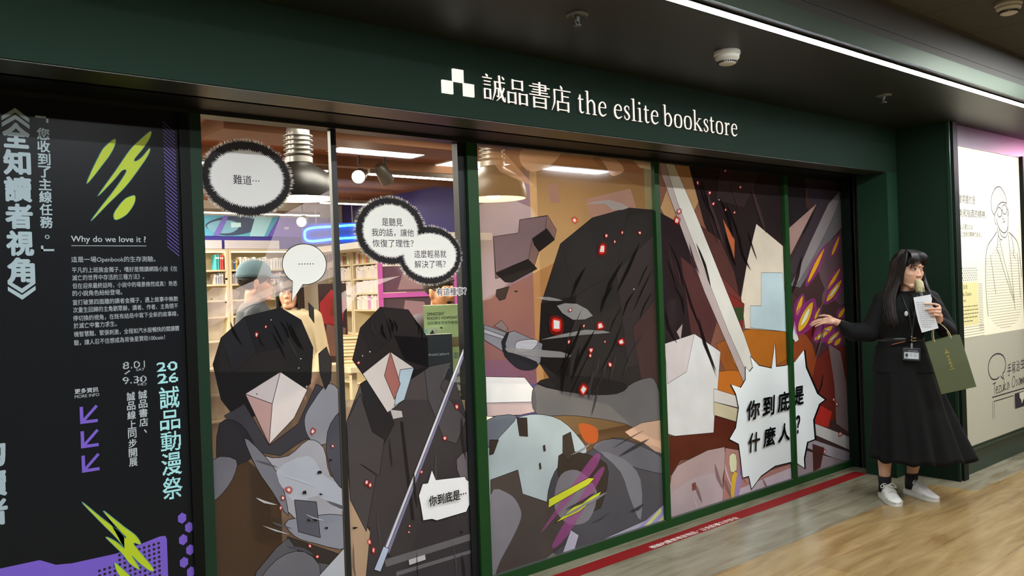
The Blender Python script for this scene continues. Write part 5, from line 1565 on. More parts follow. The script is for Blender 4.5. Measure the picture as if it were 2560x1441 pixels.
detector(3.205, -0.96, 2.516, 'round white smoke detector in the soffit above the shop sign lettering')
detector(4.47, -1.70, 2.775, 'round cream smoke detector on the tiled corridor ceiling at the top right')

# ------------------------------------------------------------------ lit display panel on the right wall
area('wall_lamp_pink', (8.3, -1.05, 2.44), (0.5, 0.1), 5.0, (1.0, 0.30, 0.62), (-0.8, 0.35, -0.2))
t = thing('wall_display', 'bright cream wall panel with a line drawing of a man in a cap', 'wall display', (0, 0, 0))
CREAM = mat('e4dbbd', 0.6)


def stripe_material():
    m, N, L = newmat('ribbed_paper')
    out = N.new('ShaderNodeOutputMaterial')
    p = N.new('ShaderNodeBsdfPrincipled')
    L.new(p.outputs[0], out.inputs[0])
    g = N.new('ShaderNodeNewGeometry')
    w = N.new('ShaderNodeTexWave')
    w.bands_direction = 'Z'
    w.inputs['Scale'].default_value = 30.0
    w.inputs['Distortion'].default_value = 0.3
    L.new(g.outputs['Position'], w.inputs['Vector'])
    r = N.new('ShaderNodeValToRGB')
    r.color_ramp.elements[0].color = (*lin('a3a18c'), 1)
    r.color_ramp.elements[1].color = (*lin('c4c1ae'), 1)
    r.color_ramp.elements[0].position = 0.1
    r.color_ramp.elements[1].position = 0.5
    L.new(w.outputs[0], r.inputs[0])
    L.new(r.outputs[0], p.inputs['Base Color'])
    p.inputs['Roughness'].default_value = 0.6
    return m


mb = MB()
mb.box((6.15, -0.75, 0.985), (7.405, -0.69, 2.362))
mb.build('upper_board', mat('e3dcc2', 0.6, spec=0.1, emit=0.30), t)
mb = MB()
mb.box((6.15, -0.75, 0.206), (7.405, -0.69, 0.985))
mb.build('lower_board', stripe_material(), t)
mb = MB()
mb.box((7.405, -0.78, 0.206), (7.46, -0.69, 2.37))
mb.build('side_frame', BLACK, t)
YR = -0.7508
LINE = mat('2b2533', 0.6)
mb = MB()


def line(pts, w=.006, m=LINE, sm=True, y=YR):
    P = [(a, b, w) for a, b in pts]
    for q in (stroke2(P) if sm else [z for i in range(len(P) - 1) for z in stroke2(P[i:i + 2])]):
        mb.poly([(a, y, b) for a, b in q], m)


line([(6.86, 1.885), (6.815, 1.93), (6.82, 2.02), (6.90, 2.09), (7.0, 2.105), (7.09, 2.05), (7.115, 1.99), (7.03, 1.99), (6.95, 1.965), (6.89, 1.91), (6.86, 1.885)], .008)
line([(6.90, 2.09), (6.885, 2.12)], .006, sm=False)
line([(7.115, 1.985), (7.135, 1.90), (7.135, 1.83), (7.10, 1.77), (7.04, 1.752), (6.97, 1.775), (6.92, 1.82), (6.90, 1.86)], .007)
line([(6.885, 1.89), (6.865, 1.865), (6.875, 1.825), (6.905, 1.815)], .006)
line([(7.13, 1.94), (7.155, 1.925), (7.14, 1.885)], .006)
for cx, cz in ((6.965, 1.91), (7.07, 1.935)):
    line([(cx + .045 * math.cos(k * .5236), cz + .037 * math.sin(k * .5236)) for k in range(13)], .007)
line([(7.01, 1.925), (7.03, 1.93)], .008, sm=False)
line([(7.02, 1.92), (7.025, 1.865), (7.055, 1.86)], .006)
line([(7.03, 1.832), (7.075, 1.845)], .007, sm=False)
line([(6.92, 1.80), (6.93, 1.735), (6.97, 1.70), (7.0, 1.70)], .007)
line([(6.95, 1.78), (6.98, 1.735), (7.05, 1.715), (7.1, 1.735), (7.13, 1.80)], .006)
line([(6.905, 1.76), (6.80, 1.70), (6.72, 1.65), (6.675, 1.57), (6.655, 1.40), (6.66, 1.25), (6.68, 1.12)], .007)
line([(7.14, 1.76), (7.25, 1.72), (7.33, 1.66), (7.37, 1.5), (7.385, 1.40)], .007)
line([(6.93, 1.735), (6.89, 1.62), (6.93, 1.59), (7.0, 1.48), (7.2, 1.21)], .006, sm=False)
line([(6.95, 1.70), (7.02, 1.55), (7.205, 1.235)], .006, sm=False)
line([(7.13, 1.75), (7.16, 1.55), (7.21, 1.215), (7.215, 1.15)], .006, sm=False)
line([(7.19, 1.74), (7.24, 1.62), (7.215, 1.59), (7.26, 1.55)], .006, sm=False)
line([(6.76, 1.58), (6.80, 1.44), (6.84, 1.28)], .006, sm=False)
line([(7.31, 1.6), (7.33, 1.4), (7.34, 1.24)], .006, sm=False)
DOT = mat('8f8a78', 0.7)
for j in range(32):
    z = 1.655 - j * .0205
    hw = .35 if j < 23 else .35 * math.sqrt(max(0, 1 - ((j - 22) / 9.5) ** 2))
    for i in range(60):
        x = 6.672 + i * .0118
        c = 7.02
        if abs(x - c) > hw or abs(x - 7.06) < .11 - j * .008 or (j < 5 and (x < 6.90 - (5 - j) * .0 - .05 * (5 - j) * .0 - .04 * j or x > 7.16 + .04 * j)):
            continue
        mb.box((x, YR, z), (x + .006, YR + .0003, z + .0045), DOT)
for j in range(6):
    for i in range(24):
        x, z = 6.84 + i * .0118, 2.075 - j * .025
        if ((x - 6.97) / .13) ** 2 + ((z - 2.01) / .08) ** 2 < 1 and z > 1.98 - (7.0 - x) * .0:
            mb.box((x, YR, z), (x + .006, YR + .0003, z + .0045), DOT)
mb.build('line_drawing', None, t)
mb = MB()
for s, x0, x1, z0, z1 in (('漫畫需要的是', 6.10, 6.512, 1.955, 2.015), ('諷刺和指責的精神。', 6.10, 6.705, 1.855, 1.915), ('漫画に必要なのは', 6.10, 6.452, 1.765, 1.805), ('風刺と告発の精神である。', 6.10, 6.602, 1.712, 1.752)):
    put_text(mb, s, x0 + .06, x1, z0, z1, YR, LINE, 0.0, 0.15)
mb.build('quotation', None, t, fix=False)
mb = MB()
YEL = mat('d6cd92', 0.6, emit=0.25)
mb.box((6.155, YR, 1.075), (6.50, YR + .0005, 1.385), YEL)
for j in range(6):
    for i in range(10):
        x, z = 6.17 + i * .034 + (j % 2) * .017, 1.482 - j * .017
        if x < 6.51:
            mb.box((x, YR, z), (x + .009, YR + .0003, z + .009), LINE)
for s, x0, x1, z0, z1 in (('手塚治虫', 6.16, 6.32, 1.338, 1.37), ('Tezuka Osamu', 6.16, 6.385, 1.288, 1.318), ('1928-1989', 6.16, 6.285, 1.245, 1.262)):
    put_text(mb, s, x0, x1, z0, z1, YR - .0004, mat('5d5636', 0.6))
rnd = random.Random(3)
for j in range(5):
    x = 6.165
    while x < (6.48 if j < 4 else 6.38):
        w = rnd.uniform(.015, .05)
        mb.box((x, YR - .0004, 1.208 - j * .0265), (x + w, YR, 1.216 - j * .0265), mat('8a8460', 0.6))
        x += w + .008
for j in range(28):
    mb.box((6.508, YR, 1.368 - j * .0125), (6.59, YR + .0003, 1.371 - j * .0125), DOT)
for j in range(5):
    for q in range(1 if j else 1):
        mb.box((6.215, YR, 1.062 - j * .019), (6.60, YR + .0003, 1.065 - j * .019), DOT)
    mb.box((6.19, YR, 1.058 - j * .019), (6.20, YR + .0003, 1.069 - j * .019), LINE)
mb.build('caption_card', None, t)
mb = MB()
line([(6.85, .655), (6.80, .64), (6.70, .655), (6.648, .725), (6.69, .80), (6.81, .83), (6.93, .81), (6.985, .755), (6.965, .69), (6.925, .67), (6.93, .63), (6.88, .655)], .010)
for i, ch in enumerate('手塚治虫'):
    put_text(mb, ch, 7.015 + i * .092, 7.095 + i * .092, .64 + i * .008, .735 + i * .006, YR, LINE, 0.004, 0.15)
HW = {'T': [[(0, .93), (.75, 1.02)], [(.4, .98), (.3, 0)]], 'e': [[(0, .3), (.5, .38), (.3, .6), (.02, .35), (.15, 0), (.55, .1)]], 'z': [[(0, .55), (.5, .58), (.02, .02), (.6, .05)]], 'u': [[(.05, .6), (.05, .1), (.4, .1), (.5, .6), (.52, 0)]],
      'k': [[(.05, 1.1), (.0, 0)], [(.45, .6), (.02, .3), (.5, 0)]], 'a': [[(.5, .5), (.2, .6), (.05, .2), (.2, 0), (.5, .5), (.55, .02)]], 'O': [[(.4, 1), (.05, .6), (.1, .1), (.5, .05), (.75, .5), (.65, .95), (.35, 1)]], 's': [[(.45, .55), (.1, .45), (.4, .2), (.05, .02)]],
      'm': [[(.02, .55), (.0, 0), (.2, .55), (.28, 0), (.5, .55), (.6, 0)]], ' ': []}
x = 6.722
for c in 'Tezuka Osamu':
    for st in HW[c]:
        line([(x + a * .085, .53 + (x - 6.72) * .035 + b * .085) for a, b in st], .007, sm=len(st) > 2)
    x += .08 if c == 'O' else (.05 if c == ' ' else .055)
line([(6.70, .512), (7.40, .512)], .009, sm=False)
line([(6.735, .478), (7.13, .478)], .006, sm=False)
for x in (6.705, 6.735):
    line([(x, .485), (x, .35)], .004, sm=False)
line([(7.135, .478), (7.135, .375)], .004, sm=False)
mb.box((7.15, YR, .37), (7.404, YR + .0003, .49), LINE)
mb.poly([(7.25, YR - .0003, .485), (7.38, YR - .0003, .485), (7.385, YR - .0003, .44), (7.33, YR - .0003, .425), (7.29, YR - .0003, .395), (7.285, YR - .0003, .425), (7.25, YR - .0003, .45)], mat('d8d2bc', 0.6))
mb.build('hand_lettering', None, t, fix=False)

# ------------------------------------------------------------------ shop interior: lamps
ALU = mat('8d8a86', 0.35, metal=0.7)
ENAMEL = mat('0d0c0b', 0.4, spec=0.3)


def pendant(x, y, zr, label):
    t = thing('pendant_lamp', label, 'pendant lamp', (x, y, 2.6), 0, 'pendant lamps inside the shop window')
    o = zr - 2.6
    a = MB()
    a.lathe([(.075, o + .205), (.09, o + .19), (.15, o + .155), (.195, o + .10), (.21, o + .045), (.212, o), (.206, o), (.203, o + .045), (.188, o + .098), (.145, o + .148), (.0, o + .18)], n=48)
    a.build('shade', ENAMEL, t, smooth='auto')
    a = MB()
    a.lathe([(0, o + .176), (.144, o + .146), (.187, o + .097), (.2025, o + .045), (.2055, o + .001), (.2035, o + .001), (.20, o + .044), (.184, o + .095), (.142, o + .144), (0, o + .174)], n=48)
    a.build('reflector', mat('efe6d4', 0.4), t, smooth='auto')
    a = MB()
    prof = [(0, o + .205), (.078, o + .205), (.078, o + .235), (.07, o + .24)]
    for k in range(5):
        z = o + .248 + k * .026
        prof += [(.066, z), (.083, z + .004), (.083, z + .008), (.066, z + .012)]
    z = o + .39
    prof += [(.066, z), (.056, z + .03), (.03, z + .034), (.022, z + .085), (.018, z + .09), (0, z + .09)]
    a.lathe(prof, n=32)
    a.build('ribbed_housing', ALU, t, smooth='auto')
    a = MB()
    zt = o + .48
    a.tube([(-.035, 0, zt - .05), (-.038, 0, zt), (-.02, 0, zt + .03), (0, 0, zt + .04), (.012, 0, zt + .06), (0, 0, zt + .085), (0, 0, 0)], .004, n=8)
    a.tube([(.035, 0, zt - .05), (.038, 0, zt), (.02, 0, zt + .03), (0, 0, zt + .04)], .004, n=8)
    a.build('hook', ALU, t, smooth=True)
    a = MB()
    a.tube(crom([(.06, 0, o + .40), (.085, 0, o + .45), (.05, 0, zt + .03), (.02, 0, zt + .08), (.02, 0, 0)], 5, False), .006, n=8)
    a.build('cord', mat('141414', 0.5), t, smooth=True)
    a = MB()
    a.ell((0, 0, o + .07), (.06, .06, .07))
    a.build('bulb', emit_mat('fff0d8', 22.0), t, smooth=True)


pendant(2.10, 1.16, 2.015, 'black dome pendant lamp with grey ribbed housing behind the first two panes')
pendant(3.27, 0.86, 2.03, 'black dome pendant lamp seen hazily through the film of the third pane')


def light_bar(x0, x1, y, z, label):
    t = thing('light_bar', label, 'light bar', ((x0 + x1) / 2, y, 2.6), 0, 'linear lights under the shop ceiling')
    h = (x1 - x0) / 2
    a = MB()
    a.box((-h, -.02, z - 2.6 + .012), (h, .02, z - 2.6 + .05))
    a.build('housing', mat('9a8f80', 0.5), t)
    a = MB()
    a.box((-h, -.016, z - 2.6), (h, .016, z - 2.6 + .012))
    a.build('diffuser', emit_mat('fff2dc', 26.0), t)
    a = MB()
    for s in (-.8, .8):
        a.tube([(s * h, 0, z - 2.6 + .05), (s * h, 0, 0)], .004, n=6)
    a.build('suspension', ALU, t)


light_bar(0.9, 3.12, 2.78, 2.44, 'long warm light bar running behind the black pendant lamp')
light_bar(3.50, 5.15, 2.78, 2.44, 'long warm light bar in the second pane beside the spotlights')
light_bar(3.0, 4.62, 5.9, 2.40, 'white light bar in front of the blue and violet banner')
light_bar(4.1, 5.1, 4.83, 2.43, 'short white light bar above the neon sign')
light_bar(-0.5, 1.2, 4.2, 2.44, 'light bar far left inside the shop')
t = thing('ceiling_panel_light', 'square white panel light in the shop ceiling seen through the second pane', 'ceiling light', (4.55, 2.85, 2.6))
a = MB()
a.box((-.31, -.31, -.012), (.31, .31, 0))
a.build('frame', mat('d8d2c8', 0.5), t)
a = MB()
a.box((-.29, -.29, -.014), (.29, .29, -.012))
a.build('diffuser', emit_mat('fffaf0', 6.0), t)


def spotlight(loc, aim, lit, label):
    t = thing('track_spotlight', label, 'spotlight', loc, 0, 'track spotlights on the shop ceiling')
    q = Vector(aim).to_track_quat('-Z', 'Y').to_matrix().to_4x4()
    m = mat('55504a', 0.4, metal=0.3)
    a = MB(q)
    a.lathe([(0, .11), (.03, .11), (.05, .08), (.055, 0), (.055, -.05), (.05, -.05), (.048, -.03), (0, -.03)], n=24)
    a.build('head', m, t, smooth='auto')
    a = MB()
    a.tube([(0, 0, .08), (0, 0, 2.585 - loc[2])], .011, n=10)
    a.box((-.09, -.018, 2.575 - loc[2]), (.09, .018, 2.6 - loc[2]))
    a.build('track_adapter', m, t)
    a = MB(q)
    a.lathe([(0, -.034), (.047, -.034), (.047, -.036), (0, -.036)], n=20)
    a.build('lens', emit_mat('fff0d8', 40.0) if lit else mat('3a342e', 0.2), t)


spotlight((3.17, 2.36, 2.36), (-.75, -.95, -.35), True, 'lit track spotlight shining towards the second pane')
spotlight((3.36, 2.30, 2.36), (.7, .3, -.8), False, 'unlit track spotlight turned away, right of the lit one')
spotlight((3.80, 4.66, 2.22), (-.7, -.9, -.3), True, 'lit track spotlight in front of the violet end of the banner')

# ------------------------------------------------------------------ shop interior: banner, bookcases, books
t = thing('wall_banner', 'long blue and violet printed banner above the bookcases on the far wall', 'banner', (0, 0, 0))
a = MB()
YB = 6.33


def flat(pts, hexc, dy=0.0, rough=0.5):
    a.poly([(x, YB - dy, z) for x, z in pts], mat(hexc, rough))


a.box((2.2, YB, 2.18), (5.0, 6.39, 2.42), mat('3c3a8c', 0.5))
flat([(2.2, 2.18), (4.22, 2.18), (4.34, 2.42), (2.2, 2.42)], '5fb4d8', .002)
flat(crom([(3.4, 2.3), (3.6, 2.4), (3.9, 2.41), (4.05, 2.33), (3.9, 2.22), (3.6, 2.19)], 5), '3d4e6e', .004)
flat(crom([(3.42, 2.3), (3.55, 2.36), (3.72, 2.36), (3.80, 2.30), (3.7, 2.22), (3.5, 2.22)], 5), '7fb6d6', .006)
flat([(3.70, 2.34), (3.82, 2.34), (3.82, 2.29), (3.70, 2.28)], 'c8f0ff', .008)
flat([(4.0, 2.42), (4.22, 2.42), (4.1, 2.18), (3.92, 2.18)], 'a9dcf0', .008)
flat([(4.14, 2.18), (4.30, 2.42), (5.0, 2.42), (5.0, 2.18)], '6a56c8', .009)
flat([(3.48, 2.18), (3.55, 2.18), (3.68, 2.42), (3.62, 2.42)], '7a6fd0', .010)
flat([(4.36, 2.30), (4.42, 2.30), (4.42, 2.27), (4.36, 2.27)], 'd8d4f0', .011)
a.build('print', None, t, fix=False)
for x0, x1 in ((2.9, 3.575), (3.615, 4.28)):
    t = thing('shelf_sign', 'pale sign board over the %s bookcase on the far wall' % ('left' if x0 < 3 else 'right'), 'sign', ((x0 + x1) / 2, 6.30, 2.03), 0, 'sign boards over the far bookcases')
    h = (x1 - x0) / 2
    a = MB()
    a.box((-h, 0, 0), (h, .03, .10))
    a.build('board', mat('c4c0cc', 0.5), t)
a = MB()
a.box((2.2, 6.335, 1.99), (5.2, 6.39, 2.18))
struct(a.build('trim_15', mat('3d3597', 0.6)))
WOODC = mat('d9cbaa', 0.5)


def bookcase(name, x0, x1, depth, zs, top, label, M, fascia=.05):
    """standing along local x, open side at -y"""
    t = thing(name, label, 'bookcase', (0, 0, 0), 0, 'cream bookcases')
    t.matrix_world = M
    w = x1 - x0
    for s in (x0, x1 - .03):
        a = MB()
        a.box((s, -depth, 0), (s + .03, 0, top))
        a.build('side_panel', WOODC, t)
    a = MB()
    a.box((x0 + .03, -.015, .08), (x1 - .03, 0, top))
    a.build('back_panel', mat('cfc3a6', 0.6), t)
    for z in list(zs) + [.08]:
        a = MB()
        a.box((x0 + .03, -depth, z - .02), (x1 - .03, -.015, z))
        a.build('shelf', WOODC, t)
    a = MB()
    a.box((x0, -depth, top), (x1, 0, top + .025))
    a.build('top_panel', WOODC, t)
    a = MB()
    a.box((x0 + .03, -depth + .02, top - .012), (x1 - .03, -depth + .05, top))
    a.build('shelf_light', emit_mat('ffe9b8', 5.0), t)


ZS = [.38, .68, .98, 1.26, 1.455, 1.63, 1.81]
I4 = Matrix.Identity(4)
ZF = [.38, .68, .98, 1.25, 1.435, 1.615, 1.777]
FAR = ((2.9, 3.54), (3.545, 4.32))
for i, (x0, x1) in enumerate(FAR):
    bookcase('bookcase', x0, x1, .30, ZF, 1.985, 'cream bookcase on the far wall, %s the violet wall strip' % ('left one below' if i == 0 else 'right one below'), Matrix.Translation((0, 6.33, 0)))
SIDE = ((-6.30, -5.70), (-5.69, -5.08), (-5.07, -4.5))
for i, (x0, x1) in enumerate(SIDE):
    bookcase('bookcase', x0, x1, .28, ZS, 2.02, ('cream bookcase on the side wall nearest the corner', 'middle cream bookcase on the side wall', 'cream bookcase on the side wall beside the pink frame')[i], Matrix.Translation((5.2, 0, 0)) @ Matrix.Rotation(-math.pi / 2, 4, 'Z'))
BOOKS = {}
WHERE = {}


def book(M, w, h, d, hexc, label, group):
    key = (round(w, 3), round(h, 3), round(d, 3), hexc)
    if key not in BOOKS:
        a = MB()
        n = 5
        sp = [(-w / 2 + w * k / n, -d - .004 * math.sin(math.pi * k / n)) for k in range(n + 1)]
        a.prism([(x, y, 0) for x, y in sp] + [(w / 2, 0, 0), (-w / 2, 0, 0)], (0, 0, h), mat(hexc, 0.45))
        a.prism([(-w / 2 + .002, -d + .004, h + .0004), (w / 2 - .002, -d + .004, h + .0004), (w / 2 - .002, -.003, h + .0004), (-w / 2 + .002, -.003, h + .0004)], (0, 0, .0008), mat('efe8d8', 0.8))
        z = h * .72
        a.box((-w / 2 * .7, -d - .0052, z), (w / 2 * .7, -d - .003, z + h * .12), mat('f4f0e6' if hexc != 'e9e2dc' else 'b7a9b6', 0.5))
        o = a.build('book')
        BOOKS[key] = o
    else:
        o = BOOKS[key].copy()
        COL.objects.link(o)
    o.matrix_world = M
    tag(o, label, 'book', group)
    return o


rnd = random.Random(11)


def fill(x0, x1, z, hmax, cols, label, group, base, depth, wr=(.018, .03), hr=(.8, .95)):
    x = x0
    while True:
        w = rnd.choice([wr[0], (wr[0] + wr[1]) / 2, wr[1]])
        if x + w > x1:
            break
        h = round(hmax * rnd.choice([hr[0], (hr[0] + hr[1]) / 2, hr[1]]), 3)
        book(base @ Matrix.Translation((x + w / 2, -depth + .13, z + .0005)), w - .001, h, .13, rnd.choice(cols), label, group)
        x += w + .0005


BF = Matrix.Translation((0, 6.33, 0))
BS = Matrix.Translation((5.2, 0, 0)) @ Matrix.Rotation(-math.pi / 2, 4, 'Z')
fill(3.40, 3.45, 1.777, .18, ['3fa0a8'], 'teal book at the left of the top shelf, far bookcase', 'teal books on the top shelf of the far left bookcase', BF, .28, (.022, .026))
fill(3.452, 3.507, 1.777, .19, ['d0453c', 'c83a3a'], 'red book on the top shelf of the far left bookcase', 'red books on the top shelf of the far left bookcase', BF, .28, (.018, .022), (.86, .9))
fill(3.58, 3.66, 1.777, .12, ['d8b04a', '4a6fb0'], 'small yellow or blue book on the top shelf behind the capped man', 'small books on the top shelf of the far right bookcase', BF, .28)
fill(3.68, 4.25, 1.777, .15, ['e8e4dc', 'd5dbe2', 'cfd4da'], 'white or pale grey book on the top shelf of the far right bookcase', 'pale books on the top shelf of the far right bookcase', BF, .28, (.03, .04))
fill(3.58, 4.25, 1.615, .13, ['b9b4c4', 'd9d2cc', 'c7a7a0'], 'pale mauve, cream or rose book on the second shelf of the far right bookcase', 'books on the second shelf of the far right bookcase', BF, .28, (.03, .04))
fill(3.38, 3.50, 1.615, .13, ['9aa4bc', 'b8a6a0'], 'grey-blue or brown-grey book on the second shelf of the far left bookcase', 'books on the second shelf of the far left bookcase', BF, .28, (.026, .03))
PAL = ['e9e2dc', 'e4dce0', 'dfd5d8', 'd9cfd0', 'e8dfc8']
for i, (x0, x1) in enumerate(SIDE[:2] + (SIDE[2],)):
    nm = ('corner', 'middle', 'third')[i]
    for z, h, sh in ((1.81, .17, 'top'), (1.63, .155, 'second'), (1.455, .155, 'third'), (1.26, .175, 'fourth')):
        cols = PAL if sh != 'top' else PAL + ['c9b06a', '7f9a5a', 'c0685a']
        if sh == 'fourth':
            cols = PAL + ['c99ac0']
        fill(x0 + .045, x1 - .045, z, h, cols, 'pale paperback on the %s visible shelf of the %s side bookcase' % (sh, nm), 'paperbacks on the %s shelf of the %s side bookcase' % (sh, nm), BS, .25, (.034, .05), (.85, .97))

# neon sign in the far corner
t = thing('neon_sign', 'bright blue neon outline sign hanging before the far corner', 'neon sign', (4.45, 5.2, 2.13), math.radians(-25))
a = MB()
P = crom([(-.28, 0, -.07), (-.33, 0, .0), (-.28, 0, .07), (0, 0, .09), (.30, 0, .10), (.36, 0, .04), (.30, 0, -.03), (0, 0, -.05)], 5)
a.tube(P, .012, None, 8, True)
a.build('tube', emit_mat('2fa8ff', 16.0), t, smooth=True)
a = MB()
a.box((-.36, .02, -.1), (.4, .04, .13))
a.build('backboard', mat('2a3f86', 0.5), t)
a = MB()
a.tube([(-.2, .03, .13), (-.2, .03, .47)], .004, n=6)
a.tube([(.2, .03, .13), (.2, .03, .47)], .004, n=6)
a.build('hanger', ALU, t)

# pink frame stand, poster stand, book stacks
t = thing('pink_frame_stand', 'pink framed stand with dark picture panels beside the side bookcases', 'display stand', (3.89, 2.65, 0), math.radians(-28))
PK = mat('b04a9a', 0.45)
for x in (-.36, .28):
    a = MB()
    a.box((x, -.015, 0), (x + .04, .015, 1.74))
    a.build('upright', PK, t)
for z in (1.0, 1.415, 1.70):
    a = MB()
    a.box((-.36, -.017, z), (.32, .017, z + .04))
    a.build('crossbar', PK, t)
for z0, z1, c in ((1.04, 1.42, '4a3840'), (1.46, 1.68, '5b3a4e'), (.3, 1.0, '3d3036')):
    a = MB()
    a.box((-.32, -.004, z0), (.28, .008, z1), mat(c, 0.3))
    a.poly([(-.2, -.005, z0 + .02), (.12, -.005, z0 + .02), (.02, -.005, z1 - .05), (-.14, -.005, z1 - .03)], mat('8a6a72', 0.4))
    a.build('picture_panel', None, t)
a = MB()
a.box((-.40, -.2, 0), (.36, .2, .03))
a.build('base', PK, t)
t = thing('poster_board', 'narrow dark red display board standing right of the mullion in the second pane', 'display board', (3.0, 2.51, .9405), math.radians(-36))
a = MB()
a.box((-.12, 0, 0), (.09, .02, .605), mat('2a1214', 0.4))
for P, c in (([(-.1, .06), (.06, .04), (.08, .26), (-.06, .31)], '6a4a44'), ([(-.11, .31), (.05, .26), (.085, .48), (-.02, .56), (-.11, .46)], '8c1a22'), ([(-.04, .36), (.05, .33), (.05, .46), (-.02, .48)], 'b5553a')):
    a.poly([(x, -.001, z) for x, z in P], mat(c, 0.4))
a.build('board', None, t)
a = MB()
a.box((-.10, .02, 0), (.07, .10, .012))
a.build('foot', BLACK, t)
t = thing('display_table', 'cream display table deep in the second pane under the stacked books', 'table', (3.13, 2.36, 0))
a = MB()
a.box((-.28, -.34, .90), (.30, .36, .94))
a.build('table_top', WOODC, t)
for x in (-.25, .23):
    for y in (-.30, .28):
        a = MB()
        a.box((x, y, 0), (x + .04, y + .04, .90))
        a.build('leg', WOODC, t)
for i in range(9):
    M = Matrix.Translation((3.01 + rnd.uniform(-.006, .006), 2.155 + rnd.uniform(-.006, .006), .9405 + i * .0245)) @ Matrix.Rotation(math.radians(-36 + rnd.uniform(-2, 2)), 4, 'Z')
    a = MB()
    a.box((-.13, -.09, 0), (.13, .09, .003), mat('b99a6a', .5))
    a.box((-.13, -.09, .021), (.13, .09, .024), mat('b99a6a', .5))
    a.box((-.128, -.088, .003), (.126, .088, .021), mat('e3d2ac', .8))
    a.box((-.13, -.09, .003), (-.127, .09, .021), mat('b99a6a', .5))
    o = a.build('book')
    o.matrix_world = M
    tag(o, 'tan book in the flat pile below the dark red display board', 'book', 'tan books piled flat on the display table')

# display plinth with boxed set, dark book and white books right behind the second pane
t = thing('display_plinth', 'low cream plinth behind the second pane under the green boxed set', 'plinth', (2.47, .33, 0))
a = MB()
a.box((-.33, -.22, 0), (.33, .26, .74))
a.build('body', mat('8a7a66', 0.5), t, bevel=.004)
a = MB()
a.box((-.34, -.23, .74), (.34, .27, .76))
a.build('top_board', WOODC, t)
RB = math.radians(-34)


def boxset(name, x, y, z, w, d, h, front, side, topc, rz, label, cat, rows):
    t = thing(name, label, cat, (x, y, z), rz)
    a = MB()
    a.box((-w / 2, 0, 0), (w / 2, d, h), mat(side, 0.4))
    a.poly([(-w / 2 + .001, -.0006, 0.001), (w / 2 - .001, -.0006, 0.001), (w / 2 - .001, -.0006, h - .001), (-w / 2 + .001, -.0006, h - .001)], mat(front, 0.35))
    a.poly([(-w / 2 + .004, .004, h + .0006), (w / 2 - .004, .004, h + .0006), (w / 2 - .004, d - .004, h + .0006), (-w / 2 + .004, d - .004, h + .0006)], mat(topc, 0.6))
    a.build('case', None, t)
    if rows:
        a = MB()
        for s, x0, x1, z0, z1, c in rows:
            put_text(a, s, x0, x1, z0, z1, -.0012, mat(c, 0.5), .012)
        a.build('lettering', None, t, fix=False)
    return t


for i, dx in enumerate((.034, 0)):
    boxset('boxed_book_set', 2.442 + dx * .559, .248 + dx * .829, 1.0585, .235, .033, .335, 'bcd49c', 'aad444', 'f2ead0', RB,
           ('thin lime book set partly hidden behind the green boxed set' if i == 0 else 'pale green boxed set with dark title on the stack of white books'), 'book set',
           [] if i == 0 else [('OMNISCIENT', -.10, -.012, .283, .299, '23302a'), ("READER'S VIEWPOINT", -.10, .055, .262, .277, '23302a'), ('全知讀者視角特裝版', -.10, .055, .236, .254, '5a7a52')])
o = [x for x in bpy.data.objects if x.name.startswith('boxed_book_set')][-1]
a = MB()
a.poly([(-.116, -.001, .215), (-.10, -.001, .215), (-.085, -.001, .12), (-.116, -.001, .12)], mat('8fc8b8', .4))
for P, c in (([(-.10, .14), (-.05, .14), (-.05, .22), (-.10, .22)], 'b9c4a6'), ([(-.095, .142), (-.06, .142), (-.055, .17), (-.075, .212), (-.09, .19)], '2c3430'), ([(.0, .12), (.06, .12), (.06, .17), (.0, .17)], '8a7a5c'), ([(-.0, .06), (.022, .06), (.022, .09), (0, .09)], 'c0705a'), ([(.03, .06), (.055, .06), (.055, .09), (.03, .09)], '8aa890')):
    a.poly([(x, -.0014, z) for x, z in P], mat(c, .4))
a.build('picture_patches', None, o, fix=False)
boxset('hardcover_book', 2.318, .168, 1.0, .155, .03, .252, '2b3038', '22262c', 'e6decb', math.radians(-30), 'dark slate hardcover standing in front of the green boxed set', 'book', [('OMNISCIENT', -.07, .062, .148, .158, 'aeb4b8'), ("READER'S", -.03, .062, .082, .092, 'aeb4b8')])
boxset('card_sign', 2.475, .135, 1.062, .07, .012, .10, 'd8cf9a', 'd0c68c', 'e6decb', math.radians(-34), 'small yellow card leaning on the right of the green boxed set', 'card', [])
for i in range(7):
    z = .7605 + i * .0425
    M = Matrix.Translation((2.45 + rnd.uniform(-.004, .004), .20, z)) @ Matrix.Rotation(RB, 4, 'Z')
    a = MB(None)
    a.box((-.13, 0, 0), (.13, .19, .004), mat('dfe3da', .4))
    a.box((-.13, 0, .037), (.13, .19, .041), mat('dfe3da', .4))
    a.box((-.13, 0, .004), (.13, .004, .037), mat('dfe3da', .4))
    a.box((-.128, .004, .004), (.128, .188, .037), mat('f0ead8', .8))
    put_text(a, '全知讀者視角', -.04, .06, .012, .029, -.0008, mat('4a5a52', .5), .01)
    o = a.build('book')
    o.matrix_world = M
    tag(o, 'white book with its spine facing the glass in the stack under the green boxed set', 'book', 'white books stacked under the green boxed set')
# plinth block that carries the dark hardcover
t = tag(None or (lambda b: (b.box((2.20, .13, .76), (2.315, .30, .999)), b.build('riser_block', mat('b6a78a', .5)))[1])(MB()), 'cream riser block under the dark slate hardcover', 'riser')

# ------------------------------------------------------------------ people
SKIN = mat('c79a80', 0.5, noise=0.04, nscale=20)
LIP = mat('9c5a50', 0.45)
HAIRM = mat('120d0b', 0.5, spec=0.3, noise=0.3, nscale=60, stretch=(3, 3, .3))
CLOTH = mat('0b0b0c', 0.85, spec=0.25, bump=0.5, bscale=16)
CLOTH2 = mat('0d0d0e', 0.85, spec=0.25)


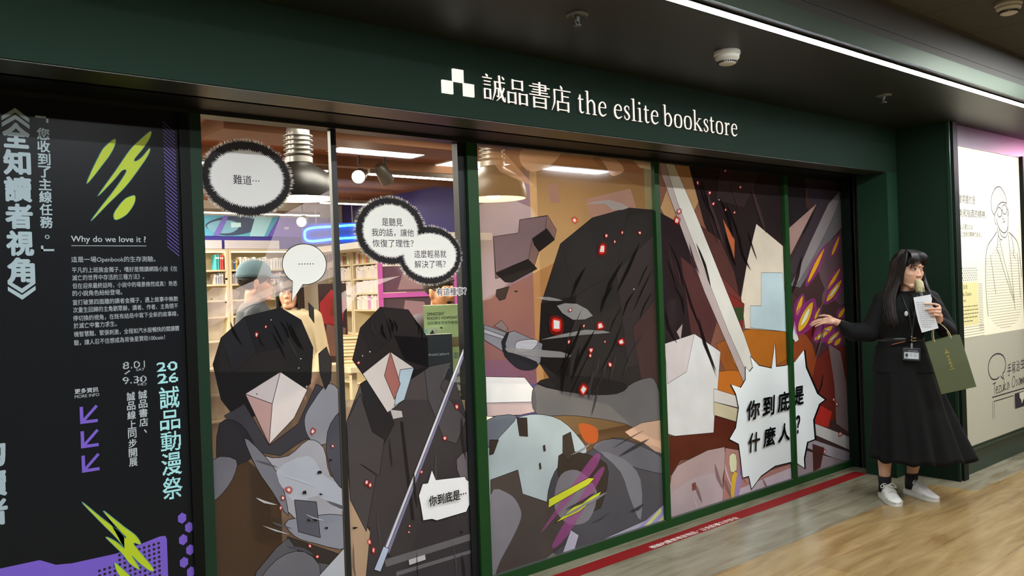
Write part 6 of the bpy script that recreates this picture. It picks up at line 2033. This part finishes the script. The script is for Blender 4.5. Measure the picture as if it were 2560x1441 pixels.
def head_shapes(b, H, ears=True):
    def E(c, r, rot=None):
        q = MB(b.M @ H if b.M else H)
        q.ell(c, r, None, rot)
        M0, b.M = b.M, None
        b.add(q.v, q.f)
        b.M = M0

    def C(p, q_, r0, r1):
        q = MB(b.M @ H if b.M else H)
        q.cap(p, q_, r0, r1)
        M0, b.M = b.M, None
        b.add(q.v, q.f)
        b.M = M0
    E((0, .014, .032), (.073, .090, .084))
    E((0, -.028, -.030), (.066, .059, .079))
    E((0, -.028, -.066), (.054, .051, .048))
    C((-.010, -.066, -.102), (.010, -.066, -.102), .018, .018)
    for s in (-1, 1):
        E((s * .033, -.052, -.026), (.028, .027, .030))
        C((s * .050, .01, -.055), (s * .024, -.055, -.104), .020, .016)
        C((s * .014, -.083, .022), (s * .046, -.068, .020), .008, .007)
        E((s * .0095, -.093, -.038), (.0075, .009, .0065))
        if ears:
            E((s * .075, .012, -.012), (.008, .018, .030), (0, 0, s * .4))
            C((s * .078, .018, .012), (s * .074, .006, -.034), .007, .006)
    C((0, -.083, .004), (0, -.0965, -.035), .0050, .0085)
    E((0, -.0855, -.066), (.021, .0095, .0058))
    E((0, -.0840, -.0755), (.017, .010, .0065))


def paint_lips(o, H, m):
    o.data.materials.append(m)
    k = len(o.data.materials) - 1
    Hi = H.inverted()
    for p in o.data.polygons:
        c = Hi @ Vector(p.center)
        if (c.x / .023) ** 2 + ((c.z + .0705) / .0105) ** 2 < 1 and c.y < -.080:
            p.material_index = k


def face_parts(root, H, gaze=0.0, browm=None):
    for s in (-1, 1):
        b = MB(H)
        b.ell((s * .0305, -.0795, .0035), (.0125, .0085, .0046), mat('d9d2cb', .3), (0, 0, s * .25))
        b.ell((s * .0305 + gaze, -.0868, .0036), (.0058, .0030, .0056), mat('1d1310', .2))
        b.build('eye', None, root, smooth=True)
        b = MB(H)
        b.tube([(s * .0165, -.0870, .0015), (s * .024, -.0895, .0095), (s * .033, -.0885, .0105), (s * .045, -.0790, .0050)], [.0012, .0017, .0018, .001], mat('171010', .5), 6)
        b.build('eyelashes', None, root, smooth=True)
        b = MB(H)
        b.tube([(s * .014, -.0895, .0245), (s * .028, -.0880, .0295), (s * .047, -.0730, .0245)], [.0014, .0019, .0007], browm or mat('2a1f1a', .6), 6)
        b.build('eyebrow', None, root, smooth=True)


def finger(b, pts, r0=.0085, r1=.0065):
    n = len(pts) - 1
    for i in range(n):
        b.cap(pts[i], pts[i + 1], r0 + (r1 - r0) * i / n, r0 + (r1 - r0) * (i + 1) / n, n=10)


# -- the woman with the microphone
W = thing('person', 'person with long dark hair in a black jacket and skirt speaking into a gold microphone', 'person', (5.30, -.72, 0), math.radians(-64.9))
HW_ = Matrix.Translation((.073, -.005, 1.493)) @ Matrix.Rotation(math.radians(40), 4, 'Z') @ Matrix.Rotation(math.radians(4), 4, 'X')
b = MB()
head_shapes(b, HW_)
b.cap((.055, .025, 1.30), (.068, .015, 1.43), .048, .046)
b.ell((.05, .01, 1.25), (.135, .085, .085))
b.ell((.03, .01, 1.10), (.115, .085, .14))
b.ell((.02, .03, .92), (.14, .11, .13))
# legs
for hip, kn, ca, an, ft in (((-.045, .03, .86), (-.085, .035, .47), (-.105, .03, .33), (-.112, .045, .10), (-.075, -.06, .05)), ((.095, .05, .86), (.095, .06, .47), (.082, .14, .33), (.046, .185, .10), (.115, .11, .05))):
    b.cap(hip, kn, .070, .048)
    b.cap(kn, ca, .047, .050)
    b.cap(ca, an, .049, .031)
    b.cap(an, (an[0], an[1], .06), .033, .032)
    b.cap((an[0], an[1], .055), (ft[0], ft[1], .042), .028, .018)
# arms
b.cap((-.080, .0, 1.295), (-.165, -.02, 1.08), .042, .037)
b.cap((-.165, -.02, 1.08), (-.352, -.10, 1.162), .036, .023)
b.cap((.180, .0, 1.295), (.283, -.01, 1.09), .042, .037)
b.cap((.285, -.01, 1.09), (.228, -.165, 1.172), .036, .023)
# open palm-up hand on the left
b.cap((-.352, -.10, 1.162), (-.385, -.115, 1.178), .023, .021)
b.cap((-.385, -.098, 1.184), (-.432, -.105, 1.186), .014, .013)
b.cap((-.385, -.118, 1.176), (-.436, -.122, 1.178), .014, .013)
b.cap((-.385, -.136, 1.168), (-.432, -.142, 1.168), .014, .012)
b.ell((-.408, -.12, 1.180), (.032, .032, .013), None, (0, -.12, 0))
finger(b, [(-.385, -.085, 1.186), (-.408, -.078, 1.204), (-.442, -.080, 1.211), (-.468, -.085, 1.208)], .0115, .0065)
finger(b, [(-.432, -.098, 1.188), (-.470, -.096, 1.184), (-.497, -.096, 1.175), (-.516, -.097, 1.165)], .0085, .006)
finger(b, [(-.436, -.117, 1.182), (-.478, -.118, 1.174), (-.505, -.119, 1.163), (-.524, -.120, 1.152)], .0085, .006)
finger(b, [(-.434, -.135, 1.174), (-.472, -.139, 1.165), (-.497, -.141, 1.154), (-.514, -.142, 1.144)], .008, .0058)
finger(b, [(-.428, -.150, 1.166), (-.458, -.156, 1.158), (-.476, -.159, 1.149), (-.489, -.160, 1.142)], .0072, .0052)
# hand round the microphone and paper on the right
b.cap((.228, -.165, 1.172), (.229, -.185, 1.20), .022, .021)
b.ell((.226, -.195, 1.232), (.016, .027, .040), None, (0, .1, 0))
for z, x0, tip in ((1.266, .222, (.150, 1.279)), (1.244, .228, (.155, 1.244)), (1.222, .230, (.172, 1.227)), (1.203, .226, (.186, 1.208))):
    finger(b, [(x0 - .004, -.190, z), (x0 + .002, -.226, z + .002), (x0 - .022, -.243, (z + tip[1]) / 2 + .004), (tip[0], -.234, tip[1])], .0088, .0066)
finger(b, [(.218, -.178, 1.215), (.198, -.170, 1.245), (.176, -.166, 1.268), (.160, -.172, 1.284)], .011, .007)
body = b.build('body', SKIN, W, remesh=.0042, sm=3)
paint_lips(body, HW_, LIP)
face_parts(W, HW_, .002)


# jacket
def oval(cx, cy, rx, ry, z, n=48, wob=None):
    return [(cx + rx * (1 + (wob(a) if wob else 0)) * math.cos(a), cy + ry * (1 + (wob(a) if wob else 0)) * math.sin(a), z) for a in [2 * math.pi * k / n for k in range(n)]]


b = MB()
b.rings([oval(.055, .02, .062, .060, 1.352), oval(.054, .018, .095, .072, 1.335), oval(.052, .012, .150, .088, 1.305), oval(.050, .008, .165, .108, 1.24), oval(.038, .008, .158, .118, 1.17), oval(.022, .012, .140, .106, 1.10), oval(.014, .016, .130, .100, 1.046),
         oval(.014, .02, .150, .115, .99), oval(.016, .025, .166, .128, .93), oval(.020, .03, .182, .142, .865), oval(.022, .03, .188, .146, .835), oval(.022, .03, .17, .13, .838)])
b.cap((-.078, .005, 1.300), (-.165, -.015, 1.10), .060, .064)
b.cap((-.02, .01, 1.325), (-.09, .005, 1.30), .045, .056)
b.cap((.12, .01, 1.325), (.19, .005, 1.30), .045, .056)
b.cap((-.165, -.018, 1.092), (-.255, -.06, 1.098), .062, .062)
b.ell((-.262, -.062, 1.100), (.088, .056, .052), None, (0, .18, 0))
b.cap((-.29, -.075, 1.118), (-.342, -.096, 1.156), .045, .026)
b.cap((.186, .005, 1.300), (.275, -.005, 1.105), .058, .058)
b.cap((.278, -.01, 1.098), (.243, -.12, 1.142), .056, .048)
b.cap((.243, -.12, 1.142), (.230, -.155, 1.165), .042, .028)
b.cap((.10, -.102, 1.20), (.055, -.095, 1.05), .016, .01)
b.build('jacket', CLOTH, W, remesh=.0055, sm=3)
b = MB()
b.tube([(.057 + .056 * math.cos(2 * math.pi * k / 24), .016 + .056 * math.sin(2 * math.pi * k / 24), 1.352 + .008 * math.sin(2 * math.pi * k / 24)) for k in range(24)], .010, None, 8, True)
b.cap((.085, -.055, 1.332), (.105, -.098, 1.25), .010, .013)
b.cap((.075, -.055, 1.332), (.088, -.110, 1.20), .010, .013)
b.ell((.08, -.055, 1.334), (.016, .012, .012))
b.build('neck_ribbon', CLOTH, W, smooth=True)
b = MB()
b.rings([oval(.014, .016, .134, .104, 1.036), oval(.014, .016, .136, .106, 1.040), oval(.014, .016, .136, .106, 1.056), oval(.014, .016, .134, .104, 1.060)], None, False, False)
belt = b.build('belt', mat('1a1a19', .3), W, smooth=True)
b = MB()
b.tube([(.073, -.088, 1.040), (.073, -.088, 1.058), (.098, -.082, 1.059), (.098, -.082, 1.041)], .0028, None, 6, True)
b.build('buckle', mat('b89a5c', .3, metal=.8), belt)
b = MB()
b.cap((-.035, -.098, 1.020), (.030, -.108, 1.038), .009, .008, flat=(1, .35))
b.build('belt_tip', mat('9a5a3a', .5), belt, smooth=True)


# skirt with soft folds, swung out to the right
def skirt_ring(t, n=110):
    z = 1.0 - .735 * t
    P = []
    for k in range(n):
        a = 2 * math.pi * k / n
        fold = (.020 * math.sin(9 * a + .6) + .012 * math.sin(16 * a + 2)) * max(0, t - .2) / .8
        rx, ry = .150 + .110 * t, .125 + .105 * t
        cx, cy = .010 + .058 * t, .02 + .06 * t
        flare = .115 * t ** 1.6 * max(0, math.cos(a - .55)) ** 2
        P.append((cx + (rx + fold + flare) * math.cos(a), cy + (ry + fold + flare * .5) * math.sin(a), z + .012 * t * math.sin(9 * a + .6)))
    return P


b = MB()
R = [skirt_ring(k / 26) for k in range(27)]
Q = [(x * .99 + .001, y * .99, z) for x, y, z in R[-1]]
b.rings(R + [Q] + [[(x * .985 + .001, y * .985, z) for x, y, z in r] for r in R[::-3]], None, False, False)
b.build('skirt', CLOTH2, W, smooth=True)

# hair
b = MB()


def hp(p):
    return tuple(HW_ @ Vector(p))


q = MB(HW_)
q.ell((0, .026, .043), (.084, .100, .078))
q.ell((0, .055, -.01), (.080, .068, .10))
b.add(q.v, q.f)
rnd = random.Random(2)
fine, fringe = [], []
for i in range(64):
    a = math.radians(62 + 236 * i / 63)          # round the sides and back, 0 = face
    sx, sy = math.sin(a), -math.cos(a)
    root = hp((.03 * sx, .02 + .03 * sy, .118))
    k_ = 1.22 if i <= 31 and i < 22 else 1.0
    mid = hp((.084 * sx * (1 + (k_ - 1) * .6), .018 + .096 * sy, .040))
    low = hp((.090 * sx * k_, .024 + .092 * sy, -.05))
    x, y, z = low
    left = i > 31
    if left:
        ln = rnd.uniform(.25, .31)
        drift = (-.035 - .02 * rnd.random(), -.01 - .055 * (i > 44))
        end = (x + drift[0] * .6, y + drift[1] - .02 * (i > 40), z - ln)
        m2 = (x + drift[0], y + drift[1] * .5, z - ln * .5)
    else:
        ln = rnd.uniform(.22, .30)
        f_ = max(0, 1 - i / 20)
        end = (x + .055 + .045 * rnd.random() + .02 * f_, y * (1 - f_) - .085 * f_ - .01, z - ln * (1 - .25 * f_))
        m2 = (x + .022 + .01 * f_, y * (1 - f_) - .035 * f_, z - ln * .45)
    P = crom([root, mid, low, m2, end], 4, False)
    ctr = hp((0, .02, 0))
    for q_ in range(3):
        jit = Vector((rnd.uniform(-.008, .008), rnd.uniform(-.008, .008), rnd.uniform(-.02, .01)))
        fine.append([tuple(Vector(p) + (Vector((p[0] - ctr[0], p[1] - ctr[1], .25 * max(0, p[2] - ctr[2])))).normalized() * .0095 + jit * (j_ / len(P))) for j_, p in enumerate(P)])
    b.tube(P, [.010 + .003 * math.sin(math.pi * k / (len(P) - 1)) - .0075 * (k / (len(P) - 1)) ** 2 for k in range(len(P))], None, 7)
for i in range(44):
    u = -1 + 2 * i / 43
    if -.05 < u < .62 and i % 3:
        continue
    xe = u * .068 + (.010 if u < .2 else -.004) * rnd.random()
    ze = .036 - .030 * abs(u - .15) ** 1.4 + rnd.uniform(-.006, .006)
    fringe.append(crom([hp((u * .03, -.012, .124)), hp((u * .05, -.070, .104)), hp((u * .062, -.094, .070)), hp((xe, -.0985 + .034 * u * u, ze))], 5, False))
for s in (-1, 1):
    for k in range(4):
        P = crom([hp((s * .03, -.02, .118)), hp((s * (.068 + .004 * k), -.052 + .01 * k, .06)), hp((s * (.078 + .003 * k), -.040 + .012 * k, -.02)), hp((s * (.078 + .003 * k), -.030 + .012 * k, -.10))], 4, False)
        b.tube(P, [.012 - .005 * (j / (len(P) - 1)) for j in range(len(P))], None, 7)
b.build('hair', HAIRM, W, remesh=.0042, sm=1)
b = MB()
for P in fine:
    b.tube(P, [.0021 - .0016 * (k / (len(P) - 1)) ** 2 for k in range(len(P))], None, 5)
b.build('loose_strands', mat('2a201b', 0.5, spec=0.3), W, smooth=True)
b = MB()
for P in fringe:
    b.tube(P, [.0040 - .0033 * (k / (len(P) - 1)) for k in range(len(P))], None, 6)
b.build('fringe', HAIRM, W, smooth=True)

# socks and shoes
for an, sl in (((-.112, .045), (.03, -.065)), ((.046, .185), (.157, -.196))):
    b = MB()
    b.rings([oval(an[0] + sl[0] * max(0, z - .10), an[1] + sl[1] * max(0, z - .10), rx, ry, z, 20) for z, rx, ry in ((.045, .040, .046), (.08, .039, .044), (.10, .038, .042), (.125, .040, .043), (.148, .0425, .0445), (.149, .039, .041))], None, True, False)
    b.build('sock', mat('0b0b0c', .8), W, smooth=True)
WHITE = mat('d6d5cf', .45)
GREYW = mat('a9aaa0', .6)


def shoe(x, y, rz):
    M = Matrix.Translation((x, y, 0)) @ Matrix.Rotation(rz, 4, 'Z')
    prof = [(.012, .020, .060), (0, .029, .074), (-.03, .036, .078), (-.065, .037, .080), (-.10, .040, .092), (-.135, .044, .080), (-.17, .046, .062), (-.205, .045, .044), (-.232, .036, .038), (-.248, .020, .032), (-.254, .006, .028)]
    b = MB(M)
    R = []
    for yy, w, h in prof:
        ring = []
        for k in range(17):
            a = math.pi * k / 16
            c, s = math.cos(a), math.sin(a)
            ring.append((w * math.copysign(abs(c) ** .75, c), yy, .022 + (h - .022) * s ** .8))
        R.append(ring)
    b.rings(R)
    up = b.build('shoe', WHITE, W, smooth=True)
    b = MB(M)
    out = [(w + .003, yy) for yy, w, h in prof]
    P = [(-w, yy) for w, yy in out] + [(w, yy) for w, yy in out[::-1]]
    P = crom(P, 3)
    b.rings([[(a * .97, c, .001) for a, c in P], [(a, c, .005) for a, c in P], [(a, c, .025) for a, c in P], [(a * .96, c, .028) for a, c in P]])
    b.build('sole', mat('cfcdc2', .5), up, smooth='auto')
    b = MB(M)
    R = []
    for yy, w, h in [p for p in prof if p[0] < -.15]:
        R.append([((w + .0045) * math.copysign(abs(math.cos(a)) ** .75, math.cos(a)), yy - .005, .024 + (h - .02) * math.sin(a) ** .8 * .62) for a in [math.pi * k / 16 for k in range(17)] if math.sin(a) < .72])
    for half in (0, 1):
        n = len(R[0]) // 2
        RR = [r[:n] if half == 0 else r[n:] for r in R]
        b.rings(RR, None, False, False, False)
    b.build('toe_guard', GREYW, up, smooth=True)
    b = MB(M)
    b.rings([[(-.022, -.115, .074), (.022, -.115, .074), (.022, -.113, .083), (-.022, -.113, .083)], [(-.025, -.085, .086), (.025, -.085, .086), (.025, -.083, .096), (-.025, -.083, .096)], [(-.024, -.066, .112), (.024, -.066, .112), (.024, -.060, .118), (-.024, -.060, .118)], [(-.018, -.058, .124), (.018, -.058, .124), (.018, -.054, .124), (-.018, -.054, .124)]])
    b.build('tongue', WHITE, up, bevel=.003, smooth=True)
    b = MB(M)
    for k in range(5):
        yy, zz = -.100 - k * .0145, .0985 - k * .0066
        b.tube([(-.024, yy, zz - .008), (-.008, yy - .004, zz + .001), (.008, yy - .006, zz + .001), (.024, yy - .009, zz - .008)], .0024, None, 6)
    for s in (-1, 1):
        b.tube(crom([(0, -.092, .098), (s * .022, -.094, .110), (s * .044, -.098, .098), (s * .046, -.108, .085), (s * .022, -.100, .092), (0, -.092, .098)], 4, False), .0026, None, 6)
        b.tube(crom([(0, -.092, .098), (s * .018, -.118, .088), (s * .042, -.128, .062)], 4, False), .0024, None, 6)
    b.build('laces', mat('c9c8bd', .7), up, smooth=True)
    b = MB(M)
    b.rings([[(1.0 * w_ * math.cos(a), -.035 + .046 * math.sin(a), z_ + .004 * math.cos(2 * a)) for a in [2 * math.pi * k / 24 for k in range(24)]] for w_, z_ in ((.036, .070), (.040, .082), (.034, .086), (.030, .078))], None, False, False)
    b.build('collar', mat('c4c3bd', .6), up, smooth=True)


shoe(-.125, .085, math.radians(20))
shoe(.022, .222, math.radians(42))


def local(x, y, z):
    return W.matrix_basis @ Vector((x, y, z))


MW = W.matrix_basis.copy()


def held(name, label, cat, origin, rot):
    t = thing(name, label, cat)
    t.matrix_world = MW @ Matrix.Translation(origin) @ rot
    return t


# microphone
ax = Vector((-.018, .045, .135)).normalized()
rot = ax.to_track_quat('Z', 'Y').to_matrix().to_4x4()
t = held('microphone', 'gold-grille handheld microphone with black body held at the mouth', 'microphone', (.139, -.172, 1.290), rot)
b = MB()
b.lathe([(0, -.10), (.014, -.10), (.017, -.09), (.018, 0), (.020, .05), (.021, .058), (0, .058)], n=24)
b.build('handle', mat('141414', .25), t, smooth='auto')
GOLD = mat('a39a72', .38, metal=.6, bump=.5, bscale=900)
b = MB()
b.lathe([(.0, .058), (.023, .058), (.025, .066), (.0255, .08), (.0275, .083), (.0275, .088), (.0265, .092), (.027, .115), (.024, .13), (.016, .139), (0, .142)], n=28)
b.build('grille', GOLD, t, smooth='auto')
b = MB()
for k in range(6):
    b.box((.0255, -.006, .066), (.027, .006, .079), M=Matrix.Rotation(k * math.pi / 3, 4, 'Z'))
b.build('grille_band', mat('7d7654', .4, metal=.6), t)

# folded paper sheet
t = held('paper_sheet', 'white folded paper sheet with faint print held with the microphone', 'paper sheet', (0, -.222, 0), Matrix.Identity(4))
P = [(.090, 1.318), (.186, 1.335), (.187, 1.322), (.192, 1.312), (.189, 1.285), (.196, 1.24), (.222, 1.128), (.130, 1.102), (.112, 1.17), (.100, 1.24)]
b = MB()
b.prism([(x, -.008 * math.sin((x - .09) * 30), z) for x, z in P], (0, .0015, 0))
b.build('sheet', mat('d3d6d8', .6), t)
b = MB()
rnd = random.Random(8)
for j in range(13):
    z = 1.285 - j * .0125
    x = .106 + (1.285 - z) * .17
    e = x + rnd.uniform(.035, .075)
    while x < e:
        w = rnd.uniform(.004, .012)
        b.poly([(x, -.0105, z), (x + w, -.0105, z + .0015), (x + w, -.0105, z + .0055), (x, -.0105, z + .004)], mat('9a9ea4', .7))
        x += w + .004
b.build('print', None, t, fix=False)

# paper bag on the forearm
rot = Matrix.Rotation(math.radians(-14), 4, 'Y') @ Matrix.Rotation(math.radians(6), 4, 'Z')
t = held('paper_bag', 'olive green paper carrier bag with small gold emblem hanging from the forearm', 'bag', (.238, -.165, 1.062), rot)
b = MB()
OL = mat('4d5536', .6, noise=.06, nscale=14)
w, h, d = .098, .325, .035
b.rings([[(-w, -d, 0), (w, -d, 0), (w, d, 0), (-w, d, 0)], [(-w, -d - .004, -h * .5), (w, -d - .004, -h * .5), (w, d + .004, -h * .5), (-w, d + .004, -h * .5)], [(-w, -d, -h), (w, -d, -h), (w, d, -h), (-w, d, -h)]], None, False, True)
b.rings([[(-w + .002, -d + .002, 0), (w - .002, -d + .002, 0), (w - .002, d - .002, 0), (-w + .002, d - .002, 0)], [(-w + .002, -d + .002, -h * .9), (w - .002, -d + .002, -h * .9), (w - .002, d - .002, -h * .9), (-w + .002, d - .002, -h * .9)]], None, False, True)
b.build('bag_body', OL, t)
b = MB()
for y in (-d, d):
    b.tube(crom([(-.045, y, -.012), (-.042, y * .9, .03), (-.02, y * .5, .085), (.0, y * .4, .098), (.02, y * .5, .085), (.045, y * .9, .03), (.048, y, -.012)], 4, False), .0026, None, 6)
b.build('rope_handle', mat('b9a67a', .7), t, smooth=True)
b = MB()
GP = mat('b9a458', .4, metal=.4)
for x, z in ((-.006, -.088), (.006, -.088), (0, -.076)):
    b.box((x - .0045, -d - .0056, z - .0045), (x + .0045, -d - .0048, z + .0045), GP)
for i, ch in enumerate('誠品書店'):
    put_text(b, ch, -.008, .008, -.118 - i * .021, -.101 - i * .021, -d - .0054, GP, .01)
b.box((-.016, -d - .0056, -.192), (.016, -d - .005, -.189), GP)
b.build('emblem', None, t, fix=False)

# name badge on a lanyard
t = held('name_badge', 'dark name badge holder on a black lanyard hanging at the waist', 'name badge', (.07, -.150, .962), Matrix.Rotation(math.radians(3), 4, 'Y'))
b = MB()
b.box((-.051, -.004, -.04), (.051, .004, .04), mat('2a2d33', .4))
b.build('holder', None, t, bevel=.004)
b = MB()
b.box((-.041, -.0052, -.028), (.041, -.0040, .013), mat('c3cad0', .4))
b.box((-.037, -.0058, -.026), (-.018, -.0050, .009), mat('9aa0a6', .5))
b.ell((-.0275, -.0062, -.006), (.007, .0008, .010), mat('2b2422', .5))
for k in range(3):
    b.box((-.01, -.0058, .004 - k * .008), (.004, -.0050, .006 - k * .008), mat('6a7076', .5))
    b.box((.014, -.0058, .004 - k * .008), (.026, -.0050, .006 - k * .008), mat('6a7076', .5))
put_text(b, 'eslite bookstore', -.018, .034, .019, .026, -.0046, mat('c9ced2', .5))
b.build('card', None, t)
b = MB()
for pts in ([(0, 0, .04), (-.002, -.004, .10), (-.004, .008, .16), (-.02, .02, .25), (-.05, .055, .33), (-.07, .12, .385)], [(.003, 0, .04), (.002, -.004, .10), (.004, .008, .16), (.012, .02, .25), (.02, .06, .34), (.03, .12, .385)]):
    b.tube(crom(pts, 5, False), .0032, None, 6)
b.build('lanyard', mat('17181a', .5), t, smooth=True)
b = MB()
b.lathe([(0, 0), (.006, 0), (.006, .03), (.0035, .034), (.0035, .05), (0, .05)], (0, -.002, .036), None, 12)
for z in (.085, .105):
    b.lathe([(0, 0), (.0042, 0), (.0042, .010), (0, .010)], (-.002, -.004, z), None, 8)
b.build('clip', mat('b9bcc0', .3, metal=.7), t)
b = MB()
b.ell((-.035, .022, .252), (.011, .003, .016))
b.build('pin', mat('c9c9c6', .4), t, smooth=True)


# -- people inside the shop
def simple_person(label, x, y, yaw, hgt, skin, top, trousers, hairm, style, head_yaw=0.0):
    t = thing('person', label, 'person', (x, y, 0), yaw)
    k = hgt / 1.70
    H = Matrix.Translation((0, -.01, 1.575 * k)) @ Matrix.Rotation(head_yaw, 4, 'Z')
    b = MB()
    head_shapes(b, H)
    b.cap((0, .02, 1.38 * k), (0, .012, 1.50 * k), .052, .05)
    b.ell((0, .01, 1.28 * k), (.16, .09, .12))
    b.ell((0, .01, 1.08 * k), (.14, .09, .17))
    b.ell((0, .01, .90 * k), (.15, .10, .12))
    for s in (-1, 1):
        b.cap((s * .08, .01, .86 * k), (s * .09, 0, .48 * k), .08, .052)
        b.cap((s * .09, 0, .48 * k), (s * .09, .02, .08), .052, .034)
        b.cap((s * .09, .02, .05), (s * .10, -.13, .035), .035, .03)
        b.cap((s * .17, .01, 1.36 * k), (s * .215, .02, 1.08 * k), .047, .038)
        b.cap((s * .215, .02, 1.08 * k), (s * .19, -.14, .92 * k), .037, .026)
        b.ell((s * .185, -.19, .895 * k), (.022, .045, .03), (.3, 0, 0) and None)
        for q in range(4):
            finger(b, [(s * (.175 + q * .009), -.205, .90 * k - q * .010), (s * (.172 + q * .009), -.245, .885 * k - q * .010), (s * (.170 + q * .008), -.262, .868 * k - q * .009)], .0088, .007)
        finger(b, [(s * .168, -.17, .915 * k), (s * .150, -.205, .915 * k), (s * .148, -.228, .905 * k)], .010, .008)
    o = b.build('body', skin, t, remesh=.008, sm=2)
    b = MB()
    b.rings([oval(0, .012, .062, .06, 1.455 * k, 32), oval(0, .012, .10, .075, 1.44 * k, 32), oval(0, .012, .172, .10, 1.40 * k, 32), oval(0, .012, .19, .115, 1.30 * k, 32), oval(0, .012, .178, .118, 1.1 * k, 32), oval(0, .012, .18, .122, .86 * k, 32), oval(0, .012, .16, .10, .86 * k, 32)])
    for s in (-1, 1):
        b.cap((s * .165, .01, 1.37 * k), (s * .217, .02, 1.09 * k), .064, .055)
        b.cap((s * .217, .02, 1.09 * k), (s * .197, -.11, .95 * k), .054, .042)
    b.build('top', top, t, remesh=.009, sm=3)
    b = MB()
    b.ell((0, .012, .90 * k), (.165, .115, .12))
    for s in (-1, 1):
        b.cap((s * .082, .012, .84 * k), (s * .09, 0, .48 * k), .092, .068)
        b.cap((s * .09, 0, .48 * k), (s * .09, .02, .11), .066, .056)
    b.build('trousers', trousers, t, remesh=.010, sm=2)
    for s in (-1, 1):
        b = MB()
        b.cap((s * .09, .03, .045), (s * .10, -.15, .036), .043, .036, flat=None)
        b.build('shoe', mat('2a2826', .5), t, smooth=True)
    face_parts(t, H)
    b = MB(H)
    if style == 'cap':
        b.ell((0, .02, .02), (.079, .096, .070))
        b.build('hair', hairm, t, smooth=True)
        cm = mat('5a7480', .8)
        b = MB(H)
        prof = [(1.0, .03), (1.0, .05), (.96, .085), (.8, .112), (.5, .13), (.15, .138), (0, .138)]
        b.rings([[(.086 * r * math.cos(a), .014 + .104 * r * math.sin(a), z) for a in [2 * math.pi * j / 32 for j in range(32)]] for r, z in prof])
        cap = b.build('cap', cm, t, smooth=True)
        b = MB(H)
        R = []
        for j in range(13):
            a = math.radians(-150 + j * 10)
            R.append([(.080 * math.cos(a), .014 + .098 * math.sin(a), .040), (.086 * math.cos(a), -.02 + .125 * math.sin(a), .022), (.086 * math.cos(a), -.02 + .125 * math.sin(a), .026), (.080 * math.cos(a), .014 + .098 * math.sin(a), .046)])
        b.rings(R)
        b.build('brim', cm, cap, smooth=True)
        for s in (-1, 1):
            b = MB(H)
            b.ell((s * .055, .06, .098), (.005, .005, .005))
            b.build('eyelet', mat('39464c', .5), cap, smooth=True)
    elif style == 'bob':
        b.ell((0, .026, .043), (.086, .102, .080))
        b.ell((0, .05, -.03), (.086, .075, .105))
        for s in (-1, 1):
            for j in range(5):
                b.cap((s * (.074 + .002 * j), -.045 + .022 * j, .07), (s * (.086 - .002 * (4 - j)), -.040 + .024 * j, -.115), .017, .013)
        for j in range(11):
            u = -1 + j / 5
            b.cap((u * .045, -.055, .105), (u * .066, -.088 + .028 * u * u, .024), .013, .009)
        b.build('hair', hairm, t, remesh=.006, sm=1)
        for s in (-1, 1):
            b = MB(H)
            b.tube([(s * .031 + .022 * math.cos(j * .393), -.0955 + .006 * abs(math.cos(j * .393)), .002 + .019 * math.sin(j * .393)) for j in range(16)], .0013, None, 6, True)
            b.tube([(s * .053, -.09, .006), (s * .074, .0, .010)], .0012, None, 6)
            b.build('glasses_rim', mat('6a5a4a', .3, metal=.6), t)
    else:
        rr = random.Random(6)
        b.ell((0, .024, .045), (.084, .104, .082))
        for j in range(70):
            a, e = rr.uniform(0, 6.28), rr.uniform(.1, 1.4)
            p = Vector((.082 * math.cos(a) * math.cos(e), .022 + .100 * math.sin(a) * math.cos(e), .045 + .082 * math.sin(e)))
            if p.y < -.05 and p.z < .07:
                continue
            b.cap(p, p * 1.10 + Vector((rr.uniform(-.015, .015), rr.uniform(-.015, .015), .0)), .013, .007)
        b.build('hair', hairm, t, remesh=.006, sm=1)
    return t


SK2 = mat('c08a68', .55)
simple_person('person in a blue-grey cap and dark jacket seen behind the first pane', 2.03, 1.68, math.radians(70), 1.68, SK2, mat('2b3038', .8), mat('25262b', .8), mat('1a1512', .5), 'cap', math.radians(6))
simple_person('person with bobbed dark hair, glasses and a cream top behind the first pane', 2.60, 2.43, math.radians(-36), 1.61, mat('c9967a', .5), mat('b9a88a', .8), mat('3b3a40', .8), mat('17120f', .4), 'bob')
simple_person('person with tousled brown hair behind the green boxed set', 2.90, .96, math.radians(10), 1.575, mat('c88a60', .55), mat('4a4048', .8), mat('2c2c33', .8), mat('2a1a12', .5), 'tousled')
